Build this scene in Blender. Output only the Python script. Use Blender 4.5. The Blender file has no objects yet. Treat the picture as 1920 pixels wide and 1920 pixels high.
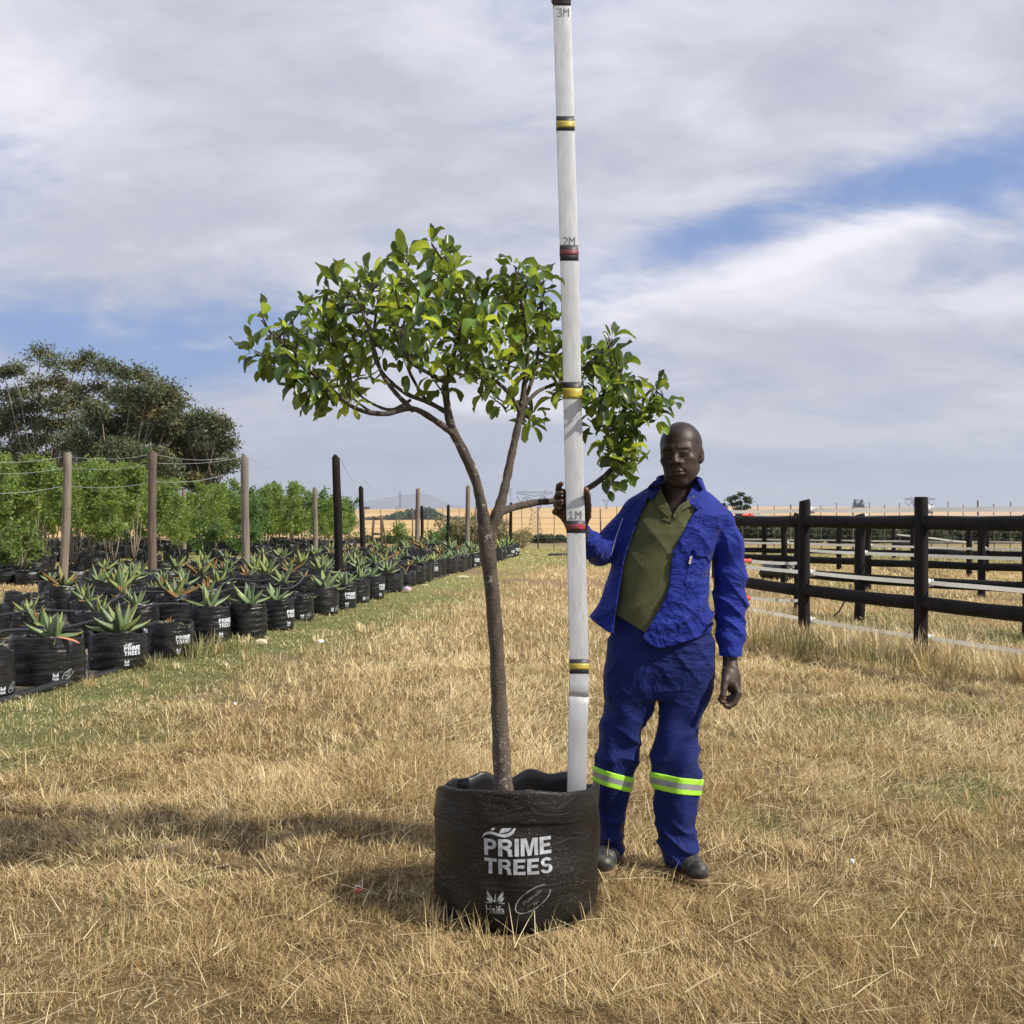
import bpy, bmesh, math, random
import numpy as np
from mathutils import Vector, Matrix

SC = bpy.context.scene
COL = SC.collection
F = 2070.0; CX = 960.0; HY = 965.0; CAMZ = 1.36
R = math.radians
HAZE = 0.00007

# ---------------------------------------------------------------- camera
cam_d = bpy.data.cameras.new('camera'); cam = bpy.data.objects.new('camera', cam_d); COL.objects.link(cam)
cam.location = (0, 0, CAMZ); cam.rotation_euler = (R(90), 0, 0)
cam_d.sensor_width = 36; cam_d.lens = 36 * F / 1920; cam_d.shift_y = 5 / 1920
cam_d.clip_start = 0.05; cam_d.clip_end = 60000
SC.camera = cam

# ---------------------------------------------------------------- light
SUN = Vector((0.68, -0.27, 0.70)).normalized()
sun_d = bpy.data.lights.new('sun', 'SUN'); sun = bpy.data.objects.new('sun', sun_d); COL.objects.link(sun)
sun_d.energy = 5.0; sun_d.angle = R(0.7); sun_d.color = (1.0, 0.93, 0.82)
sun.rotation_euler = SUN.to_track_quat('Z', 'Y').to_euler()
SC.view_settings.view_transform = 'Standard'; SC.view_settings.look = 'None'
SC.view_settings.exposure = 0.18; SC.view_settings.gamma = 1.0
SC.cycles.max_bounces = 6; SC.cycles.diffuse_bounces = 3; SC.cycles.glossy_bounces = 3
SC.cycles.transmission_bounces = 4; SC.cycles.transparent_max_bounces = 8; SC.cycles.volume_bounces = 0
SC.cycles.use_denoising = True


class NT:
    """tiny node-graph writer"""
    def __init__(s, nt):
        s.nt = nt; s.n = nt.nodes; s.l = nt.links
    def set(s, sock, v):
        if isinstance(v, bpy.types.NodeSocket): s.l.new(v, sock)
        elif v is not None:
            if isinstance(v, (tuple, list)) and len(v) == 3 and sock.type == 'RGBA': v = (*v, 1)
            sock.default_value = v
    def new(s, t, **kw):
        nd = s.n.new(t)
        for k, v in kw.items(): setattr(nd, k, v)
        return nd
    def m(s, op, a, b=None, c=None, clamp=False):
        nd = s.new('ShaderNodeMath', operation=op, use_clamp=clamp)
        s.set(nd.inputs[0], a)
        if b is not None: s.set(nd.inputs[1], b)
        if c is not None: s.set(nd.inputs[2], c)
        return nd.outputs[0]
    def vm(s, op, a, b=None):
        nd = s.new('ShaderNodeVectorMath', operation=op)
        s.set(nd.inputs[0], a)
        if b is not None: s.set(nd.inputs[1], b)
        return nd.outputs[0]
    def mix(s, f, a, b, mode='MIX'):
        nd = s.new('ShaderNodeMix', data_type='RGBA', blend_type=mode)
        s.set(nd.inputs[0], f); s.set(nd.inputs[6], a); s.set(nd.inputs[7], b)
        return nd.outputs[2]
    def ramp(s, f, stops):
        nd = s.new('ShaderNodeValToRGB'); cr = nd.color_ramp
        while len(cr.elements) < len(stops): cr.elements.new(0.5)
        for e, (p, c) in zip(cr.elements, stops):
            e.position = p; e.color = (*c, 1) if len(c) == 3 else c
        s.set(nd.inputs[0], f)
        return nd.outputs[0]
    def mr(s, v, a, b, c=0.0, d=1.0, smooth=False):
        nd = s.new('ShaderNodeMapRange')
        if smooth: nd.interpolation_type = 'SMOOTHSTEP'
        s.set(nd.inputs[0], v); nd.inputs[1].default_value = a; nd.inputs[2].default_value = b
        nd.inputs[3].default_value = c; nd.inputs[4].default_value = d
        return nd.outputs[0]
    def noise(s, vec, scale, detail=4, rough=0.55, dist=0.0, out=0):
        nd = s.new('ShaderNodeTexNoise')
        if vec is not None: s.set(nd.inputs['Vector'], vec)
        nd.inputs['Scale'].default_value = scale; nd.inputs['Detail'].default_value = detail
        nd.inputs['Roughness'].default_value = rough; nd.inputs['Distortion'].default_value = dist
        return nd.outputs[out]
    def mapping(s, vec, scale=(1, 1, 1), rot=(0, 0, 0), loc=(0, 0, 0)):
        nd = s.new('ShaderNodeMapping'); s.set(nd.inputs[0], vec)
        nd.inputs[1].default_value = loc; nd.inputs[2].default_value = rot; nd.inputs[3].default_value = scale
        return nd.outputs[0]
    def bump(s, h, strength=0.3, dist=0.01):
        nd = s.new('ShaderNodeBump'); nd.inputs['Strength'].default_value = strength
        nd.inputs['Distance'].default_value = dist; s.set(nd.inputs['Height'], h)
        return nd.outputs[0]
    def obj(s): return s.new('ShaderNodeTexCoord').outputs['Object']
    def attr(s, name): return s.new('ShaderNodeAttribute', attribute_name=name).outputs['Color']
    def xyz(s, v):
        nd = s.new('ShaderNodeSeparateXYZ'); s.set(nd.inputs[0], v); return nd.outputs


# ---------------------------------------------------------------- world: blue sky with streaked cloud
world = bpy.data.worlds.new('World'); SC.world = world; world.use_nodes = True
w = NT(world.node_tree); w.n.clear()
sky = w.new('ShaderNodeTexSky', sky_type='NISHITA', sun_disc=False)
sky.sun_elevation = math.asin(SUN.z); sky.sun_rotation = math.atan2(SUN.x, SUN.y)
sky.altitude = 100; sky.air_density = 1.0; sky.dust_density = 1.5; sky.ozone_density = 1.5
gen = w.new('ShaderNodeTexCoord').outputs['Generated']
gx, gy, gz_ = w.xyz(gen)
az = w.m('ARCTAN2', gx, gy); el = w.m('ARCSINE', gz_)
az = w.m('MULTIPLY', az, 180 / math.pi); el = w.m('MULTIPLY', el, 180 / math.pi)
den = w.m('ADD', w.m('MAXIMUM', gz_, 0.0), 0.36)
comb = w.new('ShaderNodeCombineXYZ'); w.set(comb.inputs[0], w.m('DIVIDE', gx, den)); w.set(comb.inputs[1], w.m('DIVIDE', gy, den))
pl = comb.outputs[0]
n1 = w.noise(w.mapping(pl, (0.8, 1.25, 1), (0, 0, R(20)), (1.5, .4, 0)), 2.1, 7, 0.56, 0.35)
n2 = w.noise(w.mapping(pl, (1.0, 1.5, 1), (0, 0, R(16)), (3, 7, 0)), 4.2, 8, 0.60, 0.35)
n3 = w.noise(w.mapping(pl, (0.7, 1.1, 1), (0, 0, R(-20)), (9, 2, 0)), 2.0, 6, 0.55, 0.3)


def blob(px, py, sa, se, tilt, amp):
    a0 = math.degrees(math.atan((px - CX) / F)); e0 = math.degrees(math.atan((HY - py) / F * math.cos(math.radians(a0))))
    da = w.m('SUBTRACT', az, a0); de = w.m('SUBTRACT', el, e0)
    ct, st = math.cos(R(tilt)), math.sin(R(tilt))
    u = w.m('ADD', w.m('MULTIPLY', da, ct / sa), w.m('MULTIPLY', de, st / sa))
    v = w.m('ADD', w.m('MULTIPLY', da, -st / se), w.m('MULTIPLY', de, ct / se))
    r2 = w.m('ADD', w.m('MULTIPLY', u, u), w.m('MULTIPLY', v, v))
    return w.m('MULTIPLY', w.m('EXPONENT', w.m('MULTIPLY', r2, -1.0)), amp)


def add(*a):
    r = a[0]
    for b in a[1:]: r = w.m('ADD', r, b)
    return r


cover = add(w.m('MULTIPLY', w.m('SUBTRACT', n1, 0.5), 1.5), w.m('MULTIPLY', w.m('SUBTRACT', n2, 0.5), 1.3), 0.83,
            blob(1800, 350, 7.0, 2.6, 12, -0.72), blob(1330, 440, 6.0, 1.3, 14, -0.52),
            blob(220, 650, 11, 1.9, -6, -0.62), blob(760, 610, 7.0, 1.8, -4, -0.30), blob(1080, 600, 4.5, 1.6, -10, -0.30),
            blob(1500, 130, 9, 3.0, 0, 0.38), blob(1600, 470, 6.0, 1.3, 14, 0.45), blob(600, 200, 14, 7, 0, 0.35),
            blob(1500, 660, 10, 2.2, 0, 0.35), blob(960, 760, 12, 1.6, 0, 0.25), blob(1100, 880, 30, 2.2, 0, 0.35))
mask = w.mr(cover, 0.18, 0.92, 0.04, 0.97, True)
bright = add(w.m('MULTIPLY', w.m('SUBTRACT', n3, 0.5), 1.1), w.m('MULTIPLY', w.m('SUBTRACT', n2, 0.5), 0.95), 0.47,
             blob(1000, 60, 8, 5, 0, 0.42), blob(60, 200, 7, 6, 0, 0.34), blob(1640, 430, 8, 0.9, 14, 0.42),
             blob(1880, 560, 5, 1.0, 8, 0.30), blob(900, 760, 7, 0.8, -3, 0.40), blob(450, 400, 10, 1.4, 8, -0.20),
             blob(400, 880, 14, 2, 0, -0.12), blob(1400, 540, 9, 2.6, 4, 0.28), blob(1500, 830, 10, .8, -5, 0.2))
ccol = w.ramp(bright, [(0.0, (3.6, 3.85, 4.85)), (0.45, (5.15, 5.3, 6.15)), (1.0, (8.4, 8.3, 8.9))])
skyb = w.mix(0.65, sky.outputs[0], (1.9, 3.0, 6.3))
hz = w.mr(el, 0.0, 9.0, 0.55, 0.0, True)
col = w.mix(mask, skyb, ccol)
col = w.mix(hz, col, (4.1, 4.5, 5.6))
bg = w.new('ShaderNodeBackground'); w.set(bg.inputs[0], col); bg.inputs[1].default_value = 0.1
wo = w.new('ShaderNodeOutputWorld'); w.l.new(bg.outputs[0], wo.inputs[0])


# ---------------------------------------------------------------- helpers
def P(px, py, D):
    return Vector(((px - CX) / F * D, D, CAMZ - (py - HY) / F * D))


def tag(o, label=None, cat=None, group=None, kind=None):
    if label: o['label'] = label
    if cat: o['category'] = cat
    if group: o['group'] = group
    if kind: o['kind'] = kind
    return o


def link(name, me, parent=None, mats=None):
    o = bpy.data.objects.new(name, me); COL.objects.link(o)
    if me is not None and mats is not None:
        for m in (mats if isinstance(mats, (list, tuple)) else [mats]): me.materials.append(m)
    if parent is not None: o.parent = parent
    return o


def empty(name, loc=(0, 0, 0), rz=0):
    o = bpy.data.objects.new(name, None); COL.objects.link(o); o.location = loc; o.rotation_euler = (0, 0, rz)
    o.empty_display_size = 0.1
    return o


def np_mesh(name, V, Q, T=None, smooth=True, color=None, midx=None):
    V = np.ascontiguousarray(V, np.float32); Q = np.asarray(Q, np.int32).reshape(-1, 4) if len(Q) else np.zeros((0, 4), np.int32)
    me = bpy.data.meshes.new(name); me.vertices.add(len(V)); me.vertices.foreach_set('co', V.ravel())
    nT = 0 if T is None else len(T)
    loops = Q.ravel()
    starts = np.arange(len(Q), dtype=np.int32) * 4
    if nT:
        T = np.asarray(T, np.int32).reshape(-1, 3)
        starts = np.concatenate([starts, len(loops) + np.arange(nT, dtype=np.int32) * 3]); loops = np.concatenate([loops, T.ravel()])
    me.loops.add(len(loops)); me.loops.foreach_set('vertex_index', loops.astype(np.int32))
    me.polygons.add(len(starts)); me.polygons.foreach_set('loop_start', starts.astype(np.int32))
    if smooth: me.polygons.foreach_set('use_smooth', np.ones(len(starts), bool))
    if midx is not None: me.polygons.foreach_set('material_index', np.asarray(midx, np.int32))
    if color is not None:
        a = me.attributes.new('tint', 'FLOAT_COLOR', 'POINT')
        c = np.ones((len(V), 4), np.float32); c[:, :3] = color; a.data.foreach_set('color', c.ravel())
    me.update(calc_edges=True); me.validate()
    return me


class MB:
    """collects verts/quads/tris for one mesh object"""
    def __init__(s): s.V = []; s.Q = []; s.T = []; s.C = []; s.n = 0; s.QM = []; s.TM = []; s.mi = 0
    def add(s, V, Q=(), T=(), c=None):
        V = np.asarray(V, float).reshape(-1, 3)
        s.V.append(V)
        if len(Q): q = np.asarray(Q).reshape(-1, 4) + s.n; s.Q.append(q); s.QM += [s.mi] * len(q)
        if len(T): t = np.asarray(T).reshape(-1, 3) + s.n; s.T.append(t); s.TM += [s.mi] * len(t)
        s.C.append(np.tile(np.asarray(c if c is not None else (1, 1, 1), float), (len(V), 1)) if (c is None or np.ndim(c) == 1) else np.asarray(c))
        s.n += len(V)
    def box(s, c, h, M=None, col=None):
        v = np.array([(x, y, z) for x in (-1, 1) for y in (-1, 1) for z in (-1, 1)], float) * np.asarray(h)
        if M is not None: v = v @ np.asarray(M.to_3x3()).T
        v = v + np.asarray(c)
        s.add(v, [(0, 1, 3, 2), (4, 6, 7, 5), (0, 4, 5, 1), (2, 3, 7, 6), (0, 2, 6, 4), (1, 5, 7, 3)], c=col)
    def tube(s, pts, rad, n=8, cap=True, col=None, jit=0.0, rng=None):
        pts = [Vector(p) for p in pts]; k = len(pts)
        if not isinstance(rad, (list, tuple, np.ndarray)): rad = [rad] * k
        t0 = (pts[1] - pts[0]).normalized()
        u = t0.orthogonal().normalized(); V = []
        for i in range(k):
            t = (pts[min(i + 1, k - 1)] - pts[max(i - 1, 0)])
            t = t.normalized() if t.length > 1e-9 else t0
            u = (u - t * u.dot(t)); u = u.normalized() if u.length > 1e-6 else t.orthogonal().normalized()
            v = t.cross(u)
            for j in range(n):
                a = 2 * math.pi * j / n; rr = rad[i] * (1 + (rng.uniform(-jit, jit) if jit else 0))
                V.append(pts[i] + (u * math.cos(a) + v * math.sin(a)) * rr)
        Q = [(i * n + j, i * n + (j + 1) % n, (i + 1) * n + (j + 1) % n, (i + 1) * n + j) for i in range(k - 1) for j in range(n)]
        T = []
        if cap:
            V.append(pts[0]); V.append(pts[-1]); a, b = k * n, k * n + 1
            T = [(a, (j + 1) % n, j) for j in range(n)] + [(b, (k - 1) * n + j, (k - 1) * n + (j + 1) % n) for j in range(n)]
        s.add([tuple(v) for v in V], Q, T, c=col)
    def beam(s, a, b, r, col=None): s.tube([a, b], r, 4, True, col)
    def build(s, name, mats, parent=None, smooth=True, use_color=False):
        me = np_mesh(name, np.vstack(s.V), np.vstack(s.Q) if s.Q else [], np.vstack(s.T) if s.T else None, smooth,
                     np.vstack(s.C) if use_color else None, (s.QM + s.TM) if any(s.QM) or any(s.TM) else None)
        return link(name, me, parent, mats)


def auto_sharp(o, ang=40):
    try: o.data.set_sharp_from_angle(angle=R(ang))
    except Exception: pass


# ---------------------------------------------------------------- materials
def pmat(name, fn, **kw):
    m = bpy.data.materials.new(name); m.use_nodes = True
    t = NT(m.node_tree); b = t.n['Principled BSDF']
    for k, v in kw.items():
        b.inputs[k.replace('_', ' ')].default_value = (*v, 1) if isinstance(v, tuple) else v
    if fn: fn(t, b)
    return m


def m_bag(t, b, dust=0.5, spec=True):
    b.inputs['Specular IOR Level'].default_value = 0.45
    o = t.obj()
    wr = t.noise(t.mapping(o, (1.5, 1.5, 22)), 1.0, 5, 0.6, 0.6)
    wr2 = t.noise(o, 9, 5, 0.6, 0.5)
    d = t.mr(t.noise(o, 5.0, 6, 0.65, 0.3, 0), 0.42, 0.78, 0, dust)
    base = t.mix(d, (0.009, 0.009, 0.010), (0.055, 0.049, 0.042))
    spk = t.mr(t.noise(o, 160, 2, 0.6), 0.70, 0.76, 0, 0.55)
    base = t.mix(t.m('MULTIPLY', spk, t.mr(t.noise(o, 6, 3), 0.45, 0.7)), base, (0.33, 0.26, 0.17))
    t.set(b.inputs['Base Color'], base)
    t.set(b.inputs['Roughness'], t.mr(d, 0, dust, 0.24, 0.5))
    h = t.m('ADD', t.m('MULTIPLY', wr, 1.0), t.m('MULTIPLY', wr2, 0.6))
    t.set(b.inputs['Normal'], t.bump(h, 0.7, 0.02))


M_BAG = pmat('black_polythene', lambda t, b: m_bag(t, b, 0.25))


def m_bagmain(t, b):
    m_bag(t, b, 0.5)
    o = t.obj()
    # brown dust film and pale specks
    base = b.inputs['Base Color'].links[0].from_socket
    film = t.mr(t.noise(t.mapping(o, (1, 1, 0.8), (0, 0, 0), (4, 1, 0)), 3.0, 5, 0.6), 0.35, 0.65, 0.15, 0.75)
    base = t.mix(film, base, (0.0115, 0.0098, 0.0078))
    spk = t.mr(t.noise(t.mapping(o, (1, 1, 1)), 240, 1, 0.5), 0.68, 0.74, 0, 0.7)
    zone = t.mr(t.noise(o, 4.5, 3), 0.42, 0.62)
    base = t.mix(t.m('MULTIPLY', spk, zone), base, (0.42, 0.33, 0.2))
    t.set(b.inputs['Base Color'], base)
    b.inputs['Specular IOR Level'].default_value = 0.30
    for l in list(b.inputs['Roughness'].links): t.l.remove(l)
    t.set(b.inputs['Roughness'], t.mr(zone, 0, 1, 0.36, 0.55))
    wr = t.noise(t.mapping(o, (2, 2, 3.2), (0.35, 0.2, 0)), 2.2, 4, 0.5, 0.6); w2 = t.noise(t.mapping(o, (1, 1, 4), (0.5, -0.3, 0)), 3.5, 3, 0.5, 1.5)
    cr = t.m('SUBTRACT', 1.0, t.m('ABSOLUTE', t.m('MULTIPLY', t.m('SUBTRACT', w2, .5), 7.0)), clamp=True)
    t.set(b.inputs['Normal'], t.bump(t.m('ADD', wr, t.m('MULTIPLY', cr, .18)), 0.45, 0.02))


M_BAGMAIN = pmat('dusty_black_polythene', m_bagmain)
M_PRINT = pmat('white_print', lambda t, b: t.set(b.inputs['Base Color'], t.mix(t.mr(t.noise(t.obj(), 35, 4), 0.35, 0.7), (0.50, 0.53, 0.58), (0.26, 0.28, 0.30))), Roughness=0.6)
M_PRINTDIM = pmat('worn_print', lambda t, b: t.set(b.inputs['Base Color'], t.mix(t.mr(t.noise(t.obj(), 60, 4), 0.42, 0.62), (0.34, 0.36, 0.37), (0.13, 0.13, 0.12))), Roughness=0.6)
M_PRINTBRIGHT = pmat('fresh_print', None, Base_Color=(0.68, 0.72, 0.78), Roughness=0.5)


def m_soil(t, b):
    n = t.noise(t.obj(), 60, 5, 0.7)
    t.set(b.inputs['Base Color'], t.ramp(n, [(0.3, (0.03, 0.02, 0.013)), (0.55, (0.09, 0.06, 0.035)), (0.75, (0.22, 0.16, 0.09))]))
    t.set(b.inputs['Normal'], t.bump(n, 1.0, 0.02))


M_SOIL = pmat('potting_soil', m_soil, Roughness=0.95)


def m_bark(t, b, c0=(0.035, 0.026, 0.020), c1=(0.11, 0.085, 0.065), spots=True):
    o = t.obj()
    n = t.noise(t.mapping(o, (1, 1, 0.35)), 38, 6, 0.65, 0.4)
    base = t.mix(t.mr(n, 0.3, 0.7), c0, c1)
    if spots:
        z = t.xyz(o)[2]
        up = t.mr(z, 0.62, 0.85, 0.9, 0.0)
        li = t.mr(t.noise(o, 75, 3, 0.6), 0.58, 0.66)
        li2 = t.mr(t.noise(o, 30, 3, 0.6), 0.64, 0.70, 0, 0.8)
        base = t.mix(t.m('MULTIPLY', li, up), base, (0.42, 0.40, 0.36))
        base = t.mix(t.m('MULTIPLY', up, 0.35), base, (0.16, 0.12, 0.09))
        base = t.mix(li2, base, (0.36, 0.34, 0.30))
    t.set(b.inputs['Base Color'], base)
    t.set(b.inputs['Normal'], t.bump(t.m('ADD', n, t.m('MULTIPLY', t.noise(t.mapping(o, (1, 1, 3)), 60, 3), 0.5)), 0.9, 0.008))


M_BARK = pmat('tree_bark', m_bark, Roughness=0.85)
M_BARKPALE = pmat('pale_young_bark', lambda t, b: m_bark(t, b, (0.12, 0.10, 0.075), (0.34, 0.29, 0.22), False), Roughness=0.9)
M_BARKGUM = pmat('gum_bark', lambda t, b: m_bark(t, b, (0.10, 0.08, 0.065), (0.34, 0.29, 0.25), False), Roughness=0.9)


def leaf_mat(name, front, back, trans, rough=0.35, tf=0.35, spec=0.5):
    m = bpy.data.materials.new(name); m.use_nodes = True
    t = NT(m.node_tree); b = t.n['Principled BSDF']; out = t.n['Material Output']
    tint = t.attr('tint'); geo = t.new('ShaderNodeNewGeometry')
    c = t.mix(geo.outputs['Backfacing'], front, back)
    c = t.mix(1.0, c, tint, 'MULTIPLY')
    t.set(b.inputs['Base Color'], c); b.inputs['Roughness'].default_value = rough
    b.inputs['Specular IOR Level'].default_value = spec
    tr = t.new('ShaderNodeBsdfTranslucent'); t.set(tr.inputs[0], t.mix(1.0, trans, tint, 'MULTIPLY'))
    mx = t.new('ShaderNodeMixShader'); mx.inputs[0].default_value = tf
    t.l.new(b.outputs[0], mx.inputs[1]); t.l.new(tr.outputs[0], mx.inputs[2]); t.l.new(mx.outputs[0], out.inputs[0])
    return m


M_LEAF = leaf_mat('glossy_broad_leaf', (0.034, 0.070, 0.017), (0.12, 0.165, 0.042), (0.27, 0.36, 0.05), 0.32, 0.30, 0.5)
M_YLEAF = leaf_mat('young_tree_leaf', (0.125, 0.180, 0.050), (0.15, 0.22, 0.08), (0.32, 0.45, 0.10), 0.5, 0.36, .3)
M_GUM = leaf_mat('gum_leaf', (0.090, 0.118, 0.058), (0.115, 0.135, 0.075), (0.16, 0.17, 0.06), 0.55, 0.22, .3)
M_BUSH = leaf_mat('bush_leaf', (0.06, 0.075, 0.04), (0.09, 0.10, 0.06), (0.14, 0.16, 0.05), 0.6, 0.2)
M_ALOE = leaf_mat('aloe_leaf', (0.185, 0.255, 0.12), (0.185, 0.255, 0.12), (0.28, 0.40, 0.10), 0.45, 0.12, .4)
M_GRASS = leaf_mat('dry_grass_blade', (1, 1, 1), (0.95, 0.95, 0.95), (0.9, 0.9, 0.8), 0.6, 0.22, 0.25)


def m_pole(t, b, pale=(0.27, 0.23, 0.18), dark=(0.12, 0.095, 0.075)):
    o = t.obj()
    n = t.noise(t.mapping(o, (1, 1, 0.06)), 26, 6, 0.6, 0.2)
    n2 = t.noise(o, 5, 4)
    t.set(b.inputs['Base Color'], t.mix(t.mr(t.m('ADD', t.m('MULTIPLY', n, .7), t.m('MULTIPLY', n2, .3)), 0.35, 0.65), dark, pale))
    t.set(b.inputs['Normal'], t.bump(n, 0.6, 0.01))


M_WOOD = pmat('weathered_pole_wood', m_pole, Roughness=0.85)
M_WOODBROWN = pmat('brown_pole_wood', lambda t, b: m_pole(t, b, (0.17, 0.13, 0.10), (0.07, 0.05, 0.04)), Roughness=0.85)
M_TAR = pmat('tarred_wood', lambda t, b: m_pole(t, b, (0.020, 0.016, 0.015), (0.006, 0.006, 0.007)), Roughness=0.75, Specular_IOR_Level=0.18)
M_TAPE = pmat('white_fence_tape', lambda t, b: t.set(b.inputs['Base Color'], t.mix(t.mr(t.noise(t.obj(), 6, 3), .3, .7), (0.60, 0.60, 0.56), (0.42, 0.42, 0.40))), Roughness=0.6)
_m = M_TAPE; _t = NT(_m.node_tree); _b = _t.n['Principled BSDF']; _tr = _t.new('ShaderNodeBsdfTranslucent'); _tr.inputs[0].default_value = (.6, .59, .55, 1); _x = _t.new('ShaderNodeMixShader'); _x.inputs[0].default_value = .5
_t.l.new(_b.outputs[0], _x.inputs[1]); _t.l.new(_tr.outputs[0], _x.inputs[2]); _t.l.new(_x.outputs[0], _t.n['Material Output'].inputs[0])
M_INSUL = pmat('white_insulator', None, Base_Color=(0.78, 0.78, 0.76), Roughness=0.4)
M_RED = pmat('red_plastic', None, Base_Color=(0.65, 0.10, 0.06), Roughness=0.4)
M_WIRE = pmat('galvanised_wire', None, Base_Color=(0.32, 0.33, 0.34), Metallic=0.6, Roughness=0.5)
M_STEEL = pmat('galvanised_steel', None, Base_Color=(0.07, 0.08, 0.09), Metallic=0.1, Roughness=0.6)
M_RUST = pmat('rusty_dropper', None, Base_Color=(0.13, 0.10, 0.085), Roughness=0.8)
M_PIPE = pmat('black_pipe', None, Base_Color=(0.015, 0.015, 0.016), Roughness=0.4)
# ================================================================= THE SETTING
rs = np.random.RandomState(7)


def vnoise(x, y, seed=0):
    """smooth value noise, vectorised"""
    x = np.asarray(x, float); y = np.asarray(y, float)
    xi = np.floor(x).astype(np.int64); yi = np.floor(y).astype(np.int64); fx = x - xi; fy = y - yi
    fx = fx * fx * (3 - 2 * fx); fy = fy * fy * (3 - 2 * fy)
    def h(a, b):
        v = (a * 374761393 + b * 668265263 + seed * 1442695041) & 0xffffffff
        v = ((v ^ (v >> 13)) * 1274126177) & 0xffffffff
        return ((v ^ (v >> 16)) & 0xffff) / 65535.0
    return (h(xi, yi) * (1 - fx) + h(xi + 1, yi) * fx) * (1 - fy) + (h(xi, yi + 1) * (1 - fx) + h(xi + 1, yi + 1) * fx) * fy


def fbm(x, y, seed=0, o=4):
    r = 0; a = 0.5; f = 1.0
    for i in range(o): r = r + a * vnoise(np.asarray(x) * f, np.asarray(y) * f, seed + i * 17); a *= .5; f *= 2.03
    return r / (1 - .5 ** o)


TY = [0, 40, 60, 100, 300, 700, 1500, 2300, 3000, 4200, 6000, 30000]
TZ = [0, 0, -0.25, -1.2, -5.7, -13.8, -11.5, 2.0, 17.0, 10, -20, -60]


def terrain(x, y):
    x = np.asarray(x, float); y = np.asarray(y, float)
    z = np.interp(y, TY, TZ)
    far = np.clip((y - 1500) / 1500, 0, 1)
    z = z + far * (3.0 * np.sin(x / 420.0 + .6) + x * 0.0035)
    near = np.clip(1 - y / 60, 0, 1)
    return z + near * 0.018 * (fbm(x * .8, y * .8, 3, 3) - .5) * 2


def edge_x(y):
    """right-hand edge of the black ground sheet under the nursery bags"""
    return -3.66 + 0.136 * (np.asarray(y, float) - 7.93)


def sstep(a, b, v):
    t = np.clip((v - a) / (b - a), 0, 1); return t * t * (3 - 2 * t)


def green_mask(x, y):
    e = x - edge_x(y)
    n = fbm(x * .9, y * .9, 11, 4); n2 = fbm(x * 3.0, y * 3.0, 23, 3)
    wdt = 1.35 + 0.02 * y
    g = (1 - sstep(wdt * .45, wdt * 1.35, e + (n - .5) * 1.6)) * (e > -6)
    g = np.maximum(g, sstep(25, 32, y + (n - .5) * 8) * (1 - sstep(44, 58, y)))
    # greener patches right of the fence and a little everywhere
    r = sstep(1.6, 3.2, x) * sstep(9.5, 12, y)
    g = np.maximum(g, r * sstep(.44, .62, n) * .8)
    g = np.maximum(g, sstep(.66, .80, n) * .75)
    g = np.maximum(g, sstep(.68, .86, n2) * .55)
    return np.clip(g, 0, 1)


def soil_mask(x, y):
    n = fbm(x * .8 + 5, y * .8, 31, 4)
    # sandy track behind the tarred fence
    fx = 3.12 + (11.8 - y) * 0.37
    band = np.exp(-((x - fx - 1.25) / .75) ** 2) * (y > 8)
    s = band * sstep(.38, .55, n)
    fx2 = 3.6 + (15.5 - y) * 0.6
    s = np.maximum(s, np.exp(-((x - fx2 - 2.2) / 1.1) ** 2) * (y > 10) * sstep(.42, .6, n) * .8)
    # bare patches in the strip along the bags
    e = x - edge_x(y)
    s = np.maximum(s, (e > .3) * (e < 2.2) * sstep(.60, .72, fbm(x * 1.3, y * .5 + 9, 77, 3)) * .45)
    return np.clip(s, 0, 1)


def dry_mix(x, y):
    return fbm(x * .55, y * .55, 41, 4)


STRAW = np.array((0.66, 0.505, 0.255)); STRAWP = np.array((0.88, 0.74, 0.45)); BROWN = np.array((0.27, 0.165, 0.075))
GREENC = np.array((0.195, 0.215, 0.085)); GREENY = np.array((0.42, 0.41, 0.16)); SOILC = np.array((0.27, 0.19, 0.115))

# ground sheet: fine close in, coarse to the horizon
ys = np.concatenate([[-60, -40, -20, -10], np.arange(-6, 1, .5), np.arange(1, 16, .12), np.arange(16, 45, .4), np.arange(45, 120, 4), np.geomspace(120, 30000, 60)])
ts = np.linspace(-1, 1, 221)
Yg, Tg = np.meshgrid(ys, ts, indexing='ij')
Wg = np.maximum(9, 0.75 * np.abs(Yg) + 4) * np.where(np.abs(Tg) > .999, 1.0, 1.0)
Xg = Tg * Wg
Xg = np.where(Yg > 120, Tg * np.minimum(Yg * 1.1, 15500), Xg)
Zg = terrain(Xg, Yg)
g = green_mask(Xg, Yg)[..., None]; s_ = soil_mask(Xg, Yg)[..., None]; dm = dry_mix(Xg, Yg)[..., None]
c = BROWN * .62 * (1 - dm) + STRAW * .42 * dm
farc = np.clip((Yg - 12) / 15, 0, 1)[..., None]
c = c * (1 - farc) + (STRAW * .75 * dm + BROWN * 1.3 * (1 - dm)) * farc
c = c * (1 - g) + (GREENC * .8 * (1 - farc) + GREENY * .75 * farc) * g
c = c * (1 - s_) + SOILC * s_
# scrub band beyond the fences
sc = np.clip((Yg - 46) / 12, 0, 1)[..., None]
fb = fbm(Xg * .25, Yg * .12, 5, 4)[..., None]
c = c * (1 - sc) + (np.array((0.16, 0.135, 0.075)) * fb + np.array((0.30, 0.23, 0.125)) * (1 - fb)) * sc
ny, nx = Yg.shape
idx = np.arange(ny * nx).reshape(ny, nx)
Q = np.stack([idx[:-1, :-1], idx[:-1, 1:], idx[1:, 1:], idx[1:, :-1]], -1).reshape(-1, 4)
V = np.stack([Xg, Yg, Zg], -1).reshape(-1, 3)


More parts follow.
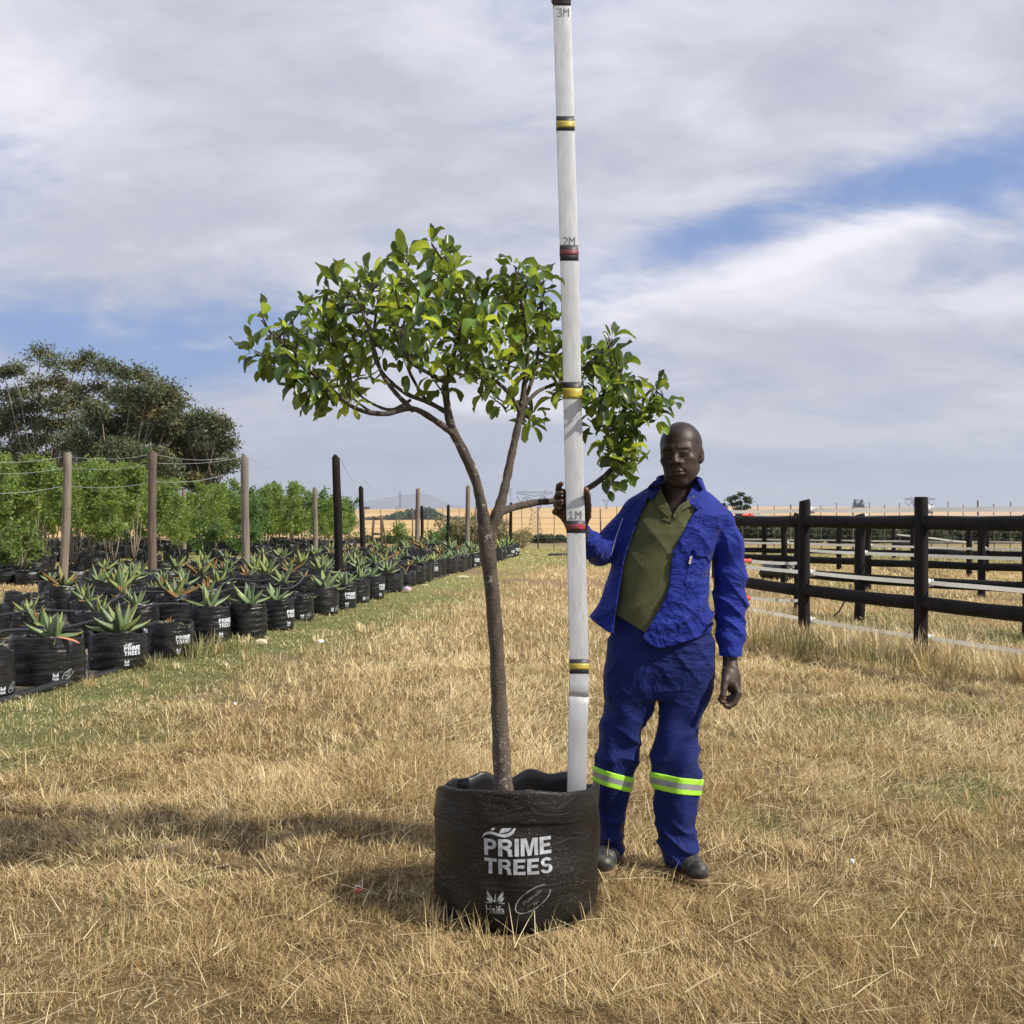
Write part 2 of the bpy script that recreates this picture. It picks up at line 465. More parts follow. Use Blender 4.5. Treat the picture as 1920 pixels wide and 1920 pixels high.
def m_ground(t, b):
    o = t.obj(); tint = t.attr('tint')
    n = t.noise(o, 55, 5, 0.75, 0.5); n2 = t.noise(t.mapping(o, (1, 1, 1), (0, 0, .7)), 11, 4, 0.7, 0.3)
    k = t.m('ADD', t.m('MULTIPLY', n, .9), t.m('MULTIPLY', n2, .7))
    c = t.mix(1.0, tint, t.ramp(k, [(0.45, (0.35, 0.33, 0.32)), (0.8, (1.0, 1.0, 1.0)), (1.0, (1.35, 1.33, 1.3))]), 'MULTIPLY')
    t.set(b.inputs['Base Color'], c)
    t.set(b.inputs['Normal'], t.bump(k, 1.0, 0.03))


M_GROUND = pmat('dry_ground', m_ground, Roughness=0.95, Specular_IOR_Level=0.1)
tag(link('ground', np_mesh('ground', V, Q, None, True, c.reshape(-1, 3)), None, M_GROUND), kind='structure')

# wheat field on the far slope
ys = np.concatenate([np.linspace(690, 3000, 60), np.linspace(3060, 5500, 14)]); xs = np.linspace(-1, 1, 90)
Yw, Tw = np.meshgrid(ys, xs, indexing='ij'); Xw = Tw * Yw * .95 + 0
Zw = terrain(Xw, Yw) + 0.5 + Yw * 0.0002
idx = np.arange(Yw.size).reshape(Yw.shape)
Q = np.stack([idx[:-1, :-1], idx[:-1, 1:], idx[1:, 1:], idx[1:, :-1]], -1).reshape(-1, 4)


def m_wheat(t, b):
    o = t.obj()
    st = t.noise(t.mapping(o, (0.0012, 0.02, 0), (0, 0, R(6))), 1, 5, 0.6, 0.5)
    pt = t.noise(o, 0.003, 3)
    c = t.ramp(t.m('ADD', t.m('MULTIPLY', st, .7), t.m('MULTIPLY', pt, .3)),
               [(0.35, (0.37, 0.235, 0.095)), (0.5, (0.53, 0.35, 0.15)), (0.65, (0.65, 0.46, 0.23))])
    x = t.xyz(o)[0]
    c = t.mix(t.mr(x, 350, 900, 0, .75), c, (0.50, 0.36, 0.25))
    t.set(b.inputs['Base Color'], c)


M_WHEAT = pmat('wheat_stubble', m_wheat, Roughness=0.95, Specular_IOR_Level=0.1)
tag(link('wheat_field', np_mesh('wheat_field', np.stack([Xw, Yw, Zw], -1).reshape(-1, 3), Q), None, M_WHEAT), kind='structure')

# far blue mountain
xs = np.linspace(-4200, 2600, 150)
prof = [(-4200, 60), (-3000, 90), (-2300, 100), (-1700, 120), (-1250, 200), (-1000, 232), (-880, 215), (-640, 110), (-300, 50), (600, 30), (2600, 20)]
pz = np.interp(xs, *zip(*prof)) + 14 * (fbm(xs / 160, xs * 0, 9, 4) - .5)
V = []; 
for k, (dy, f) in enumerate([(-1800, -.4), (-700, .55), (0, 1.0), (900, .4), (2000, -.4)]):
    V.append(np.stack([xs * 1.85, 22000 + dy + 160 * (fbm(xs / 300, xs * 0 + k, 4, 3) - .5), pz * f * 1.85], -1))
V = np.vstack(V); n = len(xs); idx = np.arange(5 * n).reshape(5, n)
Q = np.stack([idx[:-1, :-1], idx[:-1, 1:], idx[1:, 1:], idx[1:, :-1]], -1).reshape(-1, 4)
M_MOUNT = pmat('mountain_rock', lambda t, b: t.set(b.inputs['Base Color'], t.mix(t.noise(t.obj(), .002, 4), (0.07, 0.085, 0.08), (0.14, 0.13, 0.12))), Roughness=1.0)
tag(link('mountain', np_mesh('mountain', V, Q), None, M_MOUNT), kind='structure')

# ---------------------------------------------------------------- grass blades
POT = (0.0185, 3.85, 0.30)


def blades(N, x, y, L, W, lean, az, curve, col, rows=4, z0=None):
    """N blades -> verts, quads, colours"""
    t = np.linspace(0, 1, rows)
    dx, dy = np.cos(az), np.sin(az)
    th = lean[:, None] + curve[:, None] * t[None] ** 1.2          # angle from vertical along the blade
    seg = L[:, None] / (rows - 1)
    ch = np.cumsum(np.sin(th) * seg, 1) - np.sin(th[:, :1]) * seg; cz = np.cumsum(np.cos(th) * seg, 1) - np.cos(th[:, :1]) * seg
    wv = W[:, None] * (1 - t[None] ** 2 * .85) * .5
    sa = az + math.pi / 2 + rs.uniform(-.6, .6, N)
    sx, sy = np.cos(sa), np.sin(sa)
    zb = terrain(x, y) if z0 is None else z0
    px = x[:, None] + dx[:, None] * ch; py = y[:, None] + dy[:, None] * ch; pz = zb[:, None] + np.maximum(cz, -.0) + .002
    A = np.stack([px - sx[:, None] * wv, py - sy[:, None] * wv, pz], -1)
    B = np.stack([px + sx[:, None] * wv, py + sy[:, None] * wv, pz + wv * .3], -1)
    V = np.stack([A, B], 2).reshape(N, rows * 2, 3)
    base = np.arange(N)[:, None, None] * (rows * 2)
    q = np.array([[2 * i, 2 * i + 1, 2 * i + 3, 2 * i + 2] for i in range(rows - 1)])[None]
    Q = (base + q).reshape(-1, 4)
    C = np.repeat(col[:, None], rows * 2, 1)
    tt = np.repeat(t, 2)[None, :, None]
    return V.reshape(-1, 3), Q, C.reshape(-1, 3)


def scatter(D0, D1, dens, side=1.3):
    """points in the ground wedge the camera and its neighbours see"""
    A = .5 * (D1 ** 2 - D0 ** 2) * 1.0 + 2 * side * (D1 - D0)
    n = int(A * dens)
    D = np.sqrt(rs.uniform(D0 ** 2, D1 ** 2, n)) if D1 > 1.2 * D0 else rs.uniform(D0, D1, n)
    x = rs.uniform(-1, 1, n) * (D * .5 + side)
    return x, D


def keep_out(x, y):
    k = ((x - POT[0]) ** 2 + (y - POT[1]) ** 2) > POT[2] ** 2
    k &= ~((x < edge_x(y) + .02) & (x > edge_x(y) - 5.2) & (y < 38) & (y > 4))
    return k


def colour(x, y, N, gscale=1.0):
    g = green_mask(x, y); s = soil_mask(x, y); d = dry_mix(x, y)
    r = rs.rand(N); r2 = rs.rand(N)
    pale = (r < .16 + .55 * np.clip(d - .4, 0, 1) + .22 * sstep(5, 9, y) - .10 * (1 - sstep(3.6, 5.2, y)))
    dark = (r > .80 + .10 * sstep(5, 10, y) - .16 * (1 - sstep(3.4, 5.2, y)) * sstep(.3, .6, fbm(x * 1.1, y * 1.1, 91, 3)))
    c = STRAW * rs.uniform(.70, 1.12, (N, 1))
    c = np.where(pale[:, None], STRAWP * rs.uniform(.85, 1.08, (N, 1)), c)
    c = np.where(dark[:, None], BROWN * rs.uniform(.7, 1.5, (N, 1)), c)
    isg = r2 < g * .70 * gscale + .05
    yg = rs.rand(N, 1)
    gc = (GREENC * yg + GREENY * (1 - yg)) * rs.uniform(.75, 1.2, (N, 1))
    c = np.where(isg[:, None], gc, c)
    return c, isg, s, d


chunks = []


def lay(D0, D1, dens, Lr, wmin, rows, side=1.3, thatch=.55):
    x, y = scatter(D0, D1, dens, side)
    # tufts: pull points toward random tuft centres
    cm = fbm(x * 4.5, y * 4.5, 71, 3)
    k = keep_out(x, y) & (rs.rand(len(x)) > soil_mask(x, y) * .93) & (rs.rand(len(x)) < .42 + 1.1 * sstep(.34, .62, cm))
    e = x - edge_x(y)
    x, y = x[k], y[k]; N = len(x)
    c, isg, s, d = colour(x, y, N)
    near = np.exp(-(np.maximum(np.hypot(x - POT[0], y - POT[1]) - .28, 0) / .10) ** 2) * (y < POT[1])
    tall = .55 * fbm(x * 1.7, y * 1.7, 51, 3) + .55 * sstep(.35, .7, fbm(x * 4.5, y * 4.5, 71, 3))
    th = rs.rand(N) < thatch
    strip = (1 - sstep(.7, 2.0, x - edge_x(y)))
    L = rs.uniform(Lr[0], Lr[1], N) * (.55 + .9 * tall) * (1 - .55 * strip) * (1 - .5 * near)
    lean = np.where(th, rs.uniform(.75, 1.45, N), np.abs(rs.normal(0, .38, N)))
    L = np.where(th, L * 1.25, L); L = np.where(isg, L * .7, L)
    cur = np.where(th, rs.uniform(-.1, .25, N), rs.uniform(0, 1.0, N))
    az = rs.uniform(0, 2 * np.pi, N)
    sw = fbm(x * .9 + 3, y * .9, 61, 2) * 9
    az = np.where(th & (rs.rand(N) < .6), sw + rs.normal(0, .5, N), az)
    W = np.maximum(wmin, .0005 * y) * rs.uniform(.7, 1.35, N)
    z0 = terrain(x, y) + np.where(th, rs.uniform(0, .028, N), 0)
    chunks.append(blades(N, x, y, L, W, lean, az, cur, c, rows, z0))


lay(2.3, 4.2, 19000, (.018, .052), .0016, 3, 1.3, .62)
lay(4.2, 6.5, 10500, (.024, .064), .0022, 3, 1.3, .58)
lay(6.5, 10, 3900, (.035, .085), .0034, 3, 1.4, .5)
lay(10, 17, 1350, (.045, .10), .0055, 3, 1.6, .42)
lay(17, 46, 190, (.06, .12), .013, 3, 2.2, .3)
# stray straw stalks: long, pale, lying or leaning
for D0, D1, dens, w0 in ((2.3, 5, 120, .0026), (5, 9, 50, .0036), (9, 16, 18, .006)):
    x, y = scatter(D0, D1, dens); k = keep_out(x, y) & (x - edge_x(y) > 1.0); x, y = x[k], y[k]; N = len(x)
    th = rs.rand(N) < .55
    lean = np.where(th, rs.uniform(1.15, 1.5, N), np.abs(rs.normal(.15, .3, N)))
    L = np.where(th, rs.uniform(.05, .20, N), rs.uniform(.07, .16, N))
    c = STRAWP * rs.uniform(.8, 1.15, (N, 1))
    z0 = terrain(x, y) + np.where(th, rs.uniform(.02, .05, N), 0)
    chunks.append(blades(N, x, y, L, np.full(N, w0) * rs.uniform(.7, 1.3, N), lean, rs.uniform(0, 6.28, N), rs.uniform(-.05, .35, N), c, 4, z0))
# upright clumps: scattered bunches, more by the fence posts, the bag and the sheet's edge
cl = []
for i in range(90):
    D = math.sqrt(rs.uniform(3.0 ** 2, 13 ** 2)); X = rs.uniform(-.55, .6) * D
    cl.append((X, D, rs.uniform(.03, .09), int(rs.uniform(14, 30)), rs.uniform(.08, .16), 0))
for i in range(46):
    yy = rs.uniform(8.5, 14.5); cl.append((3.12 + (11.8 - yy) * .37 + rs.normal(0, .25), yy, .14, 60, rs.uniform(.22, .42), 1))
for i in range(26):
    yy = rs.uniform(8, 15); cl.append((3.12 + (11.8 - yy) * .37 - abs(rs.normal(.2, .4)), yy, .2, 70, rs.uniform(.16, .26), 2))
cl += [(-2.98, 10.5, .2, 120, .26, 3), (-3.12, 9.7, .16, 70, .15, 3), (-2.82, 11.0, .2, 90, .18, 3)]
for i in range(16):
    a = rs.uniform(math.pi * .95, math.pi * 2.05); cl.append((POT[0] + .33 * math.cos(a), POT[1] + .33 * math.sin(a), .03, 9, rs.uniform(.05, .12), 0))
for X, Y, r, n, L, kind in cl:
    a = rs.uniform(0, 6.28, n); rr = r * np.sqrt(rs.rand(n)); x = X + rr * np.cos(a); y = Y + rr * np.sin(a)
    k = keep_out(x, y); x, y = x[k], y[k]; n = len(x)
    if not n: continue
    c = (STRAWP if rs.rand() < .5 else STRAW) * rs.uniform(.75, 1.1, (n, 1))
    if kind in (2, 3):
        gg = rs.rand(n, 1) < (.55 if kind == 2 else .8); c = np.where(gg, (GREENY * .6 + GREENC * .4) * rs.uniform(.5, 1.0, (n, 1)), c * .75)
    az = np.arctan2(y - Y, x - X) + rs.normal(0, .5, n)
    chunks.append(blades(n, x, y, rs.uniform(.6, 1.1, n) * L, np.full(n, max(.0028, .0008 * Y)), np.abs(rs.normal(.22, .2, n)), az, rs.uniform(0, .7, n), c, 4))
# merge
Vs, Qs, Cs = [], [], []; off = 0
for v, q, c in chunks:
    Vs.append(v); Qs.append(q + off); Cs.append(c); off += len(v)
me = np_mesh('grass', np.vstack(Vs), np.vstack(Qs), None, False, np.vstack(Cs))
tag(link('grass', me, None, M_GRASS), 'short dry straw coloured grass with green patches covering the field', 'grass', kind='stuff')
print('grass verts', off)
del Vs, Qs, Cs, chunks

# ---------------------------------------------------------------- haze
mh = bpy.data.materials.new('haze'); mh.use_nodes = True; t = NT(mh.node_tree); t.n.clear()
pv = t.new('ShaderNodeVolumePrincipled'); pv.inputs['Color'].default_value = (0.80, 0.87, 1.0, 1); pv.inputs['Density'].default_value = HAZE
pv.inputs['Anisotropy'].default_value = 0.2
t.l.new(pv.outputs[0], t.new('ShaderNodeOutputMaterial').inputs['Volume'])
if HAZE > 0:
    b_ = MB(); b_.box((0, 14900, 115), (16000, 15400, 185))
    tag(b_.build('haze', mh, None, False), kind='stuff')
# ================================================================= GROW BAGS
rnd = random.Random(5)


class Bag:
    """a black plastic grow bag: r(theta,z), theta = 0 faces the camera (-y)"""
    def __init__(s, R0, H, seed, main=False):
        s.R0, s.H, s.main = R0, H, main; r = np.random.RandomState(seed); s.ph = r.uniform(0, 6.28, 24); s.sd = seed
        s.lean = r.uniform(-.03, .03); s.bulge = r.uniform(.02, .06)
    def rim(s, th):
        if s.main:
            # front a touch higher than the back
            return s.H * (1 - .075 * (1 - np.cos(th)) + .022 * np.cos(2 * th + .4)) + (.005 * np.sin(5 * th + 1) + .003 * np.sin(9 * th)) * (1.35 - np.cos(th)) + .007 * np.sin(11 * th) * (np.cos(th) < -.1)
        return s.H * (1 + .035 * np.sin(2 * th + s.ph[0]) + .03 * np.sin(3 * th + s.ph[1]) + .02 * np.sin(7 * th + s.ph[2]))
    def r(s, th, v):
        """v = 0 bottom .. 1 rim"""
        p = s.ph
        z = v * s.H
        r = s.R0 * (1 + s.bulge * np.sin(np.pi * np.clip(v, 0, 1)) * .7 - .07 * np.exp(-v * 22) + .012 * np.sin(2 * th + p[3]) + .01 * np.sin(3 * th + p[4] + v * 3))
        # horizontal tension folds of stretched film, localised in theta
        if s.main:
            fold = .0022 * np.sin(z * 60 + 2.6 * np.sin(th * 2 + p[5]) + th * 3) * np.clip(.8 - v, 0, 1) * (.5 + .5 * np.sin(th * 1.6 + p[6])) \
                + .0035 * np.sin(z * 26 + 2.2 * np.sin(th * 3 + p[7]) + th * 5)
            r = r + fold
            r = r + (.0030 + .0035 * np.sin(th * 3 + 1)) * np.clip((v - .772 - .006 * np.sin(th * 2.2)) * 90, 0, 1) + .006 * np.sin(th * 4.3 + p[8]) * np.clip(v - .7, 0, 1) / .3
        else:
            fold = .0045 * np.sin(z * 105 + 1.2 * np.sin(th * 3 + p[5]) + p[6]) * (.5 + .5 * np.sin(th * 2.3 + p[7])) \
                + .0045 * np.sin(z * 62 + 1.9 * np.sin(th * 2 + p[8])) * (.5 + .5 * np.sin(th * 1.7 + p[9]))
            r = r + fold * np.clip(1.15 - v * 1.1, 0, 1) + .010 * np.sin(th * 6 + p[10]) * np.clip(v - .72, 0, 1) / .28
            r = r - .03 * np.clip(v - .85, 0, 1) * (1 + np.sin(th * 4 + p[11]))
        return r
    def pt(s, th, v, off=0.0):
        rr = s.r(th, v) + off; z = v * s.rim(th)
        return rr * np.sin(th), -rr * np.cos(th), z
    def mesh(s, nth=72, nv=40):
        th = np.linspace(0, 2 * np.pi, nth, endpoint=False)
        rows = []
        vs = list(np.linspace(0, 1, nv))
        if s.main: vs = sorted(vs + [.762, .768, .774, .78, .786, .792])
        for v in vs: rows.append(np.stack(s.pt(th, np.full(nth, v)), -1))
        # rolled lip and inner wall
        for v, o in ((1.012, -.004), (1.012, -.011), (1.0, -.016), (.93, -.02), (.85, -.024), (.74, -.026)):
            x, y, z = s.pt(th, np.full(nth, min(v, 1.0)), o); rows.append(np.stack([x, y, v * s.rim(th)], -1))
        V = np.vstack(rows); n = len(rows); idx = np.arange(n * nth).reshape(n, nth)
        Q = np.stack([idx[:-1], np.roll(idx[:-1], -1, 1), np.roll(idx[1:], -1, 1), idx[1:]], -1).reshape(-1, 4)
        V = np.vstack([V, [[0, 0, 0.0]]]); c = len(V) - 1
        T = [(c, (j + 1) % nth, j) for j in range(nth)]
        k0 = (n - 5) * nth; mi = (np.arange(len(Q)) >= k0).astype(int).tolist() + [0] * nth if s.main else None
        return np_mesh('grow_bag', V, Q, T, midx=mi)
    def soil(s, level, nth=40):
        th = np.linspace(0, 2 * np.pi, nth, endpoint=False); V = [[0, 0, level + .012]]; 
        for f in (.35, .7, 1.0):
            x, y, z = s.pt(th, np.full(nth, level / s.H), -.012)
            V += [[a * f, b * f, level + .010 * math.sin(i * 2.3 + f * 9) + .012 * (1 - f)] for i, (a, b) in enumerate(zip(x, y))]
        Q = []; T = [(0, 1 + j, 1 + (j + 1) % nth) for j in range(nth)]
        for k in range(2):
            a = 1 + k * nth
            Q += [(a + j, a + nth + j, a + nth + (j + 1) % nth, a + (j + 1) % nth) for j in range(nth)]
        return np_mesh('soil', V, Q, T)


# ---- printed artwork, drawn once in the pixel frame of the near bag (x right, y down), wrapped round any bag
def glyphs(text, x0, x1, ytop, ybase, embolden=0.0, rot=0, about=None, shear=0):
    cu = bpy.data.curves.new('t', 'FONT'); cu.body = text; cu.offset = embolden; cu.space_character = 1.04; cu.resolution_u = 4
    o = bpy.data.objects.new('t', cu); me = bpy.data.meshes.new_from_object(o)
    bm = bmesh.new(); bm.from_mesh(me); bmesh.ops.triangulate(bm, faces=bm.faces)
    for _ in range(2):
        bmesh.ops.subdivide_edges(bm, edges=[e for e in bm.edges if e.calc_length() > .25], cuts=1)
        bmesh.ops.triangulate(bm, faces=bm.faces)
    V = np.array([v.co[:] for v in bm.verts]); T = [[v.index for v in f.verts] for f in bm.faces]; bm.free()
    bpy.data.objects.remove(o); bpy.data.curves.remove(cu); bpy.data.meshes.remove(me)
    a, b = V.min(0), V.max(0)
    X = x0 + (V[:, 0] - a[0]) / (b[0] - a[0]) * (x1 - x0); Y = ybase - (V[:, 1] - a[1]) / (b[1] - a[1]) * (ybase - ytop)
    if rot:
        cx, cy = about; c, s = math.cos(rot), math.sin(rot); X, Y = cx + (X - cx) * c - (Y - cy) * s, cy + (X - cx) * s + (Y - cy) * c
    Y = Y - (X - x0) * shear
    return np.stack([X, Y], -1), T


def poly2(pts):
    """polygon outline -> triangles (ear clipping via bmesh)"""
    bm = bmesh.new(); vs = [bm.verts.new((x, -y, 0)) for x, y in pts]; bm.faces.new(vs); bmesh.ops.triangulate(bm, faces=bm.faces)
    bm.verts.ensure_lookup_table(); bm.verts.index_update()
    V = np.array([(v.co.x, -v.co.y) for v in bm.verts]); T = [[v.index for v in f.verts] for f in bm.faces]; bm.free()
    return V, T


def stripq(a, b):
    """strip between two polylines"""
    V = np.array(list(a) + list(b)); n = len(a); T = []
    for i in range(n - 1): T += [(i, i + 1, n + i + 1), (i, n + i + 1, n + i)]
    return V, T


ART = {}


def arc(cx, cy, rx, ry, a0, a1, n=12):
    return [(cx + rx * math.cos(R(a0 + (a1 - a0) * k / n)), cy - ry * math.sin(R(a0 + (a1 - a0) * k / n))) for k in range(n + 1)]


def bandp(o, i): return stripq(o, i)


def block_letters(word, x0, x1, yt, yb, shear=0.0):
    """heavy grotesque capitals in a unit box (x right 0..w, y down 0..1)"""
    s = .24; G = {}
    G['I'] = (.24, [poly2([(0, 0), (s, 0), (s, 1), (0, 1)])])
    G['T'] = (.80, [poly2([(0, 0), (.80, 0), (.80, .21), (.52, .21), (.52, 1), (.28, 1), (.28, .21), (0, .21)])])
    G['E'] = (.72, [poly2([(0, 0), (.70, 0), (.70, .2), (s, .2), (s, .39), (.65, .39), (.65, .58), (s, .58), (s, .8), (.72, .8), (.72, 1), (0, 1)])])
    bo = [(s, 0)] + arc(.42, .31, .34, .31, 90, -90) + [(s, .62)]; bi = [(s, .19)] + arc(.42, .31, .12, .12, 90, -90) + [(s, .43)]
    G['P'] = (.76, [poly2([(0, 0), (s, 0), (s, 1), (0, 1)]), stripq(bo, bi)])
    bo2 = [(s, 0)] + arc(.44, .28, .33, .28, 90, -90) + [(s, .56)]; bi2 = [(s, .18)] + arc(.44, .28, .12, .11, 90, -90) + [(s, .39)]
    G['R'] = (.82, [poly2([(0, 0), (s, 0), (s, 1), (0, 1)]), stripq(bo2, bi2), poly2([(.36, .54), (.60, .50), (.76, .62), (.78, .86), (.82, 1), (.57, 1), (.54, .80), (.50, .66), (.36, .62)])])
    G['M'] = (1.0, [poly2([(0, 0), (.33, 0), (.5, .62), (.67, 0), (1, 0), (1, 1), (.78, 1), (.78, .25), (.60, 1), (.40, 1), (.22, .25), (.22, 1), (0, 1)])])
    so = arc(.38, .29, .36, .29, 20, 180, 10) + arc(.40, .29, .38, .30, 180, 262, 5) + [(.50, .60)] + arc(.36, .71, .155, .115, 50, -180, 10)
    si = arc(.38, .29, .145, .115, 20, 180, 10) + arc(.38, .30, .145, .12, 180, 262, 5) + [(.44, .415)] + arc(.37, .70, .385, .30, 60, -165, 10)
    G['S'] = (.76, [stripq(so, si)])
    tot = sum(G[c][0] for c in word) + .10 * (len(word) - 1); k = (x1 - x0) / tot; out = []; x = 0
    for c in word:
        for V, T in G[c][1]:
            V = np.array(V, float); X = x0 + (V[:, 0] + x) * k; Y = yt + V[:, 1] * (yb - yt) - (X - x0) * shear; out.append((np.stack([X, Y], -1), T))
        x += G[c][0] + .10
    return out


ART['name'] = block_letters('PRIME', 908, 1033, 1572, 1604, .025) + block_letters('TREES', 908, 1034, 1608.5, 1638, .01)
t_ = np.linspace(0, 1, 14)
sw_top = [(903.6, 1572), (907.7, 1563.3), (915.8, 1558.6), (924, 1557.9), (934.8, 1560.6), (945.6, 1562), (955, 1559.3), (960.5, 1554.5), (962.5, 1551)]
sw_bot = [(903.6, 1572.6), (909, 1566.7), (915.8, 1563.3), (924, 1563), (934.8, 1566), (947, 1568), (956.5, 1565.4), (963.2, 1559.3), (966.6, 1551)]
ART['swoosh'] = [stripq(sw_top, sw_bot), poly2([(920.6, 1555.9), (924, 1551.1), (930, 1551.1), (926.7, 1555.2)]),
                 poly2([(936.8, 1560), (939.5, 1553.2), (943.6, 1551.1), (959.2, 1551.1), (953.7, 1556.6), (945.6, 1559.3)])]


def leafp(x, y, a, L, W, n=7):
    pts = []
    for k in range(n + 1): u = k / n; pts.append((u * L, -W * math.sin(math.pi * u ** .8)))
    for k in range(n - 1, 0, -1): u = k / n; pts.append((u * L, W * .25 * math.sin(math.pi * u)))
    c, s = math.cos(a), math.sin(a)
    return poly2([(x + p * c - q * s, y + p * s + q * c) for p, q in pts])


ART['emblem'] = [leafp(926, 1690, R(-122), 24, 5.5), leafp(923, 1691, R(-140), 15, 3.5), poly2([(926.5, 1691), (928.2, 1680), (929.8, 1673), (930, 1691)])]
for V_, T_ in [leafp(926, 1690, R(-122), 24, 5.5), leafp(923, 1691, R(-140), 15, 3.5)]:
    V2 = V_.copy(); V2[:, 0] = 2 * 928.5 - V2[:, 0]; ART['emblem'].append((V2, T_))
ART['emblem'] += [poly2([(911, 1692), (946, 1692), (946, 1694.2), (911, 1694.2)]), glyphs('Haifa', 911, 946, 1697, 1713, .02)]
ov = []; th_ = np.linspace(R(20), R(335), 44); ca, sa_ = math.cos(R(-37)), math.sin(R(-37))
for k, e in ((0, 0), (1, 2.1)):
    ov.append([(998 + (39 - e) * math.cos(t) * ca - (19 - e) * math.sin(t) * sa_, 1685 + (39 - e) * math.cos(t) * sa_ + (19 - e) * math.sin(t) * ca) for t in th_])
ART['oval'] = [stripq(ov[0], ov[1]), glyphs('Multicote', 976, 1016, 1677, 1684, .0, R(-40), (996, 1681)),
               glyphs('Controlled Release', 985, 1016, 1688, 1691, .0, R(-40), (1000, 1690)), glyphs('Agri', 998, 1010, 1690, 1696, .01, R(-40), (1004, 1693))]


def wrap_art(keys, bag, th0=0.0, k=.001725, off=.0025, zs=1.0):
    Vs, Ts = [], []; n = 0
    for key in keys:
        for V2, T in ART[key]:
            th = th0 + (V2[:, 0] - 970) * k / bag.R0; zz = np.maximum((1752.5 - V2[:, 1]) * k * zs, .01)
            v = zz / bag.rim(th)
            x, y, z = bag.pt(th, v, off)
            Vs.append(np.stack([x, y, z], -1)); Ts.append(np.asarray(T) + n); n += len(V2)
    return np_mesh('print', np.vstack(Vs), [], np.vstack(Ts), False)


# ================================================================= THE BIG POTTED TREE
tree = empty('potted_tree', (POT[0], POT[1], 0))
tag(tree, 'young tree with large glossy leaves in the big printed bag beside the man', 'tree')
MAINBAG = Bag(.277, .452, 3, True)
gb = link('grow_bag', MAINBAG.mesh(160, 70), tree, [M_BAGMAIN, pmat('clean_black_plastic', None, Base_Color=(0.010, 0.010, 0.011), Roughness=.35)])
link('lettering', wrap_art(['name'], MAINBAG), gb, M_PRINT); link('swoosh', wrap_art(['swoosh'], MAINBAG), gb, M_PRINT)
link('emblem', wrap_art(['emblem'], MAINBAG), gb, M_PRINTDIM); link('oval_stamp', wrap_art(['oval'], MAINBAG), gb, M_PRINTDIM)
link('soil', MAINBAG.soil(.335), tree, M_SOIL)

TO = Vector((POT[0], POT[1], 0))
rt = random.Random(11)


def catmull(pts, sub=5):
    out = []
    for i in range(len(pts) - 1):
        p0 = pts[max(i - 1, 0)]; p1 = pts[i]; p2 = pts[i + 1]; p3 = pts[min(i + 2, len(pts) - 1)]
        for k in range(sub):
            t = k / sub
            out.append(tuple(0.5 * ((2 * b) + (-a + c) * t + (2 * a - 5 * b + 4 * c - d) * t * t + (-a + 3 * b - 3 * c + d) * t ** 3) for a, b, c, d in zip(p0, p1, p2, p3)))
    out.append(tuple(pts[-1])); return out


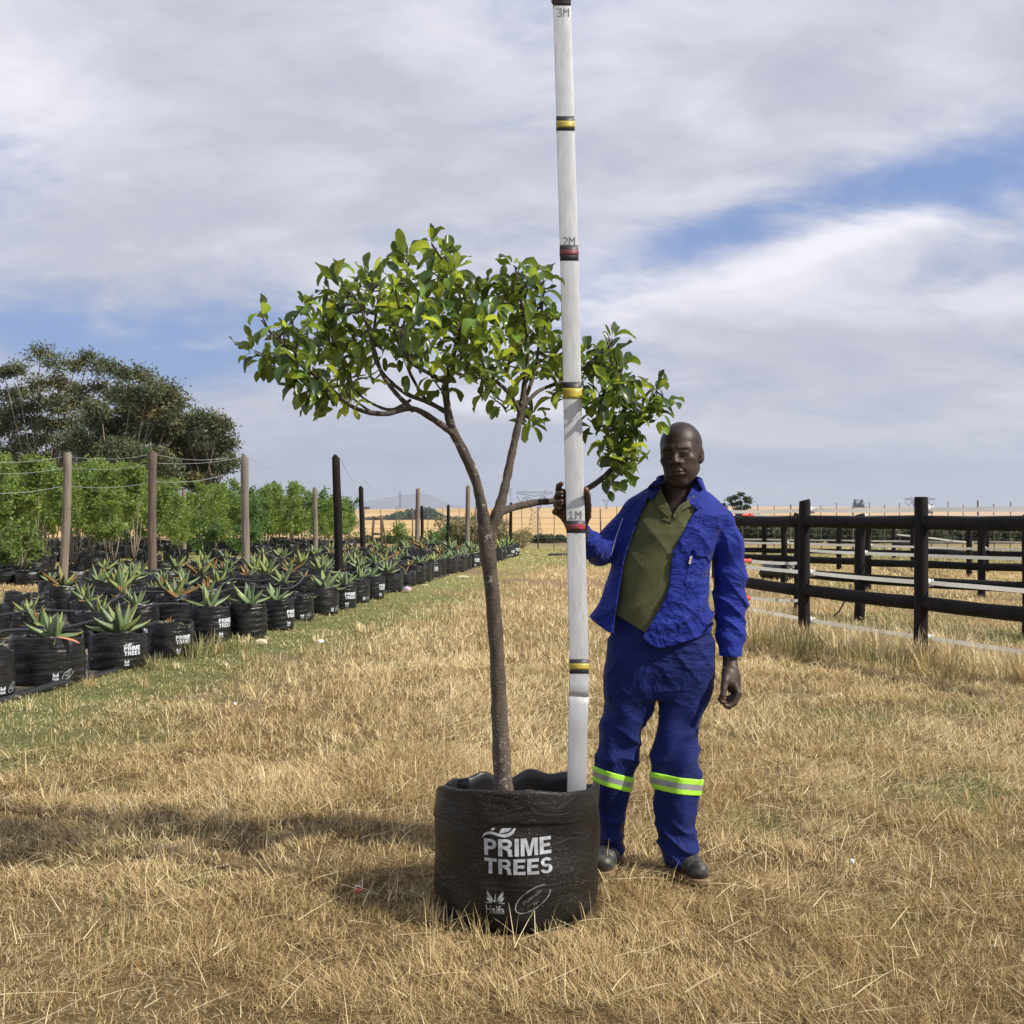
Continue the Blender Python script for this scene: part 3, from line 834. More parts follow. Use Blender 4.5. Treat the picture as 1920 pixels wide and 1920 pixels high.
# branches: (px, py, depth offset, width px)
LIMBS = [
    [(945, 1520, 0, 40), (944, 1480, 0, 37), (939, 1390, 0, 33), (935, 1300, 0, 29), (930, 1200, 0, 28), (922, 1100, 0, 28), (914, 1030, 0, 29), (911, 985, 0, 30)],
    [(911, 1000, 0, 26), (902, 945, -.02, 21), (890, 895, -.04, 19), (868, 845, -.06, 19), (848, 805, -.07, 17), (839, 765, -.07, 14), (836, 715, -.05, 12), (850, 665, -.02, 9), (868, 600, .02, 7), (858, 540, .06, 5), (835, 480, .05, 3)],
    [(852, 815, -.07, 13), (815, 788, -.11, 12), (772, 766, -.16, 11), (720, 776, -.20, 10), (665, 765, -.24, 8), (622, 730, -.26, 7), (590, 705, -.26, 6), (555, 665, -.26, 5), (515, 630, -.26, 4), (490, 600, -.26, 3)],
    [(775, 770, -.16, 10), (742, 737, -.13, 9), (716, 700, -.10, 8), (702, 655, -.08, 7), (688, 610, -.05, 6), (668, 560, -.02, 4), (640, 530, 0, 3)],
    [(842, 776, -.07, 10), (805, 755, 0, 9), (762, 738, .07, 8), (722, 705, .13, 7), (700, 660, .18, 6), (705, 590, .22, 5), (715, 530, .25, 3)],
    [(800, 753, 0, 7), (775, 712, .0, 6), (762, 683, -.02, 5), (745, 640, -.05, 4), (735, 570, -.06, 3)],
    [(836, 718, -.05, 9), (805, 700, -.12, 8), (772, 680, -.18, 7), (752, 640, -.22, 6), (765, 570, -.24, 4), (762, 500, -.24, 3)],
    [(770, 750, .06, 6), (735, 768, .10, 6), (700, 758, .13, 5), (672, 738, .16, 4), (650, 705, .18, 3), (630, 650, .2, 2)],
    [(842, 700, -.05, 7), (868, 668, -.1, 6), (890, 640, -.15, 5), (905, 590, -.18, 4)],
    [(914, 1005, 0, 27), (932, 965, .0, 22), (945, 920, .02, 17), (958, 860, .05, 15), (972, 795, .08, 14), (978, 765, .08, 13), (984, 715, .08, 9), (990, 665, .06, 7), (985, 600, .04, 6), (972, 540, .02, 4), (966, 500, .02, 3)],
    [(976, 775, .08, 9), (952, 735, .02, 8), (925, 712, -.05, 7), (898, 700, -.1, 6), (872, 672, -.14, 5), (850, 640, -.16, 3)],
    [(982, 762, .08, 8), (1005, 737, .12, 8), (1030, 724, .18, 7), (1065, 712, .22, 6), (1095, 690, .24, 5), (1125, 660, .24, 4), (1145, 635, .24, 3)],
    [(980, 760, .08, 8), (1000, 705, .16, 7), (1010, 650, .2, 6), (1015, 590, .22, 5), (1020, 540, .22, 3)],
    [(922, 975, 0, 16), (945, 957, .04, 15), (1000, 943, .12, 12), (1050, 937, .20, 11), (1105, 914, .24, 11), (1145, 882, .25, 10), (1162, 850, .25, 8), (1168, 800, .25, 7), (1172, 750, .24, 6), (1165, 700, .22, 4), (1150, 655, .2, 3)],
    [(1163, 840, .25, 5), (1190, 800, .22, 4), (1212, 765, .2, 3), (1232, 730, .2, 2)],
    [(1165, 820, .25, 5), (1140, 790, .22, 4), (1120, 750, .2, 3)],
    [(692, 770, -.22, 5), (660, 745, -.18, 4), (640, 715, -.15, 3)],
]
tk = MB(); skel = []
for L in LIMBS:
    pts = catmull(L, 6)
    w3 = [P(p[0], p[1], POT[1] + p[2]) - TO for p in pts]
    # knobbly bark: small radius changes
    rad = [max(p[3], 2) * .5 * (POT[1] + p[2]) / F * (1 + .07 * math.sin(i * 2.1 + p[0]) + rt.uniform(-.04, .06)) for i, p in enumerate(pts)]
    tk.tube(w3, rad, 12 if L[0][3] > 12 else 7, True, jit=.05, rng=rt)
    for q, r_ in zip(w3, rad):
        if r_ < .011: skel.append(q)
# leaf clusters (px, py, spread px, whorls)
CL = [(487, 585, 16, 2), (476, 650, 14, 2), (515, 615, 20, 3), (520, 665, 18, 2), (550, 640, 20, 3), (556, 690, 20, 3), (585, 625, 18, 2), (575, 710, 16, 2), (600, 690, 16, 2),
      (575, 572, 12, 2), (610, 540, 20, 3), (640, 515, 18, 3), (665, 540, 20, 3), (640, 580, 22, 3), (612, 600, 18, 2), (690, 520, 18, 3), (700, 575, 24, 3), (660, 620, 20, 3), (640, 665, 18, 3),
      (735, 545, 20, 3), (765, 480, 10, 2), (752, 515, 16, 2), (740, 600, 22, 3), (700, 635, 20, 3), (650, 700, 20, 3), (610, 725, 16, 2), (685, 690, 16, 2), (655, 745, 15, 2),
      (815, 450, 12, 2), (838, 475, 15, 2), (872, 470, 10, 1), (805, 500, 18, 3), (850, 510, 20, 3), (790, 545, 20, 3), (830, 560, 24, 4), (875, 550, 20, 3), (785, 595, 22, 3), (830, 620, 22, 3), (870, 600, 22, 4),
      (800, 650, 20, 3), (755, 655, 18, 2), (845, 670, 20, 3), (905, 610, 20, 3), (880, 650, 18, 3), (815, 700, 12, 1), (905, 680, 20, 3), (925, 735, 14, 2),
      (966, 490, 10, 2), (915, 525, 12, 2), (945, 530, 18, 3), (985, 520, 18, 3), (1020, 520, 12, 2), (930, 570, 20, 3), (970, 570, 22, 4), (1010, 560, 20, 3), (1035, 590, 12, 2), (950, 620, 22, 3), (1000, 615, 22, 3), (945, 670, 20, 3),
      (985, 665, 16, 2), (1020, 660, 18, 3), (1045, 640, 14, 2), (1000, 770, 12, 2), (1040, 700, 16, 2), (1060, 740, 14, 2), (1080, 660, 14, 2),
      (1105, 650, 14, 2), (1145, 635, 14, 2), (1135, 670, 18, 3), (1165, 680, 14, 2), (1110, 700, 16, 2), (1150, 715, 18, 3), (1185, 735, 16, 3), (1120, 745, 18, 3), (1160, 765, 20, 3), (1105, 790, 14, 2), (1140, 800, 18, 3),
      (1180, 800, 16, 3), (1205, 757, 12, 2), (1230, 728, 10, 2), (1222, 750, 5, 1), (1188, 808, 10, 2), (1130, 835, 16, 2), (1168, 845, 14, 3), (1196, 842, 7, 2), (1158, 880, 12, 2), (1198, 868, 5, 1)]
lf = MB(); tw = MB()


def add_leaf(mb, base, d, up, L, Wd, droop, fold, tint, rows=6, wav=0.0):
    d = d.normalized(); side = d.cross(up)
    side = side.normalized() if side.length > .05 else d.orthogonal().normalized()
    p = base.copy(); V = []; step = L / rows; ph = rt.uniform(0, 6)
    cs = []
    for i in range(rows + 1):
        u = i / rows
        wd = Wd * (math.sin(math.pi * min(1, (u ** 1.25) * .86 + .06)) ** .7) * (0.4 if i == 0 else 1) * .5
        if i == rows: wd = Wd * .10
        nrm = side.cross(d).normalized(); wv = wav * math.sin(u * 9 + ph)
        V += [p - side * wd + nrm * (fold * wd + wv * wd), p.copy(), p + side * wd + nrm * (fold * wd - wv * wd)]
        cs += [tint * .92, tint * 1.12, tint * .92]
        d = (d + Vector((0, 0, -1)) * droop / rows).normalized(); p = p + d * step
        side = (side - d * side.dot(d)).normalized()
    Q = []
    for i in range(rows): a = i * 3; Q += [(a, a + 1, a + 4, a + 3), (a + 1, a + 2, a + 5, a + 4)]
    mb.add([tuple(v) for v in V], Q, c=np.array([tuple(c_) for c_ in cs]))


for (cx_, cy_, sp, nw) in CL:
    for k in range(nw):
        px = cx_ + rt.gauss(0, sp * .36); py = cy_ + rt.gauss(0, sp * .33)
        # depth near the nearest limb in the picture plane, spread front and back
        best = min(skel, key=lambda q: (q.x - (px - CX) / F * 3.85 + TO.x) ** 2 + (q.z - (CAMZ - (py - HY) / F * 3.85)) ** 2)
        dep = POT[1] + best.y + rt.uniform(-.16, .16)
        if rt.random() < .10: continue
        if px > 1190 and py > 765: px -= 14
        if 1030 < px < 1112: dep = max(dep, 4.09)
        py += 7; tip = P(px, py, dep) - TO
        root = min(skel, key=lambda q: (q - tip).length + (0.15 if q.z > tip.z else 0))
        mid = (root + tip) * .5 + Vector((rt.uniform(-.02, .02), rt.uniform(-.02, .02), rt.uniform(-.04, .0)))
        tw.tube([root, mid, tip], [.0042, .0034, .0022], 5, False)
        dirn = (tip - mid); dirn = dirn.normalized() if dirn.length > .01 else Vector((0, 0, 1))
        dirn = (dirn + Vector((rt.uniform(-.4, .2), rt.uniform(-.3, .3), .45))).normalized()
        young = rt.random() < .16
        nl = rt.randint(6, 9)
        for j in range(nl):
            a = j * 2.4 + rt.uniform(-.4, .4); o1 = dirn.orthogonal().normalized(); o2 = dirn.cross(o1)
            spread = rt.uniform(.4, 1.3)
            d = (dirn * (1.0 if j < 3 else .35) + (o1 * math.cos(a) + o2 * math.sin(a)) * spread).normalized()
            L = rt.uniform(.044, .094) * (.8 if young else 1); Wd = L * rt.uniform(.36, .50)
            y_ = rt.random()
            tint = Vector((1.0, 1.0, 1.0)) * rt.uniform(.55, 1.2)
            if young or y_ < .12: tint = Vector((3.1, 2.7, 1.8)) * rt.uniform(.8, 1.15)
            elif y_ < .34: tint = Vector((1.7, 1.7, 1.2)) * rt.uniform(.8, 1.1)
            back = tip - dirn * (.012 * j) if j > 2 else tip
            up = Vector((rt.uniform(-.5, .5), rt.uniform(-.5, .5), 1))
            pet = back + d * .012
            add_leaf(lf, pet, d, up, L, Wd, (rt.uniform(.8, 3.2) if rt.random() < .6 else rt.uniform(-.9, .5)), rt.uniform(.2, .9), tint, 6, rt.uniform(0, .5))
tk_o = tk.build('trunk', M_BARK, tree)
tw.build('twigs', M_BARK, tree)['kind'] = 'stuff'
lf.build('leaves', M_LEAF, tree, True, True)

# ================================================================= ALOES IN BAGS
ra = random.Random(21)


def aloe_mesh(seed, size, n, red=0.0, spread=1.0, tone=1.0):
    r = random.Random(seed); mb = MB()
    for j in range(n):
        f = j / n                                   # 0 inner, 1 outer
        a = j * 2.399 + r.uniform(-.25, .25)
        el = R(82 - 48 * f ** .9 * spread) + r.uniform(-.14, .14)
        L = size * (.62 + .5 * math.sin(min(1, f + .25) * math.pi * .75)) * r.uniform(.85, 1.12)
        Wd = L * r.uniform(.27, .36)
        d = Vector((math.cos(a) * math.cos(el), math.sin(a) * math.cos(el), math.sin(el)))
        side = Vector((-math.sin(a), math.cos(a), 0)); p = Vector((math.cos(a), math.sin(a), 0)) * .02 + Vector((0, 0, .02 * (1 - f)))
        rows = 7; V = []; C = []
        reddish = r.random() < red
        base = Vector((1.0, 1.0, 1.0)) * r.uniform(.6, 1.25) * tone
        if reddish: base = Vector((2.2, .95, .7)) * r.uniform(.6, 1.1) * tone
        elif r.random() < .3: base = Vector((1.25, 1.1, .75))
        for i in range(rows + 1):
            u = i / rows; wd = Wd * .5 * (1 - u) ** .75 * (1.0 + .25 * math.sin(u * 3)); wd = max(wd, .001)
            nrm = side.cross(d) * -1
            tipc = Vector((1.3, .8, .6)) if (u > .85 and r.random() < .3) else Vector((1, 1, 1))
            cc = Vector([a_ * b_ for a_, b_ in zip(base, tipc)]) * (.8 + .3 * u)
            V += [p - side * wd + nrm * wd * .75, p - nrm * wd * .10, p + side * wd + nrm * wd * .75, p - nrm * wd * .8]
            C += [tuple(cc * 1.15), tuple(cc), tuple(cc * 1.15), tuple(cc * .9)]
            # leaves bow out, then curl back up at the tips
            curl = (-.75 + 1.7 * u) * (.5 + f) * .34
            d = (d + Vector((0, 0, 1)) * curl * .6 - Vector((d.x, d.y, 0)) * curl * .25).normalized(); p = p + d * (L / rows)
        Q = []
        for i in range(rows):
            q = i * 4; Q += [(q, q + 1, q + 5, q + 4), (q + 1, q + 2, q + 6, q + 5), (q + 2, q + 3, q + 7, q + 6), (q + 3, q, q + 4, q + 7)]
        mb.add([tuple(v) for v in V], Q, c=np.array(C))
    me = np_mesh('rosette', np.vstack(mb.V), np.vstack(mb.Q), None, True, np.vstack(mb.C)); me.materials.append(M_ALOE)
    return me


def weed_mesh(seed):
    r = np.random.RandomState(seed); n = 90
    global rs
    keep = rs; rs = r
    v, q, c = blades(n, r.normal(0, .09, n), r.normal(0, .09, n), r.uniform(.02, .07, n), np.full(n, .008), np.abs(r.normal(.6, .3, n)), r.uniform(0, 6, n), r.uniform(0, 1, n), np.tile((.22, .30, .08), (n, 1)) * r.uniform(.6, 1.2, (n, 1)), 3, np.zeros(n))
    rs = keep
    me = np_mesh('weeds', v, q, None, False, c); me.materials.append(M_GRASS); return me


BAGS = []
for k, (r0, h) in enumerate([(.285, .38), (.235, .36), (.20, .37), (.215, .35), (.25, .33), (.19, .36)]):
    b = Bag(r0, h, 40 + k); me = b.mesh(64, 34); me.materials.append(M_BAG)
    so = b.soil(h * .88); so.materials.append(M_SOIL)
    prints = []
    for j, (th0, keys) in enumerate([(R(52), [['name'], ['emblem']]), (R(30), [['name'], ['swoosh'], ['emblem']]), (R(66), [['name'], ['emblem']]), (R(40), [['emblem'], ['oval']])]):
        m2 = [wrap_art(kk, b, th0, .00135, .004, .98 * h / .452 / .8) for kk in keys]
        for q_ in m2: q_.materials.append(M_PRINTBRIGHT)
        prints.append([(kk[0], q_) for kk, q_ in zip(keys, m2)])
    BAGS.append((b, me, so, prints))
ROS = [aloe_mesh(1, .30, 11), aloe_mesh(2, .22, 8), aloe_mesh(3, .25, 8, .0), aloe_mesh(4, .20, 7, 0, .8), aloe_mesh(5, .18, 7, .85, .7), aloe_mesh(6, .30, 10, 0, 1.25, .75), aloe_mesh(7, .23, 9, .12),
       aloe_mesh(8, .20, 6, .0, .6, .7), aloe_mesh(9, .26, 9, .06, 1.2, .6), aloe_mesh(10, .15, 6, .15, .9, .85), aloe_mesh(11, .33, 9, 0, .7, .9), aloe_mesh(12, .22, 10, .25, 1.1, .8)]
WEEDS = [weed_mesh(1), weed_mesh(2)]


def aloe_pot(x, y, bi, ri, pr, label, group, rz=0.0, prz=0.0, scale=1.0, weeds=False, tilt=0.0, ros=True, rsc=1.0):
    b, me, so, prints = BAGS[bi]
    o = empty('potted_aloe', (x, y, float(terrain(x, y))), 0); o.scale = (scale,) * 3
    tag(o, label, 'potted plant', group)
    g = bpy.data.objects.new('grow_bag', me); COL.objects.link(g); g.parent = o; g.rotation_euler = (0, 0, prz)
    if pr is not None:
        for nm_, q_ in prints[pr]: p = bpy.data.objects.new({'name': 'lettering', 'oval': 'oval_stamp'}.get(nm_, nm_), q_); COL.objects.link(p); p.parent = g
    s2 = bpy.data.objects.new('soil', so); COL.objects.link(s2); s2.parent = o
    if ros:
        r_ = bpy.data.objects.new('aloe_plant', ROS[ri]); COL.objects.link(r_); r_.parent = o
        r_.location = (rnd.uniform(-.05, .05), rnd.uniform(-.05, .05), b.H * .88); r_.rotation_euler = (rnd.uniform(-.1, .1) + tilt, rnd.uniform(-.12, .12), rz); r_.scale = (rsc,) * 3
    if weeds:
        w_ = bpy.data.objects.new('weeds', WEEDS[rnd.randint(0, 1)]); COL.objects.link(w_); w_.parent = o; w_.location = (.05, -.05, b.H * .88); w_['kind'] = 'stuff'
    return o


GF = 'potted aloes along the front edge of the ground sheet'


def gp(px, py):  # ground point under a pixel
    D = CAMZ * F / (py - HY); return (px - CX) / F * D, D


def ordn(n):
    return f"{n}{'th' if 10 <= n % 100 <= 20 else {1: 'st', 2: 'nd', 3: 'rd'}.get(n % 10, 'th')}"


def front(px, pybase, r0):
    x, D = gp(px, pybase); return x * (D + r0) / D, D + r0


FR = [ # px centre, py of the base at the front, bag, rosette, print, label, kw
    (-38, 1322, 1, 3, 3, 'black bag cut off at the left picture edge, only its printed side showing', dict(prz=R(38))),
    (89, 1292, 0, 2, 3, 'nearest wide low black bag at left, one orange leaf hanging over its rim', dict(weeds=True, prz=R(6), rsc=.95)),
    (221, 1262, 0, 0, 1, 'wide black bag with the tallest aloe, right of the orange leaf', dict(prz=R(18), scale=.86, rsc=1.2)),
    (320, 1236, 1, 4, 0, 'black bag with large white lettering and only a small red shoot in it', dict(weeds=True, prz=R(-2), scale=.9, rsc=.5)),
    (394, 1206, 2, 2, 0, 'shiny crinkled black bag behind the tall grass tuft, orange tinged aloe in it', dict(prz=R(12), scale=1.03)),
    (464, 1199, 2, 5, None, 'upright unprinted black bag with a dark broad leaved aloe under the pale pole', dict(scale=1.03, rsc=.85)),
    (520, 1184, 5, 1, 2, 'narrow black bag with small upright aloe, right of the unprinted bag', dict(prz=R(5))),
    (561, 1168, 5, 3, 3, 'slim black bag with low weeds and a white mark near its top right', dict(weeds=True, ros=False, scale=.95)),
    (602, 1155, 1, 5, 3, 'rounded black bag under the widest spreading aloe, left of the dark pole', dict(prz=R(22))),
    (642, 1144, 5, 1, 0, 'slim black bag with white letters right in front of the dark pole', dict(prz=R(-8), scale=1.05)),
    (668, 1132, 2, 2, 3, 'black bag just right of the dark pole, small pale aloe', dict(prz=R(20))),
    (697, 1124, 2, 1, 0, 'black bag with white lettering, second right of the dark pole', dict(prz=R(15))),
    (727, 1112, 0, 0, None, 'low wide sagging black bag, third right of the dark pole', dict(scale=.9)),
]
for px, py, bi, ri, pr, lab, kw in FR:
    x, y = front(px, py, BAGS[bi][0].R0)
    aloe_pot(x, y, bi, ri, pr, lab, GF, rz=ra.uniform(0, 6.28), **kw)
# the rest of the edge row, further off
y = 20.4; i = 0
while y < 37:
    x = float(edge_x(y)) - .24
    aloe_pot(x + ra.uniform(-.06, .06), y, ra.randint(0, 5), ra.choice([0, 1, 2, 3, 5, 6, 8, 9, 10]), ra.choice([None, None, 0, 1, 3]), f'aloe in black bag, {ordn(i + 14)} from the near end of the row along the lawn edge', GF,
             rz=ra.uniform(0, 6.28), prz=ra.uniform(-.4, .5), scale=ra.uniform(.85, 1.1), weeds=ra.random() < .2)
    y += ra.uniform(.62, .85); i += 1
# the orange leaf flopping over the near bag
# inner rows
rowname = {1: 'second', 2: 'third', 3: 'fourth', 4: 'fifth', 5: 'sixth', 6: 'seventh'}
near_labels = {}
for rrow in range(1, 7):
    y = 9.0 + rrow * .35
    kk = 0
    while y < 36.5:
        x = float(edge_x(y)) - .34 - rrow * .78 + ra.uniform(-.1, .1)
        px = CX + x / y * F
        if px > -90 and ra.random() < .93 and not (rrow > 4 and y < 17):
            ri = ra.choice([0, 1, 2, 3, 5, 6, 4, 7, 8, 9, 10, 11, 8, 3])
            kk += 1
            aloe_pot(x, y, ra.randint(0, 5), ri, ra.choice([None, None, None, None, None, 3]),
                     f'potted aloe, {ordn(kk)} from the near end of the {rowname[rrow]} row in from the lawn', 'potted aloes in the rows behind the edge row',
                     rz=ra.uniform(0, 6.28), prz=ra.uniform(-.3, .6), scale=ra.uniform(.82, 1.12), weeds=ra.random() < .3, ros=ra.random() < .86, tilt=ra.gauss(0, .2))
        y += ra.uniform(.80, 1.15) * (1 if y < 20 else 1.15)

# ground sheet under the bags, with its raised black edging
ys = np.linspace(5.5, 37.5, 60); ex = edge_x(ys)
mb = MB(); V = []
for yy, e in zip(ys, ex): V += [(e - 5.0, yy, float(terrain(e - 5, yy)) + .012), (e, yy, float(terrain(e, yy)) + .012)]
mb.add(V, [(2 * i, 2 * i + 1, 2 * i + 3, 2 * i + 2) for i in range(len(ys) - 1)])
M_SHEET = pmat('woven_ground_sheet', lambda t, b: (t.set(b.inputs['Base Color'], t.mix(t.mr(t.noise(t.obj(), 1.6, 6, .7), .48, .66), (0.03, 0.03, 0.032), (0.30, 0.24, 0.14))), t.set(b.inputs['Normal'], t.bump(t.noise(t.obj(), 9, 4), .6, .03))), Roughness=0.6)
sh = tag(mb.build('ground_sheet', M_SHEET), 'black plastic sheet with rolled edge running under the rows of bags', 'ground sheet')
e_ = MB(); e_.tube([(float(e) + .02 + .02 * math.sin(yy * 2.2), float(yy), .022 + .012 * math.sin(yy * 3.1)) for yy, e in zip(np.linspace(5.5, 20.5, 110), edge_x(np.linspace(5.5, 20.5, 110)))], .034, 8)
e_.build('rolled_edge', M_PIPE, sh)

# drip pipes looping over the bags
for k, (row, lab) in enumerate([(.5, 'black irrigation hose lying across the bags between the first two rows'), (1.6, 'black irrigation hose between the second and third rows of bags')]):
    h_ = MB(); pts = []
    for yy in np.linspace(7.4, 24, 70):
        pts.append((float(edge_x(yy)) - .3 - row * .78 + .12 * math.sin(yy * 1.7 + k), float(yy), .36 + .05 * math.sin(yy * 2.3 + k * 2)))
    h_.tube(pts, .014, 8)
    tag(h_.build('irrigation_hose', M_PIPE), lab, 'hose', 'irrigation hoses over the bags')
# fallen orange leaf of the nearest aloe
x, y = front(89, 1292, .285); lm = MB()
global_rt = rt
add_leaf(lm, Vector((x + .02, y - .10, .375)), Vector((1, -.35, .12)), Vector((0, 0, 1)), .34, .05, .35, .5, Vector((1, 1, 1)), 8)
lo = lm.build('drooping_orange_leaf', pmat('dry_orange_leaf', None, Base_Color=(0.62, 0.24, 0.12), Roughness=0.6), None, True, True)
tag(lo, 'long dry orange aloe leaf hanging over the rim of the nearest bag', 'leaf')
# ================================================================= YOUNG TREES BEHIND THE ALOES
rg = np.random.RandomState(99)


def cards(cent, size, r, tint, stretch=1.7):
    """many small leaf quads, random orientation"""
    n = len(cent)
    d = r.normal(0, 1, (n, 3)); d[:, 2] -= .2; d /= np.linalg.norm(d, axis=1)[:, None]
    u = np.cross(d, r.normal(0, 1, (n, 3))); u /= np.linalg.norm(u, axis=1)[:, None]
    s = size * r.uniform(.6, 1.3, (n, 1))
    a = cent - u * s * .5; b = cent + u * s * .5; tip = d * s * stretch
    V = np.stack([a + tip * .35, cent * 1.0, b + tip * .35, cent + tip], 1)   # kite: side, base, side, tip
    return V.reshape(-1, 3), np.arange(n * 4).reshape(n, 4), np.repeat(tint, 4, 0)


def young_tree(seed, H=2.4, dense=900, leaf=.06, hue=0, wid=.5, low=.35, lean=0.1):
    r = np.random.RandomState(seed); tk = MB(); cen = []
    ns = r.randint(1, 3)
    for s in range(ns):
        top = np.array([r.normal(0, .22) + lean, r.normal(0, .15), H * r.uniform(.85, 1)])
        pts = []
        bend = r.normal(0, .08, 2)
        for k in range(8):
            u = k / 7; pts.append((top[0] * u ** 1.3 + bend[0] * math.sin(u * 5), top[1] * u + bend[1] * math.sin(u * 4), .28 + (top[2] - .28) * u))
        tk.tube(pts, [.021 * (1 - .75 * k / 7) for k in range(8)], 6)
        for k in range(int(15 * H / 2.4)):
            u = r.uniform(low, 1.0); i = min(int(u * 7), 6); p = np.array(pts[i]) * (1 - (u * 7 - i)) + np.array(pts[min(i + 1, 7)]) * (u * 7 - i)
            a = r.uniform(0, 6.28); L = wid * (1.15 - u * .75) * r.uniform(.5, 1.1)
            q = p + np.array([math.cos(a) * L, math.sin(a) * L, L * r.uniform(.3, .9)])
            tk.tube([tuple(p), tuple((p + q) / 2 + [0, 0, .03]), tuple(q)], [.008, .005, .003], 4, False)
            m = int(dense / (15 * ns))
            t = r.uniform(.25, 1.1, (m, 1)); cen.append(p + (q - p) * t + r.normal(0, .07, (m, 3)))
    C = np.vstack(cen); n = len(C)
    base = np.array([(1.02, 1.04, .88), (1.14, 1.10, .9), (.62, .78, .8), (.95, .85, .7)][hue])
    tint = base * r.uniform(.6, 1.3, (n, 1)); br = r.rand(n) < .12; tint[br] *= [1.5, 1.35, 1.0]
    v, q, c = cards(C, leaf, r, tint)
    me = np_mesh('crown', v, q, None, False, c); me.materials.append(M_YLEAF)
    m2 = np_mesh('trunk', np.vstack(tk.V), np.vstack(tk.Q), np.vstack(tk.T)); m2.materials.append(M_BARKPALE)
    return me, m2


YT = [young_tree(1, 2.55, 1900, .052, 0, .5, .42), young_tree(2, 2.2, 1500, .055, 1, .5, .3), young_tree(3, 2.35, 1700, .055, 0, .5, .25), young_tree(4, 1.9, 1500, .05, 2, .5, .1),
      young_tree(5, 2.5, 1500, .048, 3, .45, .38), young_tree(6, 2.15, 1700, .05, 1, .55, .15), young_tree(7, 2.7, 1900, .056, 1, .5, .48)]
SHRUBM = [young_tree(11, 1.15, 2600, .045, 0, .42, .0, 0), young_tree(12, 1.0, 2400, .05, 2, .4, .0, 0)]


def ytree(x, y, k, sc, rz, label, group, name='young_tree', meshes=None, bag=True, cat='tree'):
    o = empty(name, (x, y, float(terrain(x, y)))); o.scale = (sc,) * 3; o.rotation_euler = (0, 0, rz); tag(o, label, cat, group)
    for nm, me in zip(('crown', 'trunk'), (meshes or YT)[k]):
        c = bpy.data.objects.new(nm, me); COL.objects.link(c); c.parent = o
    if bag:
        g = bpy.data.objects.new('grow_bag', BAGS[(k * 2 + 1) % 6][1]); COL.objects.link(g); g.parent = o; g.scale = (1.15, 1.15, .85)
    return o


rr = random.Random(77)
# rows of trees running away on the left; the block's right edge follows the line the photo shows
blocks = [(23.0, -13.4, -7.6), (24.8, -14.6, -8.2), (26.8, -15.8, -8.4), (29, -17, -8.0), (31.4, -18.2, -8.3), (34, -19.6, -8.6), (37, -21.2, -8.2), (40, -22.8, -7.7), (43, -24.5, -7.3), (46, -26, -7.0), (50, -28, -6.9), (54, -30, -7.4)]
for bi_, (yy, x0, x1) in enumerate(blocks):
    x = x0; jj = 0
    while x < x1:
        jj += 1
        pxx = CX + x / yy * F
        # tree tops fall from left to right in the picture
        tp = np.interp(pxx, [0, 120, 230, 300, 400, 440, 480, 560, 600, 650], [862, 868, 872, 900, 918, 905, 925, 918, 925, 938])
        hs = (CAMZ - (tp - HY) / F * yy)
        k = rr.choice([0, 2, 4, 6, 0, 1]) if pxx < 300 else rr.choice([1, 2, 5, 4, 5])
        y_ = yy + rr.uniform(-.5, .5)
        where = 'first' if bi_ == 0 else ('front' if bi_ < 3 else ('middle' if bi_ < 6 else 'rearmost'))
        side = 'left half' if pxx < 300 else 'right half'
        ytree(x + rr.uniform(-.2, .2), y_, k, min(hs / ([2.55, 2.2, 2.35, 1.9, 2.5, 2.15, 2.7][k] + .22), 1.3) * rr.uniform(.78, 1.12), rr.uniform(0, 6.28),
              f'young green tree, {ordn(jj)} from the left in the {ordn(bi_ + 1)} row beyond the aloes', 'young nursery trees in black bags')
        x += rr.uniform(.72, 1.0) * (1 + (yy - 23) * .008)
for k in range(58):
    px = (372 + (k - 18) * 7.2) if k >= 18 else k * 20; D = rr.uniform(36, 52); tp = np.interp(px, [360, 440, 480, 560, 600, 640, 670], [920, 908, 926, 918, 928, 934, 950]) + (22 if k < 18 else 0)
    hh = CAMZ - (tp - HY) / F * D
    kk_ = rr.choice([3, 5, 2, 3]); H0 = {3: 1.75, 5: 2.0, 2: 2.2}[kk_]
    ytree((px - CX) / F * D, D, kk_, hh / H0 * rr.uniform(.82, 1.06), rr.uniform(0, 6), f'bushy young tree, {ordn(k + 1)} from the left in the low dense stand', 'bushy young trees in the dense stand')
for px, D, k, s, lab in [(40, 22.4, 0, 1.0, 'dense dark green low bush standing left in front of the young trees'), (20, 23.6, 1, 1.0, 'low green bush at the left picture edge behind the grass strip'),
                         (455, 31, 1, .95, 'rounded dark green bush right behind the first pale pole pair'), (380, 31, 1, 1.0, 'rounded bright green bush right of the thin rear pole')]:
    ytree((px - CX) / F * D, D, k, s * (1.2 if D > 30 else 1), 0, lab, 'low bushes among the young trees', 'nursery_shrub', SHRUBM, False, 'shrub')
for px, D, k, s, lab in [(748, 36, 0, 1.0, 'round dark green shrub left of the pale post before the wheat field'), (818, 36, 1, .92, 'round yellow green shrub right of the pale post before the wheat field')]:
    ytree((px - CX) / F * D, D, k, s, 1, lab, None, 'leafy_shrub', SHRUBM, False, 'shrub')
# bags of the tree block's first row, seen under the leaves
for k in range(12):
    px = -30 + k * 42; D = rr.uniform(21.6, 22.6)
    g = bpy.data.objects.new('empty_grow_bag', BAGS[k % 6][1]); COL.objects.link(g); x = (px - CX) / F * D
    if px > 300: D += 4; x = (px - CX) / F * D
    g.location = (x, D, float(terrain(x, D))); g.scale = (1.3, 1.2, .7); g.rotation_euler = (rr.uniform(-.12, .12), rr.uniform(-.12, .12), k)
    tag(g, f'slumped empty black bag, {ordn(k + 1)} from the left in front of the young trees', 'grow bag', 'slumped bags in front of the young trees')

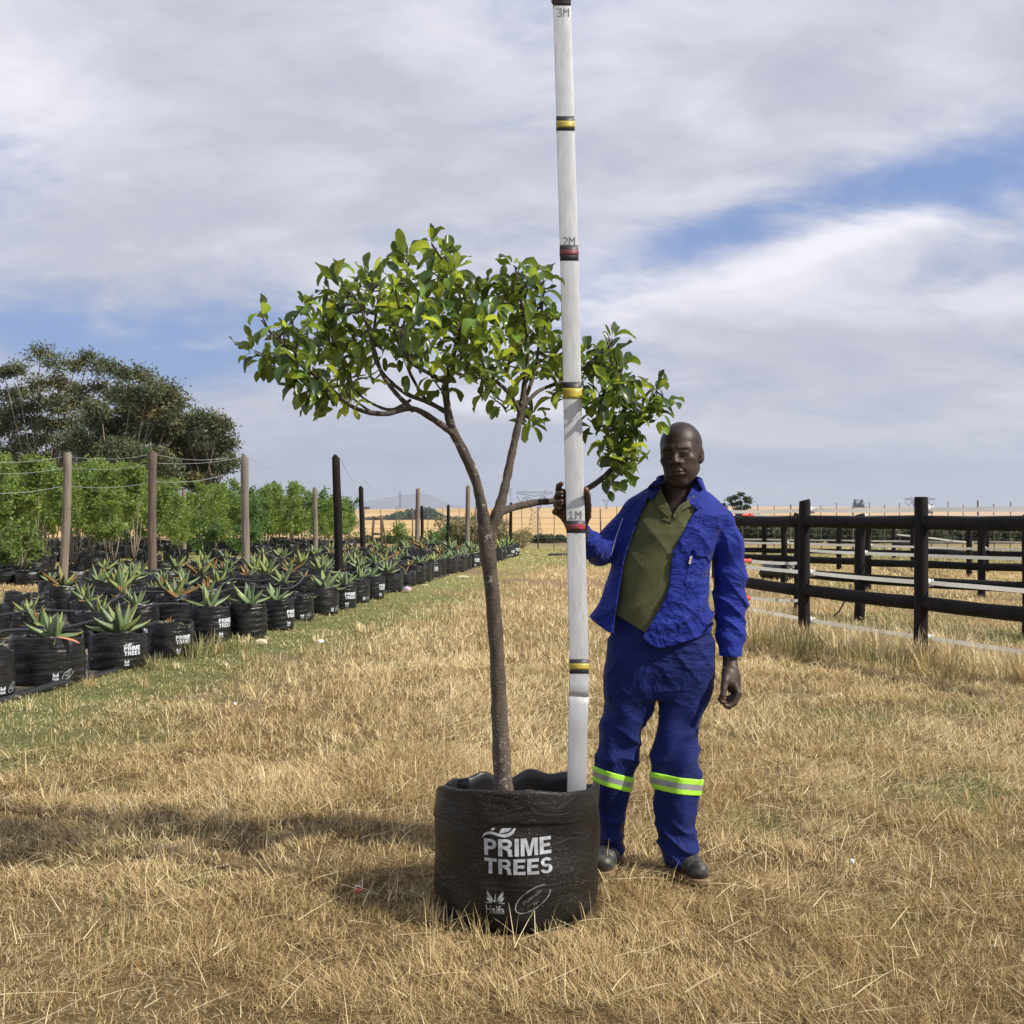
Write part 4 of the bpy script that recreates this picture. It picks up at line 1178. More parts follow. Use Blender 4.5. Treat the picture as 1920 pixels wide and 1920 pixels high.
# ================================================================= GUM TREES
def gum(name, px, D, topy, basew, label, seed, blobs, leaf=.30, per=420, trunk_px=None):
    """blobs: (px, py, rx px, ry px) foliage masses traced as real clumps at depth D +- spread"""
    r = np.random.RandomState(seed); x0 = (px - CX) / F * D; z0 = float(terrain(x0, D))
    o = empty(name, (x0, D, z0)); tag(o, label, 'tree', 'big gum trees at the far left')
    tk = MB(); cen = []; tin = []
    root = np.array([0, 0, 0.0]); fork = np.array([r.normal(0, .3), 0, 2.2])
    tk.tube([tuple(root), tuple(fork * .5 + [.1, 0, 0]), tuple(fork)], [.45, .38, .34], 10)
    for (bx, by, rx, ry) in blobs:
        dd = r.uniform(-3.5, 3.5); c = np.array([(bx - CX) / F * (D + dd) - x0, dd, CAMZ - (by - HY) / F * (D + dd) - z0])
        sx, sz = rx / F * D, ry / F * D
        m = (fork + c) / 2 + np.array([r.normal(0, .4), r.normal(0, .4), -abs(r.normal(0, .5))])
        tk.tube([tuple(fork), tuple(m), tuple(c - [0, 0, sz * .3])], [.11, .07, .035], 6, False)
        # sub clumps on twigs
        nsub = max(5, int(rx * ry / 42))
        for k in range(nsub):
            v = r.normal(0, 1, 3); v /= np.linalg.norm(v); v *= r.uniform(.55, 1.0)
            if v[2] < -.3: v[2] *= .6
            s = c + v * [sx, (sx + sz) * .5, sz]
            tk.tube([tuple(c - [0, 0, sz * .3]), tuple((c + s) / 2), tuple(s)], [.04, .028, .015], 4, False)
            q = int(1.5 * per * r.uniform(.5, 1.2)); cr = r.uniform(.45, .95)
            pts = r.normal(0, 1, (q, 3)) * [cr, cr, cr * .66] * .60; pts[:, 2] += .1 * cr
            # droop
            cen.append(s + pts); t_ = np.tile(r.uniform(.65, 1.35), (q, 1)) * np.array([[1, 1, 1]]) * r.uniform(.7, 1.3, (q, 1))
            if r.rand() < .14: t_ = t_ * [1.5, 1.05, .8]
            tin.append(t_)
    C = np.vstack(cen); T = np.vstack(tin)
    v, q, c = cards(C, leaf * .42, r, T, 2.4)
    me = np_mesh('crown', v, q, None, False, c); link('crown', me, o, M_GUM)
    tk.build('trunk', M_BARKGUM, o)
    return len(C)


n = 0
n += gum('gum_tree', 60, 92, 0, 0, 'tall open crowned gum tree, the leftmost and highest, bare branches showing between its leaf tufts', 1,
         [(-60, 720, 30, 26), (-40, 800, 40, 40), (30, 695, 12, 9), (8, 700, 8, 6), (75, 665, 16, 10), (105, 680, 16, 14), (140, 688, 15, 10), (165, 672, 12, 8), (185, 690, 14, 12), (210, 695, 12, 9), (230, 700, 10, 8), (262, 702, 14, 9), (275, 715, 7, 6),
          (15, 740, 24, 18), (60, 725, 22, 14), (100, 720, 22, 14), (140, 730, 22, 14), (180, 725, 20, 12), (55, 760, 30, 18), (110, 762, 32, 18), (150, 755, 26, 14),
          (10, 800, 26, 22), (60, 790, 24, 16), (100, 800, 24, 14), (40, 840, 30, 14), (0, 850, 24, 16), (130, 790, 18, 14), (20, 775, 20, 16), (60, 870, 40, 18), (110, 858, 34, 18), (150, 880, 30, 16), (15, 890, 34, 14), (100, 898, 34, 12), (70, 825, 34, 16), (130, 830, 26, 16), (-20, 860, 30, 20)], .30, 88)
n += gum('gum_tree', 235, 84, 0, 0, 'dense rounded dark gum tree in the middle of the group with rusty patches', 2,
         [(190, 770, 22, 20), (215, 745, 22, 12), (245, 740, 22, 14), (275, 738, 20, 12), (300, 735, 22, 12), (320, 745, 16, 12), (250, 775, 34, 22), (295, 775, 30, 22), (215, 800, 34, 24), (260, 815, 34, 24), (300, 815, 30, 24), (190, 835, 26, 22), (235, 850, 34, 22), (280, 860, 32, 22),
          (170, 860, 26, 18), (250, 890, 36, 18), (200, 880, 30, 18), (325, 760, 14, 10), (320, 800, 18, 16), (300, 880, 28, 18), (150, 820, 20, 16), (165, 790, 16, 14)], .30, 150)
n += gum('gum_tree', 375, 88, 0, 0, 'lower gum tree at the right end of the group leaning out to the right', 3,
         [(345, 800, 20, 16), (375, 785, 18, 12), (395, 790, 14, 9), (410, 800, 8, 7), (370, 820, 28, 18), (405, 825, 20, 14), (428, 832, 10, 10), (345, 845, 26, 20), (385, 850, 26, 18), (415, 855, 16, 14), (425, 868, 10, 9), (345, 885, 24, 18), (375, 890, 22, 14), (398, 880, 16, 12), (380, 912, 12, 7), (330, 900, 20, 14), (360, 860, 26, 20), (395, 870, 20, 16), (340, 870, 24, 20), (365, 905, 22, 12)], .30, 150)
print('gum leaves', n)

# ================================================================= POSTS AND WIRES OF THE NURSERY
def post(name, px, D, topy, rad, mat, label, group, lean=0.0, basez=None, cat='post'):
    x = (px - CX) / F * D; z0 = float(terrain(x, D)); top = CAMZ - (topy - HY) / F * D
    o = empty(name, (x, D, z0)) if False else None
    mb = MB(); r = random.Random(int(px * 7 + D)); H = top - z0
    pts = [(lean * u + .012 * math.sin(u * 4 + px), .008 * math.sin(u * 5), H * u) for u in np.linspace(0, .996, 9)] + [(lean, 0, H)]
    rad_ = [rad * (1.06 - .12 * k / 8) for k in range(9)] + [rad * .86]
    mb.tube(pts, rad_, 14, True, jit=.02, rng=r)
    ob = mb.build(name, mat); ob.location = (x, D, z0); auto_sharp(ob, 50)
    return tag(ob, label, cat, group)


PG = 'tall poles standing among the nursery bags'
nails = [(123, 20.9, 852, .078, M_WOOD, 'pale grey pole, the leftmost, its foot in full view on the grass', .09), (286, 21.2, 850, .080, M_WOODBROWN, 'brown weathered pole, second from the left', .02),
         (460, 20.6, 856, .074, M_WOOD, 'pale grey pole, third from the left, against the sky', 0), (633, 20.9, 857, .080, M_TAR, 'near black thick pole rising from the aloes, tallest dark one', -.04)]
for px, D, ty, rd, mt, lab, ln in nails: post('wooden_pole', px - ln * 50, D, ty, rd, mt, lab, PG, ln)
for px, D, ty, rd, mt, lab, ln in [(345, 36, 921, .075, M_WOOD, 'thin pale pole in front of the gum trees', .0), (591, 36, 916, .078, M_WOOD, 'short pale pole between the two tall right poles', 0), (680, 34, 914, .078, M_TAR, 'black pole just right of the tallest dark pole', -.04),
                                   (783, 35, 917, .075, M_WOOD, 'pale pole between the two round shrubs', 0), (877, 34, 912, .075, M_WOOD, 'pale pole close left of the big tree trunk', 0)]:
    post('wooden_pole', px, D, ty, rd, mt, lab, PG, ln)
for px, D, ty, lab in [(791, 42, 950, 'short black post right behind the pale pole'), (840, 42, 948, 'short black post alone against the wheat, between two pale poles'), (958, 42, 944, 'short black post right of the big tree trunk under the low branch'), (903, 41, 958, 'short black post half hidden by the trunk')]:
    post('black_post', px, D, ty, .062, M_TAR, lab, 'short black posts before the wheat field')
# wires strung between the poles
M_THINW = pmat('pale_wire', None, Base_Color=(0.42, 0.44, 0.46), Roughness=0.5)


def wire(pts, r, label, name='wire', group='thin wires between the poles', sag=.08, cat='wire'):
    mb = MB(); out = []
    for a, b in zip(pts[:-1], pts[1:]):
        a = Vector(a); b = Vector(b)
        for k in range(10): u = k / 10; out.append(a.lerp(b, u) - Vector((0, 0, sag * 4 * u * (1 - u))))
    out.append(Vector(pts[-1])); mb.tube(out, r, 4, False)
    return tag(mb.build(name, M_THINW), label, cat, group)


wire([P(-60, 862, 20), P(124, 855, 20.9), P(287, 851, 21.2), P(430, 858, 23)], .004, 'topmost wire from the left edge over the first two poles')
wire([P(-60, 884, 20), P(124, 876, 20.9), P(287, 868, 21.2), P(455, 856, 28)], .004, 'middle wire crossing the first two poles')
wire([P(-60, 922, 20), P(124, 910, 20.9), P(287, 903, 21.2), P(420, 890, 27)], .005, 'lowest wire crossing in front of the young trees')
wire([P(470, 860, 20.6), P(640, 900, 34), P(740, 930, 60)], .005, 'wire sagging away from the third pole', sag=.2)
wire([P(640, 862, 20.9), P(680, 895, 30), P(735, 928, 46)], .005, 'wire running down to the right from the tall dark pole', sag=.25)

# wooden frame leaning pole
fr = empty('trestle', (0, 40, 0)); tag(fr, 'grey wooden trestle with crossbars standing before the wheat field', 'trestle')
def beamP(name, a, b, r, mat, parent):
    mb = MB(); mb.tube([a, b], r, 8); o = mb.build(name, mat); o.parent = parent; o.matrix_parent_inverse = Matrix.Translation(-parent.location); return o
Dq = 40
for nm, a, b, r_ in [('leg', (697, 1027), (701, 970), .045), ('leg', (716, 1030), (716, 970), .05), ('crossbar', (700, 972), (718, 972), .05), ('crossbar', (699, 1001), (716, 1001), .045), ('prop', (726, 1036), (716, 968), .03)]:
    beamP(nm, P(a[0], a[1], Dq), P(b[0], b[1], Dq), r_, M_WOODBROWN, fr)
# pile of black pipes
pp = empty('pipe_pile', (0, 35, 0)); tag(pp, 'low pile of black pipes lying on the grass behind the measuring pole', 'pipe pile')
for k in range(9):
    a = P(1012 + k * 6, 1055 - (k % 3) * 3, 36); b = a + Vector((2.3, 2.5 + k * .1, .02)); beamP('pipe', a, b, .075, M_PIPE, pp)
beamP('pipe', P(1028, 1044, 36.5), P(1120, 1043, 37), .11, M_PIPE, pp); beamP('pipe', P(1040, 1049, 35.5), P(1118, 1049, 36), .09, M_RUST, pp)

# ================================================================= TARRED PADDOCK FENCES
def fence_run(name, posts, rails, tapes, label, group=None, r=.062, top=1.5, rr_=.065, side=1, seedk=0, capz=0.0, ext=True, ins=True):
    """posts: (x,y) ; rails/tapes: heights"""
    o = empty(name, (posts[0][0], posts[0][1], float(terrain(*posts[0])))); tag(o, label, 'fence', group)
    inv = Matrix.Translation(-o.location); rl = random.Random(seedk + 3)
    def par(ob): ob.parent = o; ob.matrix_parent_inverse = inv; return ob
    d = Vector((posts[-1][0] - posts[0][0], posts[-1][1] - posts[0][1], 0)).normalized(); nrm = Vector((-d.y, d.x, 0)) * side
    for k, (x, y) in enumerate(posts):
        z0 = float(terrain(x, y)); mb = MB(); H = top + rl.uniform(-.015, .02)
        mb.tube([(x + rl.uniform(-.008, .008), y, z0 + H * u) for u in (0, .2, .4, .6, .8, .985)] + [(x, y, z0 + H)], [r * 1.03, r, r * 1.02, r, r * .98, r * .97, r * .93], 16, True, jit=.012, rng=rl)
        p = par(mb.build('post', M_TAR)); auto_sharp(p, 50)
    for h in rails:
        for (x0, y0), (x1, y1) in zip(posts[:-1], posts[1:]):
            a = Vector((x0, y0, float(terrain(x0, y0)) + h)); b = Vector((x1, y1, float(terrain(x1, y1)) + h)); off = nrm * (r * .25)
            mb = MB(); pts = [a.lerp(b, u) + off + Vector((0, 0, .005 * math.sin(u * 5 + h * 9 + x0))) for u in np.linspace(0, 1, 8)]
            mb.tube(pts, [rr_ * (1 + .025 * math.sin(i * 1.9 + x0 * 3)) for i in range(8)], 12, True, jit=.02, rng=rl)
            par(mb.build('rail', M_TAR))
    for h in tapes:
        mb = MB(); Vv = []; Qv = []
        L = []
        for (x0, y0), (x1, y1) in zip(posts[:-1], posts[1:]):
            for u in np.linspace(0, 1, 8)[:-1]: L.append((x0 + (x1 - x0) * u, y0 + (y1 - y0) * u, -.006 * 4 * u * (1 - u)))
        L.append((*posts[-1], 0))
        for i, (x, y, s) in enumerate(L):
            z = float(terrain(x, y)) + h + s; q = Vector((x, y, z)) + nrm * (r + .03); tw_ = .5 * math.sin(i * .7 + h * 7)
            for sg in (-1, 1): Vv.append(tuple(q + Vector((0, 0, sg * .02)) + nrm * (.006 * tw_ * sg)))
        for q, sg in ((0, 0),):
            Qv = [(2 * i, 2 * i + 1, 2 * i + 3, 2 * i + 2) for i in range(len(L) - 1)]
        mb.add(Vv, Qv); par(mb.build('tape', M_TAPE))
        if ins:
            for x, y in posts:
                z = float(terrain(x, y)) + h; c = Vector((x, y, z)) + nrm * (r + .012); mb = MB()
                Mr = Matrix.Rotation(math.atan2(d.y, d.x), 3, 'Z')
                mb.box(c, (.022, .012, .038), Mr); mb.box(c + nrm * .02, (.014, .014, .014), Mr); mb.box(c + nrm * .036, (.028, .005, .034), Mr)
                par(mb.build('insulator', M_INSUL, None, False))
    return o


def px_at(px, D): return ((px - CX) / F * D, D)


A = [px_at(1300, 14.9), px_at(1352, 14.1), px_at(1508, 11.85), px_at(1727, 10.15), px_at(2010, 8.6), px_at(2420, 7.1)]
# main near fence; tapes on the far side
fence_run('post_and_rail_fence', [A[1], A[2], A[3], A[4], A[5]], (1.285, .54), (1.405, .73, .22), 'near tarred black fence with two round rails and three white tapes right of the man', top=1.51, seedk=1, side=1)
B = [px_at(1400, 17.2), px_at(1497, 15.6), px_at(1612, 14.2), (5.75, 12.3), (7.4, 10.2)]
fence_run('post_and_rail_fence', [B[1], B[2], B[3], B[4]], (1.26, .535), (1.33, .86, .30), 'second tarred black fence, right behind the near one, joining it by a gate', top=1.36, seedk=2, r=.066)
Cc = [px_at(1340, 23.2), px_at(1470, 21.6), px_at(1627, 19.9), px_at(1840, 18.3), px_at(2080, 17)]
fence_run('post_and_rail_fence', Cc, (1.19, .50), (1.26, .80), 'third tarred black fence seen between the rails', top=1.24, seedk=3)
Dd = [px_at(1320, 29.5), px_at(1433, 28.5), px_at(1573, 27.6), px_at(1712, 26.6), px_at(1849, 26), px_at(2010, 25.3)]
fence_run('post_and_rail_fence', Dd, (1.17, .44), (1.22, .72), 'farthest tarred black fence before the scrub', top=1.23, seedk=4, ins=False)
fence_run('post_and_rail_fence', [px_at(1676, 34), px_at(1715, 31), px_at(1817, 24)], (1.2, .48), (.75,), 'short cross fence linking the two farthest black fences', top=1.25, seedk=5, ins=False)
# electric gate: tapes with red handles between the near and second fence
gate = empty('tape_gate', (A[1][0], A[1][1], 0)); tag(gate, 'electric tape gate with red plastic handles between the black fences', 'gate')
ginv = Matrix.Translation(-gate.location)
for (p0, p1, p2) in [((1392, 966), (1408, 965), (1497, 972)), ((1385, 1050), (1406, 1052), (1497, 1056)), ((1390, 1121), (1403, 1121), (1500, 1126))]:
    a = P(p0[0], p0[1], 13.2); b = P(p1[0], p1[1], 13.5); c = P(p2[0], p2[1], 15.6)
    mb = MB(); mb.tube([a, a.lerp(b, .3), a.lerp(b, .35), a.lerp(b, .9), b], [.012, .016, .022, .024, .034], 10); o = mb.build('handle', M_RED, gate); o.matrix_parent_inverse = ginv
    mb = MB(); Vv = []
    for k in range(12):
        u = k / 11; q = b.lerp(c, u); s = -.012 * math.sin(u * 3.14)
        for sg in (-1, 1): Vv.append((q.x, q.y, q.z + s + sg * .02))
    mb.add(Vv, [(2 * i, 2 * i + 1, 2 * i + 3, 2 * i + 2) for i in range(11)]); o = mb.build('tape', M_TAPE, gate); o.matrix_parent_inverse = ginv
# black rubbish bag in the grass behind the fence
rb = empty('rubbish_bag', (0, 0, 0)); 
xx, DD = gp(1464, 1087); rb.location = (xx, DD, 0)
mb = MB(); th = np.linspace(0, 2 * np.pi, 40, endpoint=False); rows = []
for v in np.linspace(0, 1, 18):
    rad = .40 * (math.sin(min(1, v * 1.06 + .12) * math.pi) ** .55); rows.append(np.stack([np.cos(th) * rad * (1.15 + .13 * np.sin(th * 5 + v * 6)), np.sin(th) * rad * .8 * (1 + .1 * np.sin(th * 7 + v * 9)), np.full(40, v * .50) + .05 * np.sin(th * 4 + v * 5) * v + .06 * np.cos(th) * v], -1))
idx = np.arange(18 * 40).reshape(18, 40); mb.add(np.vstack(rows), np.stack([idx[:-1], np.roll(idx[:-1], -1, 1), np.roll(idx[1:], -1, 1), idx[1:]], -1).reshape(-1, 4))
o = mb.build('bag_body', M_BAG, rb); mb = MB(); mb.tube([(-.16, -.1, .42), (-.1, -.12, .50), (-.02, -.15, .46)], [.035, .05, .02], 7); mb.build('white_scrap', M_TAPE, rb)
tag(rb, 'crumpled black plastic bag lying in the grass behind the near fence', 'rubbish bag')
# loose hose standing curved by the second fence
mb = MB(); mb.tube([P(1561, 1156, 13.9), P(1573, 1147, 13.9), P(1583, 1128, 13.9), P(1596, 1096, 13.95)], .011, 6)
tag(mb.build('loose_hose', M_PIPE), 'thin black hose end curving up beside the second fence post', 'hose')

# ================================================================= GAME FENCE
gf = empty('wire_game_fence', (-7, 45, float(terrain(-7, 45)))); tag(gf, 'tall wire mesh fence on thin steel droppers across the back of the field', 'fence'); ginv = Matrix.Translation(-gf.location)
gpts = [P(640 + k * 22, 0, 1) for k in range(1)]
n = 50; line = []
for k in range(n):
    px = 655 + k * 29.5; D = 46 - 16 * sstep(.25, 1.0, k / (n - 1)); x = (px - CX) / F * D; line.append((x, float(D)))
for k, (x, y) in enumerate(line):
    z = float(terrain(x, y)); mb = MB(); H = 1.72 + .06 * math.sin(k * 2.7)
    mb.tube([(x, y, z), (x + .03 * math.sin(k * 5), y, z + H)], .016 if k % 4 else .03, 5); o = mb.build('dropper', M_RUST, gf); o.matrix_parent_inverse = ginv
mb = MB()
for h in (.12, .3, .48, .66, .86, 1.08, 1.32, 1.58):
    mb.tube([(x, y, float(terrain(x, y)) + h) for x, y in line], .0035, 3, False)
o = mb.build('wires', M_WIRE, gf); o.matrix_parent_inverse = ginv

# ================================================================= SCRUB, PYLONS, FAR THINGS
def bush_mesh(seed, n=1600, hue=(1, 1, 1), leaf=.09, w=1.0, h=.8, reed=False):
    r = np.random.RandomState(seed); k = 9; C = []
    for i in range(k):
        c = np.array([r.uniform(-.6, .6) * w, r.uniform(-.35, .35) * w, r.uniform(.25, .75) * h]); m = n // k
        v = r.normal(0, 1, (m, 3)); v /= np.linalg.norm(v, axis=1)[:, None]; v *= r.uniform(.6, 1.05, (m, 1)) * [w * .35, w * .3, h * .33]; C.append(c + v)
    C = np.vstack(C); C[:, 2] = np.maximum(C[:, 2], .02); T = np.array(hue) * r.uniform(.6, 1.35, (len(C), 1))
    v, q, c = cards(C, leaf, r, T, 3.2 if reed else 1.6); me = np_mesh('foliage', v, q, None, False, c); me.materials.append(M_BUSH); 
    tk = MB()
    for i in range(7): a = i * 2.4; tk.tube([(0, 0, 0), (math.cos(a) * .2 * w, math.sin(a) * .15 * w, h * .35), (math.cos(a) * .45 * w, math.sin(a) * .3 * w, h * .7)], [.03, .02, .008], 5, False)
    m2 = np_mesh('stems', np.vstack(tk.V), np.vstack(tk.Q)); m2.materials.append(M_BARKPALE)
    return me, m2


BM = [bush_mesh(1), bush_mesh(2, hue=(.8, .85, .8)), bush_mesh(3, hue=(1.3, 1.1, .9)), bush_mesh(4, hue=(3.2, 2.4, 2.0), leaf=.05, reed=True), bush_mesh(5, hue=(2.2, 2.0, 1.5), leaf=.06, reed=True)]


def bush(px, D, k, s, label, group, sz=1.0):
    x = (px - CX) / F * D; o = empty('bush', (x, D, float(terrain(x, D)))); o.scale = (s, s, s * sz); o.rotation_euler = (0, 0, px * .37); tag(o, label, 'bush', group)
    for nm, me in zip(('foliage', 'stems'), BM[k]): c = bpy.data.objects.new(nm, me); COL.objects.link(c); c.parent = o


for k in range(26):
    px = 1405 + k * 22 + rr.uniform(-6, 6); D = rr.uniform(74, 92)
    if 1515 < px < 1555: D = 110
    bush(px, D, rr.choice([0, 1, 1, 2]), rr.uniform(1.5, 2.1), f'grey green bush, {ordn(k + 1)} from the left, seen between the black fence rails', 'bushes behind the paddock fences', 1.05)
for k in range(15):
    px = 848 + k * 8.5 + rr.uniform(-4, 4); D = rr.uniform(48, 52)
    bush(px, D, rr.choice([3, 4, 3]), rr.uniform(.9, 1.25), f'straw coloured reedy bush at the back fence, {ordn(k + 1)} from the left', 'pale reedy bushes at the back fence', 1.5 if px < 930 else .8)
for k in range(12):
    px = 965 + k * 18 + rr.uniform(-6, 6); D = rr.uniform(75, 110)
    bush(px, D, rr.choice([0, 1, 2]), rr.uniform(.8, 1.2), f'low dark scrub bush below the wheat field, {ordn(k + 1)} from the left', 'low scrub below the wheat field', .8)
for k in range(9):
    px = 660 + k * 22; D = rr.uniform(62, 90)
    bush(px, D, rr.choice([0, 2, 4]), rr.uniform(.8, 1.1), f'low olive bush behind the trestle, {ordn(k + 1)} from the left', 'low olive bushes left of the trunk', .7)
# wooded rise on the wheat slope
r = np.random.RandomState(4); cen = []; tin = []
for k in range(70):
    px = r.uniform(690, 880); D = 1750 + r.uniform(-30, 30); base = 979; top = 979 - 17 * math.exp(-((px - 770) / 42) ** 2) - 13 * math.exp(-((px - 805) / 22) ** 2) - 4
    x = (px - CX) / F * D; z0 = CAMZ - (base - HY) / F * D; z1 = CAMZ - (top - HY) / F * D
    m = 260; v = r.normal(0, 1, (m, 3)); v /= np.linalg.norm(v, axis=1)[:, None]; hh = (z1 - z0)
    c = np.array([x, D, z0 + hh * r.uniform(.35, .75)]); cen.append(c + v * [9, 9, max(hh * .33, 3)]); tin.append(np.tile((.55, .8, .5), (m, 1)) * r.uniform(.6, 1.2) * r.uniform(.8, 1.2, (m, 1)))
C = np.vstack(cen); v, q, c = cards(C, 2.6, r, np.vstack(tin)); 
tag(link('woods', np_mesh('woods', v, q, None, False, c), None, M_BUSH), 'dark green wooded rise on the wheat slope', 'woods', kind='stuff')

# far tree right of the man
def flat_tree(px, D, topy, basey, label):
    x = (px - CX) / F * D; z0 = float(terrain(x, D)); o = empty('umbrella_tree', (x, D, z0)); tag(o, label, 'tree'); r = np.random.RandomState(8); tk = MB(); C = []
    H = CAMZ - (topy - HY) / F * D - z0; s = D / F
    for bx, by in [(1380, 932), (1388, 927), (1398, 935), (1404, 940), (1386, 943), (1399, 950), (1376, 945), (1392, 955), (1383, 955), (1370, 936)]:
        c = np.array([(bx - CX) / F * D - x, r.uniform(-1.5, 1.5), CAMZ - (by - HY) / F * D - z0]); tk.tube([(0, 0, H * .35), tuple(c * .6 + [0, 0, H * .12]), tuple(c)], [.25, .16, .06], 5, False)
        C.append(c + r.normal(0, 1, (200, 3)) * [3.0 * s, 3.0 * s, 1.3 * s])
    tk.tube([(0, 0, 0), (.1, 0, H * .4)], [.4, .26], 8); C = np.vstack(C)
    v, q, c = cards(C, .32, r, np.tile((.7, 1.0, .7), (len(C), 1)) * r.uniform(.6, 1.2, (len(C), 1))); link('crown', np_mesh('crown', v, q, None, False, c), o, M_BUSH); tk.build('trunk', M_BARK, o)
flat_tree(1388, 260, 925, 960, 'lone flat topped tree on the skyline beside the man\'s shoulder')
flat = rr


def pylon(px, D, topy, w_px, label, wide=True, bodyf=.5, rad=.11, rot=0.0):
    x = (px - CX) / F * D; z0 = float(terrain(x, D)); top = CAMZ - (topy - HY) / F * D; H = top - z0; W = w_px / F * D * .5
    o = empty('power_pylon', (x, D, z0), rot); tag(o, label, 'pylon', 'steel power pylons'); 
    mb = MB(); b = W * bodyf
    if wide:
        # four splayed feet to a waist, twin window frame above it, flat bridge on top
        waist = H * .56; wb = b * .42; hy = b * .5
        def leg(sx, sy, z): 
            u = z / waist; return (sx * (b * (1 - u) + wb * u), sy * (hy * (1 - u) + wb * .6 * u), z)
        for sx in (-1, 1):
            for sy in (-1, 1): mb.beam(leg(sx, sy, 0), leg(sx, sy, waist), rad)
        zs = np.linspace(0, waist, 7)
        for z_a, z_b in zip(zs[:-1], zs[1:]):
            for sy in (-1, 1): mb.beam(leg(-1, sy, z_a), leg(1, sy, z_b), rad * .6); mb.beam(leg(1, sy, z_a), leg(-1, sy, z_b), rad * .6)
            for sx in (-1, 1): mb.beam(leg(sx, -1, z_a), leg(sx, 1, z_b), rad * .6); mb.beam(leg(sx, 1, z_a), leg(sx, -1, z_b), rad * .6)
            for sy in (-1, 1): mb.beam(leg(-1, sy, z_b), leg(1, sy, z_b), rad * .5)
        body = mb.build('lattice_body', M_STEEL, o, False)
        mb = MB(); armz = H * .86
        for sx in (-1, 1):
            for sy in (-.5, .5):
                for k in range(6):
                    u0, u1 = k / 6, (k + 1) / 6; f = lambda u, q: (sx * (wb + (W * .52 - wb) * u) + q, sy * wb, waist + (armz - waist) * u)
                    mb.beam(f(u0, -.4), f(u1, -.4), rad * .8); mb.beam(f(u0, .6), f(u1, .6), rad * .8); mb.beam(f(u0, -.4), f(u1, .6), rad * .5)
        for sy in (-.5, .5):
            xs = np.linspace(-W, W, 13)
            for xa, xb in zip(xs[:-1], xs[1:]):
                mb.beam((xa, sy * wb, H * .95), (xb, sy * wb, H * .95), rad); mb.beam((xa, sy * wb, armz + abs(xa) / W * H * .06), (xb, sy * wb, armz + abs(xb) / W * H * .06), rad * .8)
                mb.beam((xa, sy * wb, H * .95), (xb, sy * wb, armz + abs(xb) / W * H * .06), rad * .5)
        for sx in (-1, 1): mb.beam((sx * W * .52, 0, H * .95), (sx * W * .6, 0, H), rad)
        mb.build('crossarm', M_STEEL, o, False)
        for xa, xb in ((-W, -W * .52), (-W * .4, W * .4), (W * .52, W)):
            mb = MB(); mid = (xa + xb) / 2; zz = armz - H * .13
            mb.beam((xa, 0, armz), (mid, 0, zz), rad * 1.2); mb.beam((xb, 0, armz), (mid, 0, zz), rad * 1.2); mb.build('insulator_string', M_RUST, o, False)
    else:
        for sx in (-1, 1):
            for sy in (-1, 1): mb.beam((sx * b, sy * b, 0), (sx * .3, sy * .3, H), rad)
        for k in range(12):
            u0, u1 = k / 12, (k + 1) / 12; 
            for s in (-1, 1): mb.beam((s * (b * (1 - u0) + .3 * u0), -b * (1 - u0), H * u0), (-s * (b * (1 - u1) + .3 * u1), -b * (1 - u1), H * u1), rad * .6)
        mb.build('lattice_body', M_STEEL, o, False); mb = MB()
        for f in (.72, .84, .95):
            mb.beam((-W, 0, H * f), (W, 0, H * f), rad); mb.beam((-W, 0, H * f), (0, 0, H * (f + .04)), rad); mb.beam((W, 0, H * f), (0, 0, H * (f + .04)), rad)
        mb.build('crossarm', M_STEEL, o, False)
    return o, H, W


pylon(1003, 720, 918, 68, 'largest power pylon, standing in front of the wheat field behind the low branch', bodyf=.42, rad=.2)
pylon(1725, 900, 931, 56, 'power pylon behind the thick black fence post', bodyf=.42, rad=.2)
pylon(1137, 2700, 936, 15, 'small pale power pylon far off between the pole and the man', bodyf=.3, rad=.3)
pylon(750, 2600, 922, 9, 'thin narrow power pylon far off, left of the wheat crest', False, .55, .28)
pylon(957, 2500, 915, 8, 'thin narrow power pylon just left of the largest one', False, .55, .25)
pylon(1107, 2400, 924, 8, 'thin narrow power pylon beside the hand on the pole', False, .55, .22)
# power lines
for z, y0 in ((0, 937), (1, 941)):
    a = P(985, y0, 720); b = P(700, 955, 2200); c = P(1500, 958, 2600)
    wire([c, P(1030, y0, 720), P(905, y0 - 2, 900), b], .05, ('upper' if z == 0 else 'lower') + ' power line hanging from the largest pylon', 'power_line', 'power lines across the skyline', 5, 'cable')

# farm silos on the crest
sil = empty('farm_silos', (0, 0, 0)); xs_ = (1609 - CX) / F * 2900; sil.location = (xs_, 2900, float(terrain(xs_, 2900))); tag(sil, 'pair of dark teal silos with a sloping conveyor on the hill crest above the fence', 'silos')
M_TEAL = pmat('dark_teal_steel', None, Base_Color=(0.004, 0.014, 0.018), Roughness=0.5)
ztop = CAMZ - (936 - HY) / F * 2900 - sil.location.z
for nm, xo, rr_, h0 in (('silo', -7, 6.5, .62), ('silo', 8, 8, .55)):
    mb = MB(); mb.tube([(xo, 0, 0), (xo, 0, ztop * h0), (xo, 0, ztop * (h0 + .12))], [rr_, rr_, rr_ * .3], 16); mb.build(nm, M_TEAL, sil)
mb = MB(); mb.box((-9, 0, ztop * .8), (2.5, 2, ztop * .2)); mb.build('tower', M_TEAL, sil); mb = MB(); mb.box((10, 0, ztop * .8), (3, 2, ztop * .18)); mb.build('tower', M_TEAL, sil)
mb = MB(); mb.tube([(-9, 0, ztop * .95), (2, 0, ztop * .85), (8, 0, ztop * .62)], 1.4, 8); mb.build('conveyor', M_TEAL, sil)
mb = MB(); mb.box((18, -6, 2.5), (4, 3, 2.5)); mb.build('shed', M_TAPE, sil, False)
